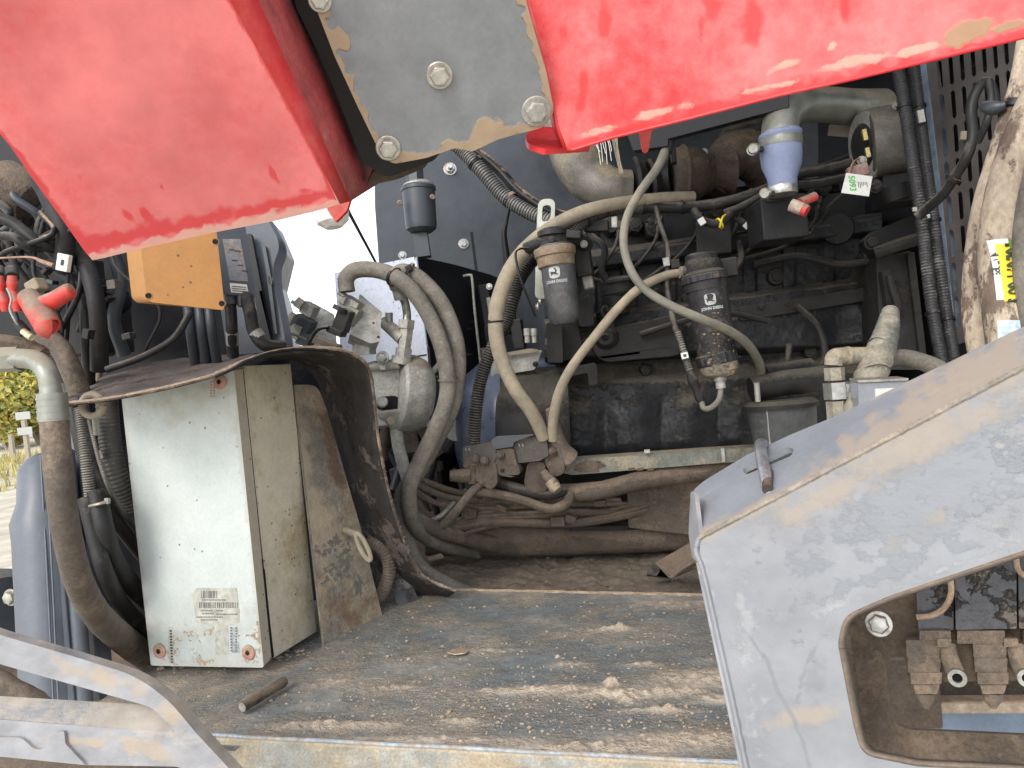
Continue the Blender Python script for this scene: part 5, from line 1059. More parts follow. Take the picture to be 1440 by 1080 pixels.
tag(mk('soil_crumbs', vs, fs, 'mudhose', None), 'lumps of pale dried soil on the dark debris bed', 'soil', kind='stuff')
t_ = tag(sheet('wood_chip', rnd([(598, 784), (620, 778), (624, 782), (604, 788)], 1), PN(S(610, 784, 1.6), MZ + MY * -.5), .004, 'orange', bevel=.0005), 'reddish wood chip on the dark soil behind the rubber flap', 'wood chip')

# ================================================================== PUMP GROUP
t = thing('pump', 'dusty grey hydraulic pump casting between the rubber flap and the curved hoses', 'pump', S(580, 560, 1.6))
PP = PL((520, 515, 1.60), (600, 520, 1.64), (525, 600, 1.58))
sheet('casting', rnd([(508, 512, 8), (540, 506), (566, 505, 6), (560, 535, 12), (562, 568, 10), (550, 598), (515, 600)], 4), PP, .06, 'valve', t, bevel=.003)
lathe('barrel', S(556, 552, 1.63), S(600, 556, 1.66), [(0, 50), (.08, 54), (.5, 55), (.8, 50), (1, 40)], 'valve', t, 36)
tube('top_pipe', [(510, 519, 1.6), (530, 514, 1.6), (562, 512, 1.6)], 7, 'valve', t, straight=True); bx('pipe_band', 537, 513, 1.585, 9, 16, .02, 'valve', t)
sheet('pocket', rnd([(530, 558, 8), (562, 556, 10), (560, 580, 8), (530, 576, 6)], 6), PN(PP.o + PP.n * .002, PP.n), .001, 'hole', t, bevel=0)
lathe('socket', PP.at(537, 566), PP.at(537, 566) + PP.n * .012, [(0, 8), (.7, 8), (1, 6)], 'alu', t, 16)
sheet('under_face', rnd([(530, 582), (562, 578), (588, 588), (574, 600), (550, 602)], 3), PL((530, 582, 1.575), (588, 588, 1.60), (550, 602, 1.60)), .01, 'valve', t, bevel=.002)
lathe('drain_plug', (549, 592, 1.57), (550, 592, 1.56), [(0, 6.5), (1, 6)], 'tan', t, 16); bolt((538, 503, 1.58), 7, t, 'zinc', -MY); bx('mount_flange', 585, 590, 1.62, 22, 20, .03, 'valve', t, roll=20)
tube('outlet_tube', [(556, 596, 1.62), (560, 625, 1.62), (566, 650, 1.62), (572, 672, 1.62)], [9, 9, 9, 8], 'valve', t)
tube('outlet_tube', [(580, 594, 1.66), (576, 610, 1.66), (582, 635, 1.66)], [9, 11, 10], 'mudhose', t)
bx('side_block', 612, 560, 1.72, 24, 60, .05, 'wall', t, roll=-8); tube('side_stub', [(596, 532, 1.66), (606, 526, 1.66), (618, 512, 1.68)], [7, 5, 4], 'alu', t)
for x, y in [(596, 526), (603, 536), (594, 545), (590, 580)]: bolt((x, y, 1.63), 4, t, 'alu', -MY, stud=.3)
vb = lambda n, x, y, d, w_, h, dep, mm, r, t: bx(n, x, y, d, w_, h, dep, mm, t, roll=r, bevel=.002)
t = thing('valve_block', 'grey valve block with a black solenoid plug, before the bright tank face', 'valve', S(515, 450, 1.55))
VP = PL((506, 414, 1.56), (538, 446, 1.56), (500, 470, 1.53))
sheet('block_body', rnd([(506, 413), (537, 439), (534, 480), (521, 483), (492, 470), (503, 430)], 2), VP, .05, 'valve', t, bevel=.0015)
vb('spool_head', 490, 428, 1.53, 26, 18, .035, 'alu', 38, t)
tube('spool_nut', [(480, 418, 1.53), (487, 422, 1.53)], 9, 'alu', t, seg=6, straight=True); tube('adjust_screw', [(476, 411, 1.52), (484, 417, 1.52)], 3, 'steel', t, straight=True)
vb('solenoid_body', 492, 445, 1.52, 17, 26, .03, 'steel', 35, t)
vb('solenoid_plug', 479, 450, 1.50, 20, 32, .03, 'black', 28, t); tube('solenoid_cap', [(480, 432, 1.5), (477, 438, 1.5)], 11, 'black', t, straight=True); vb('plug_base', 469, 466, 1.5, 24, 9, .03, 'black', 28, t)
vb('neck', 505, 478, 1.56, 18, 22, .03, 'valve', 0, t); vb('neck_nut', 507, 492, 1.56, 26, 14, .04, 'valve', 4, t)
bolt(VP.at(525, 454), 1.8, t, 'hole', VP.n, washer=False); bolt(VP.at(532, 474), 2, t, 'hole', VP.n, washer=False); tube('plug_cable', [(462, 460, 1.5), (448, 463, 1.5), (438, 476, 1.5), (432, 492, 1.5)], 2.4, 'tie', t)
t = thing('valve_block', 'grey valve block with screw caps at the left, partly hidden by the black solenoid plug', 'valve', S(445, 450, 1.6))
VQ = PL((442, 427, 1.66), (472, 442, 1.66), (440, 470, 1.62))
sheet('block_body', rnd([(441, 426), (470, 442), (474, 486), (436, 488), (438, 460)], 2), VQ, .05, 'valve', t, bevel=.0015)
vb('spool_head', 431, 435, 1.6, 20, 18, .03, 'alu', 35, t); tube('spool_nut', [(417, 424, 1.6), (426, 430, 1.6)], 8.5, 'alu', t, seg=6, straight=True); tube('adjust_screw', [(410, 424, 1.6), (420, 428, 1.6)], 2.8, 'steel', t, straight=True)
tube('ring_cap', [(407, 447, 1.58), (413, 450, 1.58)], 9.5, 'alu', t, straight=True); tube('ring_core', [(406, 446, 1.575), (408, 447, 1.575)], 5, 'steel', t, straight=True)
vb('lower_head', 424, 456, 1.6, 26, 22, .03, 'wall', 35, t); vb('lower_body', 414, 466, 1.6, 18, 20, .03, 'steel', 30, t); vb('bracket_foot', 428, 478, 1.6, 26, 18, .03, 'wall', 25, t)
tube('lever_wire', [(400, 489, 1.55), (403, 472, 1.55), (412, 470, 1.56), (430, 478, 1.58)], 2, 'steel', t)
vb('base_plate', 456, 484, 1.58, 38, 10, .03, 'tan', 26, t); lathe('base_cap', (446, 484, 1.57), (448, 490, 1.57), [(0, 7), (1, 10)], 'alu', t, 14)
t = thing('tee_fitting', 'grey steel tee fitting with a capped branch below the end of the curved hose', 'fitting', S(565, 470, 1.6))
tube('run', [(573, 452, 1.6), (571, 470, 1.6), (568, 492, 1.6)], 10, 'valve', t, seg=6, straight=True); tube('nut', [(572, 450, 1.6), (571, 462, 1.6)], 12, 'valve', t, seg=6, straight=True)
tube('branch', [(538, 452, 1.62), (550, 462, 1.61), (566, 476, 1.6)], [8, 9, 10], 'valve', t, straight=True); tube('branch_cap', [(547, 440, 1.61), (547, 456, 1.61)], 5.5, 'steel', t, straight=True)
tube('base_nut', [(568, 490, 1.6), (566, 506, 1.6)], 12.5, 'valve', t, seg=6, straight=True); tube('base_flange', [(566, 502, 1.6), (564, 512, 1.6)], 15, 'valve', t, straight=True)
tube('bent_tube', [(563, 414, 1.58), (569, 424, 1.59), (572, 440, 1.6), (572, 452, 1.6)], 6, 'zinc', t)
tube('crimp', [(558, 400, 1.57), (564, 420, 1.58)], [9, 10], 'alu', t, straight=True)
for i, (pts, r, lb) in enumerate([
    ([(488, 410, 1.52), (487, 392, 1.52), (500, 380, 1.52), (530, 380, 1.51), (560, 392, 1.49), (590, 422, 1.48), (615, 470, 1.47), (628, 520, 1.47), (628, 560, 1.47), (612, 605, 1.47), (590, 650, 1.49), (575, 690, 1.5), (584, 740, 1.55), (620, 764, 1.66), (670, 775, 1.8)], 11.5, 'thick dusty hose looping from the grey valve block, inner of the curved pair'),
    ([(560, 405, 1.56), (556, 390, 1.55), (568, 382, 1.53), (590, 392, 1.52), (620, 425, 1.51), (640, 475, 1.5), (644, 520, 1.5), (636, 570, 1.5), (615, 615, 1.51), (590, 660, 1.53), (565, 700, 1.54), (570, 755, 1.56), (592, 800, 1.56), (640, 828, 1.58), (720, 860, 1.66)], 11.5, 'thick dusty beige hose from the tee fitting, outer of the curved pair')]):
    t = thing('curved_hose', lb, 'hose', pts[0], 'curved pair of dusty hydraulic hoses'); tube('hose_body', pts, r, 'beige' , t, seg=20, wob=.02)
    if i: strap('cable_tie', (575, 384, 1.52), (584, 388, 1.52), 14, 'tie', t, .006, .002); bx('tie_head', 574, 377, 1.5, 9, 10, .01, 'tie', t, roll=-20, bevel=.002)
    else: strap('crimp_band', (630, 535, 1.47), (630, 545, 1.47), 13.2, 'beige', t, .004, .0012)
    if not i: strap('cable_tie', (554, 389, 1.495), (560, 392, 1.49), 13.0, 'tie', t, .005, .0018)
# ================================================================== HOSES AND FILTERS IN FRONT OF THE ENGINE
t = thing('breather_hose', 'thick tan hose arching from the top of the engine down to the lower left bracket', 'hose', S(700, 450, 1.5))
tube('hose_body', [(975, 277, 1.66), (930, 279, 1.64), (870, 286, 1.60), (815, 300, 1.57), (765, 328, 1.55), (725, 368, 1.53), (703, 415, 1.51), (697, 460, 1.50), (705, 505, 1.5), (725, 548, 1.5), (748, 580, 1.51), (765, 615, 1.54)], [8, 8.5, 10, 11, 11, 10.5, 10, 9.5], 'tan', t, seg=20, wob=.02, n=10)
strap('cable_tie', (697, 453, 1.50), (698, 465, 1.50), 9.8, 'tie', t, .004, .0015); bx('tie_head', 689, 452, 1.49, 6, 5, .006, 'tie', t, bevel=.001)
tag(tube('conduit', [(800, 335, 1.60), (765, 352, 1.59), (735, 385, 1.58), (722, 420, 1.57), (712, 455, 1.57), (692, 490, 1.56), (676, 535, 1.56), (669, 580, 1.56), (666, 622, 1.57)], 9.5, 'rubber', corr=(.0055, .14), seg=16), 'black corrugated conduit running down behind the tan hose to the stamped bracket', 'conduit')
tag(tube('drain_hose', [(962, 383, 1.50), (935, 388, 1.50), (900, 405, 1.48), (868, 435, 1.47), (835, 475, 1.47), (805, 515, 1.48), (787, 550, 1.5), (778, 590, 1.52), (777, 618, 1.54)], [6, 6.5, 6.5, 7, 7.5], 'tan', seg=18, wob=.03), 'tan hose from the right fuel filter curving down to the same bracket', 'hose')
t = thing('hose_boot', 'muddy sleeve where two tan hoses meet, spreading onto the engine rail', 'sleeve', S(780, 620, 1.55)); tube('sleeve', [(774, 575, 1.53), (778, 600, 1.54), (788, 630, 1.56), (798, 645, 1.57)], [7, 10, 13, 17], 'mudhose', t)
t = thing('fuel_line', 'grey hose hanging from the red cover area and sweeping right across the right filter', 'hose', S(880, 330, 1.4))
tube('hose_body', [(938, 205, 1.50), (925, 235, 1.48), (900, 270, 1.45), (882, 305, 1.42), (877, 340, 1.40), (885, 375, 1.39), (905, 405, 1.38), (940, 428, 1.37), (985, 448, 1.37), (1025, 465, 1.40), (1052, 485, 1.45), (1068, 512, 1.52), (1070, 530, 1.56)], [6.5, 6, 6, 6, 6.5, 6.5, 6], 'olive', t, seg=16, wob=.03)
tube('end_crimp', [(942, 185, 1.5), (936, 215, 1.5)], [9, 9], 'black', t, straight=True)
def logo(t, p, n, h, ax, r, wid=.02):
    """emblem plate and lettering bent round a cylinder: p centre on surface, ax axis (up), r radius"""
    X = ax.cross(n).normalized(); X = -X if X.dot(rt) < 0 else X; c = p - n * r
    def wrap(geo, lift, u0=0, v0=0):
        out = []
        for v in geo[0]:
            a = (v[0] + u0) / r; out.append(c + ax * (v[1] + v0) + (n * math.cos(a) + X * math.sin(a)) * (r + lift))
        return out, geo[1]
    sq = [Vector((x * h, y * h, 0)) for x, y in [(-.5, .32), (-.42, .45), (-.25, .5), (.25, .5), (.42, .45), (.5, .32), (.48, -.25), (.40, -.42), (.22, -.5), (-.22, -.5), (-.40, -.42), (-.48, -.25)]]
    mk('emblem', *wrap((sq, [tuple(range(12))]), .0006), 'whitep', t)
    deer = [(-.36, .02), (-.22, .10), (-.05, .06), (.05, .02), (.08, .20), (.02, .32), (.10, .26), (.16, .34), (.16, .22), (.28, .18), (.16, .10), (.14, -.06), (.30, -.16), (.34, -.24), (.12, -.16), (-.02, -.12), (-.16, -.14), (-.30, -.30), (-.28, -.12), (-.30, -.04)]
    pts = [Vector((x * h * 1.05, y * h * 1.0, 0)) for x, y in deer]
    mk('emblem_mark', *wrap((pts, [tuple(x) for x in tessellate_polygon([pts])]), .0011), 'print_', t)
    mk('lettering', *wrap(text_geo('JOHN DEERE', h * .34, .0003), .0008, .002, -h * .80), 'whitep', t).update_tag()
    return wrap
# left filter
t = thing('fuel_filter', 'left fuel filter with a faded orange collar and a clear dusty bowl', 'fuel filter', S(785, 400, 1.5))
a, b = S(781, 345, 1.52), S(794, 456, 1.52); ax = (a - b).normalized()
lathe('bowl', a, b, [(0, 24), (.1, 24.5), (.2, 24), (.85, 23.5), (.95, 20), (1, 14)], M('filter_bowl', (.075, .08, .09), .28, dust=.42, dcol=(.16, .14, .12), scale=14, bump=.5, updust=.2, film=.15), t, 36)
lathe('collar', S(779, 347, 1.52), S(783, 376, 1.52), [(0, 24), (.08, 29), (.12, 30), (.45, 29), (.5, 27), (.95, 26), (1, 24)], 'orange', t, 40, ribs=(.1, .9, -.035))
lathe('top_cap', S(776, 322, 1.52), S(777, 332, 1.52), [(0, 17), (.3, 21), (1, 21)], 'black', t, 30); lathe('head', S(777, 330, 1.53), S(779, 349, 1.53), [(0, 20), (.3, 23), (1, 25)], 'engine2', t, 30)
tube('inlet', [(740, 350, 1.53), (752, 344, 1.52), (768, 340, 1.52)], [9, 8, 9], 'engine2', t); tube('outlet', [(790, 338, 1.52), (812, 336, 1.54), (824, 345, 1.57)], [9, 10, 12], 'engine2', t)
bx('mount_bracket', 818, 358, 1.56, 22, 60, .05, 'engine2', t, roll=-3); bx('mount_foot', 826, 395, 1.58, 14, 22, .03, 'alu', t, roll=-6); bolt((821, 343, 1.53), 4, t, 'alu'); bolt((776, 338, 1.49), 4.5, t, 'engine2')
bx('sensor', 806, 329, 1.5, 22, 12, .03, 'black', t, roll=10)
w_ = logo(t, S(780, 384, 1.52) - (S(780, 384, 1.52) - (a + b) / 2).project((S(780, 384, 1.52) - CAM).normalized()) * 0 , -(ray(780, 400) - ax * ray(780, 400).dot(ax)).normalized(), .027, ax, .0352) if False else None
def on_cyl(a, b, px, py, rpx):
    """surface point of the cylinder a-b nearest the camera at a height, its normal"""
    ax = (a - b).normalized(); d = (py - 0); tt = 0; best = min((a.lerp(b, k / 60) for k in range(61)), key=lambda q: abs(540 - F * (q - CAM).dot(up) / (q - CAM).dot(fwd) - py))
    r = rpx * (best - CAM).dot(fwd) / F; v = (CAM - best); v = (v - ax * v.dot(ax)).normalized()
    q = 720 + F * (best - CAM).dot(rt) / (best - CAM).dot(fwd); X = ax.cross(v).normalized(); X = -X if X.dot(rt) < 0 else X
    s = max(-.9, min(.9, (px - q) / rpx)); n = v * math.sqrt(1 - s * s) + X * s
    return best + n * r, n, r, ax
p, n, r, ax = on_cyl(a, b, 780, 385, 24.4); logo(t, p, n, .023, ax, r)
bx('print_block', 780, 418, 1.52, .1, .1, .001, 'whitep', t) if False else None
t = thing('spring_wire', 'thin bent black wire reaching from the tan hose to the side of the left filter', 'wire', S(728, 380, 1.45)); tube('wire_body', [(744, 350, 1.49), (730, 350, 1.47), (725, 360, 1.46), (733, 395, 1.45), (745, 425, 1.46), (753, 445, 1.47)], 1.8, 'tie', t, seg=8); bolt((757, 431, 1.48), 4, t, 'zinc', -MX); bolt((760, 424, 1.49), 3.4, t, 'zinc', -MX)
# right filter
t = thing('fuel_filter', 'right fuel filter, all black, with mud and an orange stain at its base', 'fuel filter', S(1000, 450, 1.45))
a, b = S(994, 405, 1.47), S(1011, 512, 1.47)
fb = M('black_filter', (.018, .02, .028), .32, dust=.40, dcol=(.20, .165, .13), scale=11, bump=.6, updust=.2, film=.10)
lathe('canister', S(992, 398, 1.47), S(1009, 506, 1.47), [(0, 28), (.2, 28), (.8, 27), (1, 27)], fb, t, 36)
lathe('collar', S(989, 386, 1.47), S(993, 408, 1.47), [(0, 29), (.1, 32), (.45, 32.5), (.5, 30), (1, 29)], fb, t, 44, ribs=(.1, .9, -.035)); lathe('collar_rim', S(989, 381, 1.47), S(990, 387, 1.47), [(0, 24), (.8, 31), (1, 31)], 'engine2', t, 36)
lathe('head', S(988, 366, 1.48), S(989, 384, 1.48), [(0, 24), (.4, 27), (1, 28)], 'engine2', t, 30); lathe('top_cap', S(986, 357, 1.48), S(987, 368, 1.48), [(0, 19), (.25, 23), (1, 23)], 'black', t, 32)
lathe('lower_collar', S(1006, 496, 1.47), S(1010, 512, 1.47), [(0, 27), (.1, 29), (.9, 29), (1, 27)], fb, t, 40, ribs=(.1, .9, -.05))
lathe('bowl', S(1010, 510, 1.47), S(1013, 532, 1.47), [(0, 27), (.4, 27), (.75, 23), (1, 12)], 'bowl', t, 32); lathe('stained_side', S(1020, 512, 1.455), S(1023, 528, 1.455), [(0, 15), (.5, 16), (1, 9)], 'orange', t, 20)
lathe('drain', S(1012, 528, 1.46), S(1014, 546, 1.46), [(0, 9), (.4, 9), (.45, 7), (1, 7)], 'alu', t, 14)
tube('inlet', [(963, 383, 1.48), (978, 380, 1.47)], [9, 9], 'black', t, straight=True); tube('inlet_clamp', [(956, 383, 1.49), (964, 383, 1.49)], 8.4, 'olive', t, straight=True); bx('outlet_block', 1020, 376, 1.50, 34, 26, .05, 'engine2', t)
p, n, r, ax = on_cyl(S(992, 398, 1.47), S(1009, 506, 1.47), 999, 423, 28); logo(t, p, n, .022, ax, r)
rs = random.Random(5)
for k in range(120):
    x, y = rs.gauss(1008, 9), rs.uniform(440, 528); p, n, r, ax = on_cyl(S(992, 398, 1.47), S(1013, 532, 1.47), x, y, 28)
    blotch('mud_speck', x, y, rs.uniform(.8, 2.6), rs.uniform(.6, 1.8), PN(p, n), 'brown' if k % 3 else M('speck_tan', (.3, .22, .15), .9, dust=.2) if 'speck_tan' not in bpy.data.materials else bpy.data.materials['speck_tan'], t, k, n=7, thick=.0006)
# sensor cable down
t = thing('sensor_cable', 'thin black cable with a white tag looping under the right filter', 'cable', S(960, 480, 1.45))
tube('upper_run', [(922, 292, 1.6), (928, 315, 1.58), (938, 345, 1.55), (940, 370, 1.52), (938, 400, 1.50), (943, 435, 1.48), (952, 470, 1.46), (962, 500, 1.45)], [4, 3.5, 3.5, 4, 4, 4.5, 4.5], 'rubber', t)
tube('sheath', [(952, 465, 1.46), (963, 500, 1.45), (970, 522, 1.45)], 5.5, 'conduit', t, corr=(.005, .12)); bx('white_tag', 963, 500, 1.435, 10, 9, .004, 'paper', t, roll=-8, bevel=.001); bx('tag_print', 963, 500, 1.4345, 4, 4, .003, 'print_', t, roll=-8, bevel=0)
tube('plug_body', [(968, 520, 1.45), (974, 535, 1.45), (982, 555, 1.45), (986, 565, 1.45)], [4, 7, 6, 5], 'engine2', t, wob=.3); tube('loop', [(986, 563, 1.45), (990, 574, 1.44), (1000, 573, 1.44), (1011, 562, 1.45), (1014, 545, 1.46)], 4, 'olive', t, seg=10)
bx('connector', 937, 368, 1.5, 9, 12, .01, 'alu', t, roll=-4, bevel=.001); bx('connector', 950, 371, 1.5, 13, 12, .02, 'engine2', t, roll=-4, bevel=.002)
# wiring harness across the top
t = thing('wiring_harness', 'black taped wiring harness running along the top edge of the engine', 'wiring harness', S(900, 290, 1.6))
tube('corrugated_run', [(800, 330, 1.58), (825, 308, 1.60), (850, 298, 1.61), (880, 292, 1.62), (905, 291, 1.63)], 9, 'conduit', t, corr=(.006, .18), seg=16)
tube('taped_run', [(760, 365, 1.57), (780, 340, 1.57), (802, 320, 1.59), (822, 309, 1.6)], 8, 'rubber', t, wob=.1)
tube('main_run', [(895, 291, 1.63), (940, 292, 1.64), (985, 290, 1.64), (1030, 282, 1.62), (1075, 268, 1.6), (1120, 246, 1.6), (1165, 238, 1.6), (1205, 228, 1.58)], 8, 'rubber', t, wob=.12)
tube('branch_run', [(1020, 300, 1.62), (1045, 290, 1.6), (1080, 272, 1.58), (1110, 262, 1.58), (1150, 258, 1.58), (1190, 250, 1.58)], 6, 'rubber', t, wob=.1)
tube('branch_run', [(976, 296, 1.62), (984, 308, 1.6), (1000, 314, 1.59), (1015, 313, 1.58), (1028, 300, 1.58)], 6, 'engine2', t)
bx('white_tape', 987, 311, 1.57, 9, 10, .012, 'paper', t, roll=-25, bevel=.001); strap('yellow_tie', (1012, 314, 1.58), (1022, 308, 1.58), 7, 'yellow', t, .004, .002); tube('yellow_tail', [(1012, 320, 1.57), (1016, 306, 1.565), (1020, 302, 1.57)], 1.5, 'yellow', t, seg=6)
tube('branch_run', [(1035, 305, 1.63), (1050, 318, 1.62), (1062, 332, 1.62)], 5, 'engine2', t); bx('white_tape', 1050, 317, 1.60, 8, 8, .01, 'paper', t, roll=-40, bevel=.001)
for p, q in [((825, 308, 1.60), (832, 304, 1.6)), ((905, 291, 1.63), (912, 291, 1.63)), ((1060, 274, 1.61), (1068, 271, 1.6)), ((960, 291, 1.64), (968, 291, 1.64))]: strap('cable_tie', p, q, 9, 'tie', t, .005, .002)
bx('sensor_plug', 838, 317, 1.6, 34, 16, .03, 'engine2', t, roll=6); bx('sensor_plug', 864, 312, 1.59, 9, 16, .03, 'alu', t, roll=4); bx('sensor_plug', 1004, 335, 1.68, 48, 44, .03, 'engine2', t, roll=3)
tube('fuel_lead', [(1062, 330, 1.58), (1085, 335, 1.57), (1098, 333, 1.56)], [3, 4.5, 2], 'alu', t); tube('orange_wire', [(1096, 334, 1.56), (1115, 334, 1.55), (1135, 328, 1.54), (1142, 324, 1.54)], 1.3, 'redrub', t, seg=8)
tube('black_wire', [(1140, 326, 1.54), (1150, 312, 1.53), (1165, 292, 1.5), (1185, 272, 1.48), (1195, 255, 1.47)], [4, 2.5, 2.2, 2.2], 'tie', t)
# long thin rods on head
for i, (pts, r) in enumerate([([(1110, 245, 1.66), (1160, 232, 1.66), (1215, 212, 1.66)], 4), ([(1110, 268, 1.66), (1160, 254, 1.66), (1225, 240, 1.66)], 4)]): tag(tube('steel_line', pts, r, 'engine2'), ['dark steel line above, running right behind the blue coupling', 'dark steel line below, running right behind the blue coupling'][i], 'pipe', 'steel lines behind the blue coupling')
# ---- turbo side
t = thing('turbocharger', 'rusty brown turbocharger casting half hidden under the red cover', 'turbocharger', S(990, 245, 1.9))
lathe('compressor_cover', S(945, 247, 1.85), S(990, 243, 1.85), [(0, 34), (.08, 37), (.30, 39), (.34, 41), (.40, 41), (.42, 38), (.8, 36), (1, 30)], 'rust', t, 40)
lathe('bearing_housing', S(985, 245, 1.87), S(1030, 243, 1.87), [(0, 27), (.3, 27), (.35, 22), (.7, 24), (1, 30)], 'rust', t, 30)
tube('volute', [(1000, 270, 1.9), (1015, 235, 1.9), (1040, 215, 1.9), (1072, 230, 1.92), (1085, 262, 1.95), (1080, 290, 1.98)], [22, 30, 36, 32, 26], 'rust', t, seg=20, wob=.08)
bolt((1058, 211, 1.75), 6, t, 'zinc'); bolt((990, 214, 1.83), 4, t, 'alu'); tube('actuator', [(1020, 205, 1.9), (1030, 190, 1.92), (1070, 180, 1.92)], 14, 'engine', t, wob=.1)
tube('intake_neck', [(895, 262, 1.88), (915, 255, 1.88), (945, 250, 1.86)], [24, 22, 30], 'engine', t)
for x, r in ((892, 34), (912, 31)): lathe('clamp_ring', S(x, 258, 1.87), S(x + 14, 256, 1.87), [(0, r), (.3, r + 3), (1, r - 4)], 'engine2', t, 30)
t = thing('exhaust_pipe', 'fat dusty bent steel pipe below the corner of the right red cover', 'pipe', S(820, 260, 1.9))
tube('pipe_body', [(800, 150, 1.95), (805, 195, 1.93), (815, 228, 1.91), (832, 252, 1.9), (858, 266, 1.88), (886, 268, 1.88)], [38, 38, 36, 33, 30, 28], M('pipe_steel', (.17, .165, .15), .45, .3, dust=.48, dcol=(.30, .25, .18), scale=7, bump=.3, updust=.5, film=.2), t, seg=30, wob=.015)
t = thing('frayed_straw', 'bunch of pale straw strands dangling below the right red cover', 'straw', S(865, 215, 1.3)); rs = random.Random(2)
for k in range(7): x = 836 + k * 3.2 + rs.uniform(-1, 1); tube('strand', [(x, 192, 1.25), (x + 2 + k * .3, 205, 1.25), (x + 4 + rs.uniform(0, 3), 212 + rs.uniform(0, 26), 1.25)], .5, 'paper', t, seg=5)
for k in range(6): tube('strand', [(860 + k * 1.5, 190, 1.26), (867 + k * .8 + rs.uniform(-2, 2), 215, 1.26), (872 + k * .9, 244 + rs.uniform(-2, 3), 1.26)], .8, 'tan', t, seg=5)
tag(bx('dark_rail', 945, 198, 1.6, 8, 60, .03, 'black', roll=0), 'short black upright bar hanging behind the grey hose under the red cover', 'bar')
tag(sheet('dark_channel', [(880, 185), (1110, 120), (1110, 150), (940, 195), (940, 205), (890, 212)], PL((880, 185, 1.5), (1110, 120, 1.4), (890, 212, 1.5)), .03, 'navy', bevel=.002), 'black steel channel just behind the lower edge of the right red cover', 'channel')
# ---- coolant pipe, blue coupling
t = thing('charge_pipe', 'bent grey steel pipe coming down from under the red cover into the blue coupling', 'pipe', S(1100, 180, 1.4))
tube('pipe_body', [(1240, 150, 1.62), (1200, 150, 1.58), (1160, 147, 1.53), (1125, 147, 1.48), (1104, 158, 1.45), (1097, 180, 1.44), (1098, 205, 1.44)], [24, 24, 24, 25, 25, 25, 25], 'steel', t, seg=30, n=10)
t = thing('blue_coupling', 'dusty blue silicone coupling clamped round the bent steel pipe', 'coupling', S(1095, 230, 1.44))
lathe('sleeve', S(1097, 190, 1.44), S(1101, 272, 1.44), [(0, 27), (.04, 28.5), (.35, 28.5), (.52, 27), (.75, 20), (.97, 19.5), (1, 19)], 'blue', t, 40); lathe('flange', S(1096.5, 186, 1.44), S(1097.5, 195, 1.44), [(0, 27), (.3, 29.5), (.7, 29.5), (1, 27.5)], 'blue', t, 36)
mk('clamp_band', *lathe_geo(S(1097.5, 195, 1.44), S(1098.5, 208, 1.44), [(0, .0400), (.1, .0405), (.9, .0405), (1, .0400)], 36), 'steel', t, smooth=True); mk('clamp_band', *lathe_geo(S(1100, 262, 1.44), S(1101, 274, 1.44), [(0, .0275), (.1, .028), (.9, .028), (1, .0275)], 32), 'zinc', t, smooth=True)
for x, y in [(1059, 209), (1075, 272)]:
    lathe('clamp_screw', S(x, y, 1.40), S(x + 2, y, 1.43), [(0, 6), (.3, 8), (1, 8)], 'zinc', t, 20); bx('screw_block', x + 10, y, 1.42, 10, 8, .012, 'engine2', t)
t = thing('neck_casting', 'dark square casting under the blue coupling', 'casting', S(1100, 300, 1.5)); bx('casting_body', 1104, 305, 1.47, 64, 60, .12, 'engine', t, roll=0, yaw=4, bevel=.004); bx('casting_flange', 1104, 278, 1.465, 50, 8, .1, 'engine2', t, yaw=4)
t = thing('red_cap_fitting', 'small elbow cap fitting, red at its ends with a pale body, under the blue coupling', 'cap', S(1130, 290, 1.42)); tube('cap_body', [(1112, 288, 1.42), (1128, 294, 1.41)], 9, M('pale_pink_cap', (.55, .42, .36), .6, dust=.4, dcol=(.5, .42, .34), scale=20), t, straight=True); tube('cap_end', [(1128, 294, 1.41), (1135, 297, 1.405)], [9, 8.5], 'redrub', t, straight=True); tube('cap_branch', [(1125, 285, 1.42), (1146, 276, 1.43)], 6.5, 'redrub', t, straight=True)
# ---- alternator
t = thing('alternator', 'dusty grey alternator with open terminal side under the red cover', 'alternator', S(1240, 200, 1.45))
al = M('alternator_case', (.13, .125, .115), .45, .3, dust=.4, dcol=(.22, .20, .17), scale=10, bump=.3, updust=.3, film=.15)
lathe('case', S(1220, 203, 1.52), S(1274, 193, 1.50), [(0, 42), (.03, 46), (.15, 48), (.9, 47), (1, 40)], al, t, 40)
lathe('rear_rim', S(1213, 205, 1.52), S(1224, 203, 1.52), [(0, 36), (.2, 46), (1, 47)], 'alu', t, 40); lathe('rear_cover', S(1209, 206, 1.52), S(1215, 205, 1.52), [(0, 26), (1, 34)], 'black', t, 30)
for x, y, h in [(1217, 189, 16), (1221, 214, 14)]: bx('brass_terminal', x, y, 1.45, 6, h, .01, M('brass%d' % y, (.5, .40, .16), .4, .6, dust=.3, scale=30), t, roll=-6, bevel=.001)
bolt((1260, 148, 1.44), 4, t, 'alu'); bolt((1212, 226, 1.44), 5, t, 'alu'); lathe('pulley_boss', S(1256, 262, 1.5), S(1262, 282, 1.5), [(0, 20), (1, 18)], 'engine', t, 26); bolt((1231, 262, 1.45), 7, t, 'engine2')
bx('mounting_ear', 1275, 262, 1.5, 60, 40, .1, 'engine', t)
t = thing('fuse_holder', 'white paper tag with green print beside a pinkish fuse holder under the alternator', 'tag', S(1208, 258, 1.4))
TG = PL((1184, 268, 1.40), (1222, 276, 1.395), (1190, 244, 1.41)); sheet('paper_tag', [(1190, 243), (1227, 248), (1222, 276), (1183, 271)], TG, .001, 'paper', t, bevel=0)
X_ = (TG.at(1222, 260) - TG.at(1190, 256)).normalized(); g_ = text_geo('5093', .017, .0003); flat_on(TG, 1198, 258, g_, X_, 'greenp', 'green_number', t, .0008, rot=-82)
rs = random.Random(6)
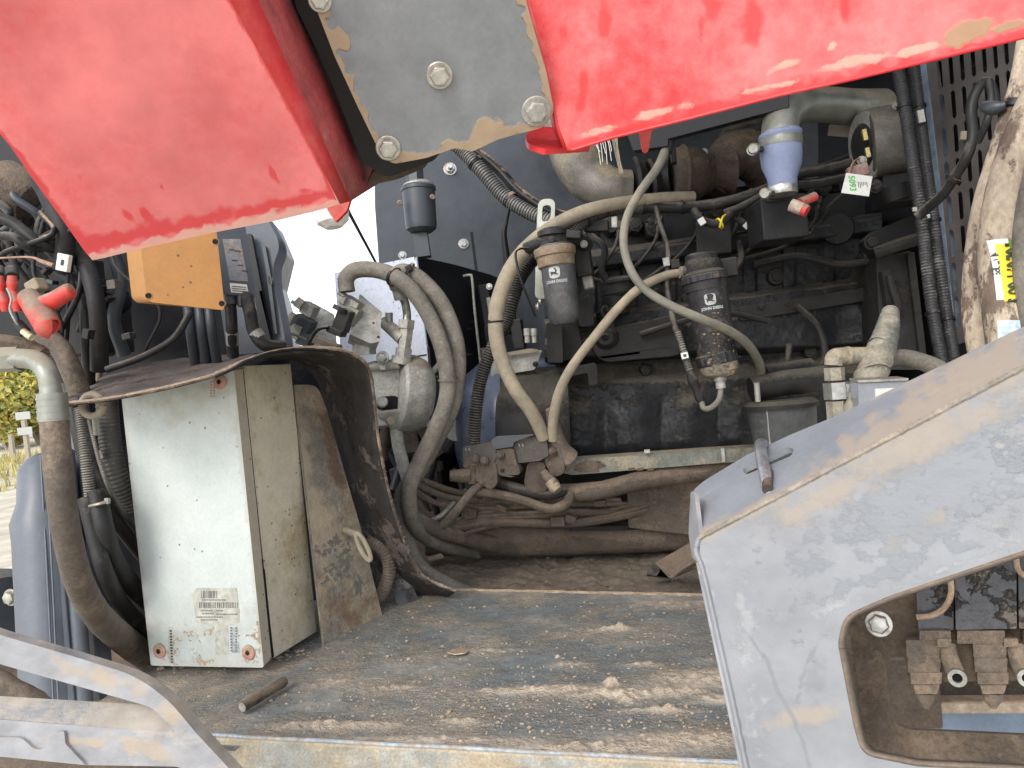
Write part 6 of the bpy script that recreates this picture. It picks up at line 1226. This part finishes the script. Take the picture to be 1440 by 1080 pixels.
for k in range(6): flat_on(TG, 1207 + k * 2.4, 260, rect2(-.006, -.0005, rs.uniform(0, .008), .0006), X_, 'print_', 'print_line', t, .0008, rot=-82)
bx('holder_body', 1208, 240, 1.42, 28, 18, .02, M('dusty_pink_plastic', (.28, .17, .15), .6, dust=.4, scale=20), t, roll=-10); tube('red_wire', [(1192, 248, 1.41), (1200, 228, 1.42), (1210, 222, 1.44)], 1.2, 'redrub', t, seg=8); bx('pale_card', 1184, 184, 1.62, 36, 16, .003, 'tan', t, roll=14)
# ---- grille
GP = PL((1298, 100, 1.45), (1345, 480, 1.40), (1445, 100, 1.22))
t = thing('radiator_grille', 'black slotted radiator guard sheet at the upper right', 'grille', GP.at(1370, 280))
slots = []
U = Vector((3.4, 47.5)); W = Vector((15.5, -5.6))
for j in range(0, 11):
    for i in range(-1, 12):
        c = Vector((1321.5, 105)) + U * j * (1.0) * 1.0 + W * i * (1 + .0 * j)
        if c.x < 1312 + j * 3 or c.x > 1475 or c.y < 20: continue
        hh = 18.5; d_ = U.normalized() * hh; s = Vector((3.6, -1))
        P = [c - d_ - s * .6, c - d_ * 1.12, c - d_ + s * .6 , c - d_ * .9 + s, c + d_ * .9 + s, c + d_ + s * .6, c + d_ * 1.12, c + d_ - s * .6, c + d_ * .9 - s, c - d_ * .9 - s]
        if c.y + 25 > 470 : continue
        slots.append([(q.x, q.y) for q in P])
sheet('guard_sheet', [(1296, 20), (1300, 80), (1318, 260), (1345, 485), (1500, 430), (1500, 0), (1400, 0)], GP, .0025, 'mesh', t, slots, bevel=0)
sheet('radiator_core', [(1290, 0), (1330, 500), (1560, 470), (1560, -40)], PN(GP.o - GP.n * .035, GP.n), .03, 'hole', t, bevel=0)
sheet('guard_edge', rnd([(1291, 80), (1300, 78), (1322, 262), (1340, 440), (1338, 470), (1333, 470), (1310, 262)], 1), PN(GP.o + GP.n * .002, GP.n), .03, M('edge_paint', (.16, .20, .26), .4, dust=.25, scale=12, bump=.2), t, bevel=.0008)
bx('zip_tie_end', 1357, 190, 1.34, 10, 12, .008, 'tan', t, roll=10, bevel=.001)
tag(sheet('bay_side_wall', [(1150, -40), (1340, 0), (1400, 520), (1240, 540), (1150, 400)], PL((1150, 0, 2.0), (1340, 0, 1.65), (1150, 500, 2.0)), .01, 'navy', bevel=.002), 'dark wall of the engine bay behind the alternator', 'wall')
tag(sheet('bay_end_wall', [(1340, -160), (1900, -260), (1900, 700), (1360, 640)], PL((1340, 0, 1.50), (1900, 0, .9), (1340, 600, 1.50)), .01, 'navy', bevel=.002), 'dark end wall behind the slotted guard', 'wall')
for i, (pts, r, lb) in enumerate([
    ([(1262, 90, 1.36), (1272, 150, 1.36), (1284, 230, 1.35), (1295, 300, 1.34), (1303, 370, 1.33), (1312, 440, 1.32), (1325, 510, 1.30)], 8.5, 'left of the two black ribbed conduits running down beside the slotted guard'),
    ([(1284, 85, 1.38), (1292, 150, 1.38), (1302, 230, 1.37), (1313, 310, 1.36), (1322, 380, 1.35), (1333, 450, 1.34), (1342, 505, 1.32)], 8, 'right of the two black ribbed conduits running down beside the slotted guard')]):
    t = thing('conduit', lb, 'conduit', pts[0], 'black conduits beside the slotted guard'); tube('conduit_body', pts, r, M('wet_black_conduit%d' % i, (.02, .021, .025), .3, dust=.28, dcol=(.3, .28, .26), scale=16, bump=.3, updust=.2, film=.08), t, corr=(.0055, .10), seg=16)
    for k in (1, 3, 5): strap('cable_tie', pts[k], pts[k + 1], r + .3, 'tie', t, .005, .0018); 
    bx('tie_head', pts[3][0] - 8, pts[3][1] - 6, 1.33, 6, 6, .006, 'alu', t, bevel=.001)
    if i: bx('bare_clip', 1296, 163, 1.36, 9, 18, .008, 'alu', t, roll=-5, bevel=.001)
t = thing('cable', 'black hose crossing the slotted guard down to the ribbed conduits', 'hose', S(1340, 260, 1.2)); tube('hose_body', [(1290, 305, 1.30), (1300, 296, 1.29), (1325, 274, 1.25), (1345, 245, 1.22), (1360, 220, 1.2), (1368, 190, 1.2), (1366, 150, 1.2), (1378, 120, 1.2), (1392, 118, 1.2), (1400, 150, 1.2)], 7, 'rubber', t, wob=.08); strap('cable_tie', (1340, 252, 1.225), (1345, 245, 1.22), 7.5, 'tie', t, .006, .003)
tag(tube('hose', [(1390, 112, 1.15), (1394, 140, 1.15), (1388, 170, 1.15), (1375, 200, 1.17)], 5, 'rubber', wob=.1), 'short thin black cable dangling over the top of the slotted guard', 'cable')
# ---- big beige hoses far right
for i, (pts, r, mm, lb) in enumerate([
    ([(1450, 50, .90), (1442, 100, .90), (1432, 140, .90), (1410, 210, .90), (1386, 290, .90), (1374, 370, .90), (1372, 440, .90), (1384, 520, .88)], 17, 'rbeige', 'pale mud splashed hose, leftmost of the bundle at the right edge'),
    ([(1500, 40, .86), (1475, 110, .86), (1448, 170, .85), (1423, 240, .85), (1408, 310, .85), (1405, 380, .85), (1412, 450, .84), (1420, 520, .84)], 26, 'rbeige', 'thick mud splashed hose carrying the yellow tag at the right edge'),
    ([(1540, 100, .82), (1490, 180, .82), (1466, 250, .82), (1453, 320, .82), (1452, 400, .82), (1462, 500, .82)], 24, 'beige', 'brown hose at the very right edge, in front of the tagged one')]):
    t = thing('hydraulic_hose', lb, 'hose', pts[3], 'bundle of hydraulic hoses at the right edge'); h_ = tube('hose_body', pts, r, mm, t, seg=26, wob=.015, n=10)
    if i == 0: strap('clamp_ring', (1428, 152, .90), (1422, 170, .90), 18, 'tie', t, .009, .003); tube('clamp_tail', [(1415, 148, .89), (1398, 152, .90), (1385, 150, .92)], [6, 9, 8], 'wall', t, wob=.2)
    if i == 1:
        def on_hose(x, y, lift):      # point on the front of this hose at a pixel
            cen = cr([S(*p) for p in pts], 30); q = min(cen, key=lambda c: abs((540 - F * (c - CAM).dot(up) / (c - CAM).dot(fwd)) - y)); cx = 720 + F * (q - CAM).dot(rt) / (q - CAM).dot(fwd)
            dd = (q - CAM).dot(fwd); rw = r * dd / F; s = max(-.97, min(.97, (x - cx) / r)); return q + (rt * s - fwd * math.sqrt(1 - s * s)) * (rw + lift)
        def patch(name, L, Rr, mat, lift, n=14, m_=10):
            vs = []
            for k in range(n + 1):
                f = k / n; y0 = L[0][1] + (L[1][1] - L[0][1]) * f; xl = L[0][0] + (L[1][0] - L[0][0]) * f; xr = Rr[0] + (Rr[1] - Rr[0]) * f
                for j in range(m_ + 1): vs.append(on_hose(xl + (xr - xl) * j / m_, y0, lift))
            return mk(name, vs, [(k * (m_ + 1) + j, k * (m_ + 1) + j + 1, (k + 1) * (m_ + 1) + j + 1, (k + 1) * (m_ + 1) + j) for k in range(n) for j in range(m_)], mat, t, smooth=True)
        patch('white_label', [(1381, 340), (1390, 424)], (1400, 1412), 'paper', .0006)
        patch('yellow_tag', [(1387, 347), (1397, 426)], (1422, 1426), 'yellow', .0012)
        patch('green_edge', [(1400, 343), (1406, 380)], (1426, 1427), M('green_marker', (.16, .30, .05), .6, dust=.2, scale=20), .0018)
        patch('blue_white_sticker', [(1392, 452), (1394, 480)], (1434, 1434), M('pale_blue_sticker', (.50, .60, .68), .4, dust=.15, scale=20), .0008)
        tg = text_geo('1050H-02A', .024, .0006); vs = []
        for v in tg[0]: vs.append(on_hose(1410 - v[1] * F / .85 * 1.0 + (v[0] / .075) * 3, 388 + v[0] * F / .85 * .62, .0028))
        mk('marker_text', vs, tg[1], M('marker_ink', (.03, .05, .02), .6, dust=0, scale=20, bump=0), t)
        tg = text_geo('4 V.LUBE', .008, .0002); vs = []
        for v in tg[0]: vs.append(on_hose(1384 + 4 - v[1] * F / .85 + (v[0] / .03) * 2, 375 + v[0] * F / .85 * .8, .0014))
        mk('label_text', vs, tg[1], 'print_', t)
# ---- wrapped hose and fitting
t = thing('wrapped_hose', 'hose wrapped in grey green tape rising beside the elbow fitting', 'hose', S(1225, 540, 1.2))
tube('wrapped_body', [(1205, 610, 1.16), (1212, 570, 1.18), (1224, 530, 1.2), (1238, 495, 1.22), (1248, 462, 1.26), (1252, 440, 1.32)], [23, 23, 22, 20, 16, 12], M('tape_wrap', (.17, .18, .165), .45, dust=.45, dcol=(.40, .36, .28), scale=12, bump=.5, updust=.3, film=.15), t, seg=24, corr=(.02, .07))
for k, (p, q) in enumerate([((1208, 585, 1.17), (1215, 560, 1.18)), ((1218, 550, 1.19), (1228, 525, 1.2)), ((1228, 520, 1.2), (1238, 495, 1.22)), ((1240, 488, 1.225), (1247, 465, 1.25))]): strap('tape_band', p, V(q) + rt * .02 * (1 if k % 2 else -1), [23, 22, 20.5, 18][k], bpy.data.materials['tape_wrap'], t, .012, .001)
t = thing('elbow_fitting', 'dusty beige steel elbow fitting with a stack of hex nuts left of the wrapped hose', 'fitting', S(1175, 540, 1.2))
fm = M('dusty_fitting', (.40, .38, .32), .5, .2, dust=.5, dcol=(.46, .38, .27), scale=16, bump=.4, updust=.4, film=.2)
tube('elbow', [(1222, 500, 1.22), (1195, 500, 1.21), (1178, 501, 1.20), (1173, 504, 1.2), (1172, 514, 1.2)], 12, fm, t, seg=20); tube('collar', [(1189, 500, 1.205), (1194, 500, 1.205)], 12.8, fm, t, straight=True)
tube('hex_nut', [(1173, 517, 1.2), (1174, 535, 1.2)], 13.5, fm, t, seg=6, straight=True); tube('hex_nut', [(1176, 538, 1.2), (1178, 561, 1.2)], 18, 'zinc', t, seg=6, straight=True); tube('hex_nut', [(1176, 564, 1.2), (1178, 590, 1.2)], 14, fm, t, seg=6, straight=True); tube('small_nut', [(1190, 540, 1.19), (1192, 558, 1.19)], 9, 'zinc', t, seg=6, straight=True); tube('spigot', [(1173, 530, 1.2), (1178, 600, 1.2)], 9, 'brown', t, straight=True)
tag(tube('hose', [(1240, 505, 1.24), (1270, 502, 1.24), (1300, 510, 1.24), (1320, 520, 1.24)], [11, 11, 12, 14], 'beige'), 'dusty brown hose running right from behind the wrapped hose', 'hose')
t = thing('terminal_box', 'small pale box with a dark label peeping over the grey frame', 'box', S(1240, 545, 1.12)); bx('box_body', 1242, 556, 1.12, 66, 40, .05, 'framed', t, roll=3); bx('box_lip', 1242, 535, 1.115, 66, 4, .055, 'alu', t, roll=3, bevel=.001); bx('white_label', 1246, 553, 1.118, 28, 14, .004, 'paper', t, roll=3, bevel=.0005)
# ---- canister bottom right
t = thing('oil_canister', 'dark dusty cylindrical canister standing at the right foot of the engine', 'canister', S(1090, 600, 1.5))
lathe('canister_body', S(1098, 570, 1.52), S(1108, 650, 1.52), [(0, 46), (.02, 47), (1, 40)], M('canister_paint', (.05, .06, .07), .45, dust=.35, dcol=(.22, .19, .15), scale=10, bump=.4, updust=.3, film=.15), t, 40)
lathe('rim', S(1097, 562, 1.52), S(1098, 573, 1.52), [(0, 44), (.5, 51), (1, 51)], 'engine2', t, 40)
tube('upper_barrel', [(1056, 548, 1.54), (1105, 538, 1.54), (1160, 532, 1.56)], [17, 18, 18], 'engine2', t, seg=24, straight=True); tube('upper_barrel', [(1075, 525, 1.6), (1140, 515, 1.62)], 12, 'engine', t, seg=20, straight=True)
tube('clamp_bolt', [(1064, 538, 1.49), (1066, 565, 1.49)], 4, 'alu', t, straight=True); tube('seam', [(1078, 572, 1.47), (1084, 635, 1.48)], 1.2, 'alu', t, seg=6, straight=True)
tag(tube('small_spout', [(1110, 486, 1.66), (1108, 505, 1.64), (1107, 518, 1.63)], [5, 4, 4], 'engine2'), 'small rusty spout pointing down above the canister', 'spout')

# ================================================================== SMALL CLUTTER
eng = bpy.data.objects['engine']; rs = random.Random(77)
def low(name, px, py, d, w_, h, dep, mat, roll=0): return mk(name, *bx_geo(px, py, d, w_, h, dep, roll, 4), mat, eng, bevel=.003)
for k in range(46):
    x = rs.uniform(835, 1235); y = rs.choice([rs.uniform(300, 340), rs.uniform(370, 440), rs.uniform(470, 545)]); yy = y - (x - 835) * .13 * (1 if y < 460 else .8)
    d = 1.79 if y < 460 else 1.765
    if y < 345: d = 1.87
    c = S(x, yy, d); r_ = rs.uniform(5, 13) * d / F
    mk('casting_boss', *lathe_geo(c + EY * .02, c - EY * rs.uniform(.012, .03), [(0, r_ * 1.2), (.7, r_), (.9, r_ * .85), (.92, r_ * .5), (1, r_ * .45)], rs.choice([6, 18, 18])), rs.choice(['engine', 'engine2']), eng, smooth=True)
for k in range(30):
    x = rs.uniform(835, 1230); y = rs.choice([rs.uniform(305, 335), rs.uniform(380, 440), rs.uniform(480, 550)]) - (x - 835) * .13
    low('casting_rib', x, y, 1.80 if y > 330 else 1.88, rs.choice([5, 7, 40, 60]), rs.choice([24, 36, 8]), .04, rs.choice(['engine', 'engine2']), roll=rs.uniform(-4, 4))
for k in range(6):
    x = 870 + k * 56; y = 330 - k * 7
    mk('injection_line', *tube('x', [(x, y, 1.80), (x - 6, y + 18, 1.74), (x - 22 - k * 3, y + 44, 1.71), (x - 34 - k * 9, y + 62, 1.71), (900 - k * 3, 402, 1.70)], 2.6, 'engine2', geo=True, seg=8), 'engine2', eng, smooth=True)
    mk('injector', *lathe_geo(S(x, y + 2, 1.80), S(x + 2, y - 16, 1.82), [(0, .007), (.4, .007), (.45, .011), (1, .011)], 6), 'engine2', eng, smooth=True)
for pts, r_ in [([(900, 470, 1.68), (960, 452, 1.67), (1020, 440, 1.67), (1080, 452, 1.68)], 4), ([(1060, 372, 1.74), (1120, 360, 1.72), (1180, 372, 1.7), (1230, 366, 1.66)], 5), ([(1120, 430, 1.68), (1150, 460, 1.67), (1160, 500, 1.66), (1150, 530, 1.66)], 5), ([(830, 330, 1.70), (850, 350, 1.68), (846, 380, 1.68), (856, 398, 1.68)], 5), ([(1040, 340, 1.68), (1042, 365, 1.66), (1030, 385, 1.6)], 5)]:
    mk('pipe', *tube('x', pts, r_, 'engine2', geo=True), 'engine2', eng, smooth=True)
# tangle of dark cables in the recess at the upper left
t = thing('wiring_loom', 'tangle of thin black cables and clips in the dark recess left of the yellow box', 'wiring', S(80, 420, 1.25))
for k in range(26):
    x0 = rs.uniform(-20, 180); y0 = rs.uniform(215, 330) + max(0, x0 - 60) * .5; x1 = x0 + rs.uniform(-50, 60); y1 = y0 + rs.uniform(60, 210); d = rs.uniform(1.2, 1.34)
    tube('cable', [(x0, y0, d), (x0 + rs.uniform(-25, 25), (y0 * 2 + y1) / 3, d - .03), (x1 + rs.uniform(-25, 25), (y0 + y1 * 2) / 3, d - .02), (x1, min(y1, 505), d)], rs.uniform(2, 6), rs.choice([drk, 'rubber', 'tie', 'wall']), t, seg=8, n=6)
for k in range(12): bx('cable_clip', rs.uniform(0, 180), rs.uniform(330, 480), rs.uniform(1.18, 1.3), rs.uniform(5, 16), rs.uniform(5, 14), .015, rs.choice([drk, 'wall', 'black', 'mudhose']), t, roll=rs.uniform(-40, 40), bevel=.001)
# small lines and clods at the foot of the engine
t = thing('line_bundle', 'bundle of thin mud coated lines running low between the curved hoses and the rail', 'pipes', S(700, 700, 1.62))
for k in range(9):
    y0 = 640 + k * 9; tube('line', [(560 + k * 5, y0 + 20, 1.66), (620 + rs.uniform(-10, 10), y0 + 40 + rs.uniform(-8, 20), 1.66), (690, 700 + k * 5, 1.66), (760 + k * 8, 705 + k * 4 + rs.uniform(-8, 8), 1.67), (860 + k * 12, 712 + rs.uniform(-12, 20), 1.72)], rs.uniform(3, 6.5), rs.choice(['brown', 'mudhose', 'brown']), t, seg=10, wob=.1)
for k in range(10): bx('pipe_clip', rs.uniform(640, 860), rs.uniform(690, 745), 1.63, rs.uniform(8, 20), rs.uniform(6, 14), .02, 'brown', t, roll=rs.uniform(-30, 30), bevel=.002)
# hardware behind the pump
t = thing('pump_hardware', 'dark brackets and small pipes crowded below and behind the grey pump', 'brackets', S(600, 620, 1.75))
for k in range(12):
    x = rs.uniform(545, 640); y = rs.uniform(560, 700); tube('pipe', [(x, y, 1.78), (x + rs.uniform(-20, 20), y + 30, 1.76), (x + rs.uniform(-25, 25), y + 75, 1.76)], rs.uniform(3, 8), rs.choice(['rubber', 'wall', 'mudhose', 'brown']), t, seg=10)
for k in range(8): bx('bracket', rs.uniform(550, 635), rs.uniform(560, 690), 1.76, rs.uniform(10, 26), rs.uniform(8, 26), .03, rs.choice(['wall', 'engine2', 'brown']), t, roll=rs.uniform(-30, 30), bevel=.002)
for k in range(7): bolt((rs.uniform(548, 600), rs.uniform(500, 600), 1.62), rs.uniform(2.5, 4.5), bpy.data.objects['pump'], 'alu')
# pale lens hanging under the red cover
t = thing('work_lamp', 'pale grey round work lamp hanging in the bright gap under the red cover', 'lamp', S(468, 296, 1.15))
lathe('lamp_body', S(462, 282, 1.18), S(470, 320, 1.18), [(0, 26), (.3, 27), (.8, 22), (1, 12)], M('milky_plastic', (.8, .8, .78), .5, dust=.1, scale=20, bump=.05), t, 28); sheet('lamp_bracket', rnd([(456, 282), (494, 276), (488, 296), (472, 312), (462, 298)], 3), PL((456, 282, 1.10), (494, 276, 1.10), (472, 312, 1.10)), .01, 'redrub', t, bevel=.001)

t = bpy.data.objects['mud_flap']; P_ = [(405, 505), (430, 512), (452, 530), (466, 560), (478, 620), (494, 690), (520, 760), (548, 820), (560, 842), (530, 850), (508, 800), (488, 740), (478, 700), (482, 672), (468, 640), (474, 610), (462, 590), (468, 560), (452, 545), (440, 530), (420, 524)]
LPp = PL((405, 505, 1.50), (560, 842, 1.50), (466, 560, 1.53))
sheet('torn_liner', rnd([(x + 42 - max(0, (y - 640)) * .06, y + 2) for x, y in P_], 3, 3), LPp, .004, M('grey_torn_liner', (.05, .052, .06), .6, dust=.5, dcol=(.17, .155, .14), scale=14, bump=1.2, updust=.2, var=.5, film=.15, soft=.04), t, bevel=.001)
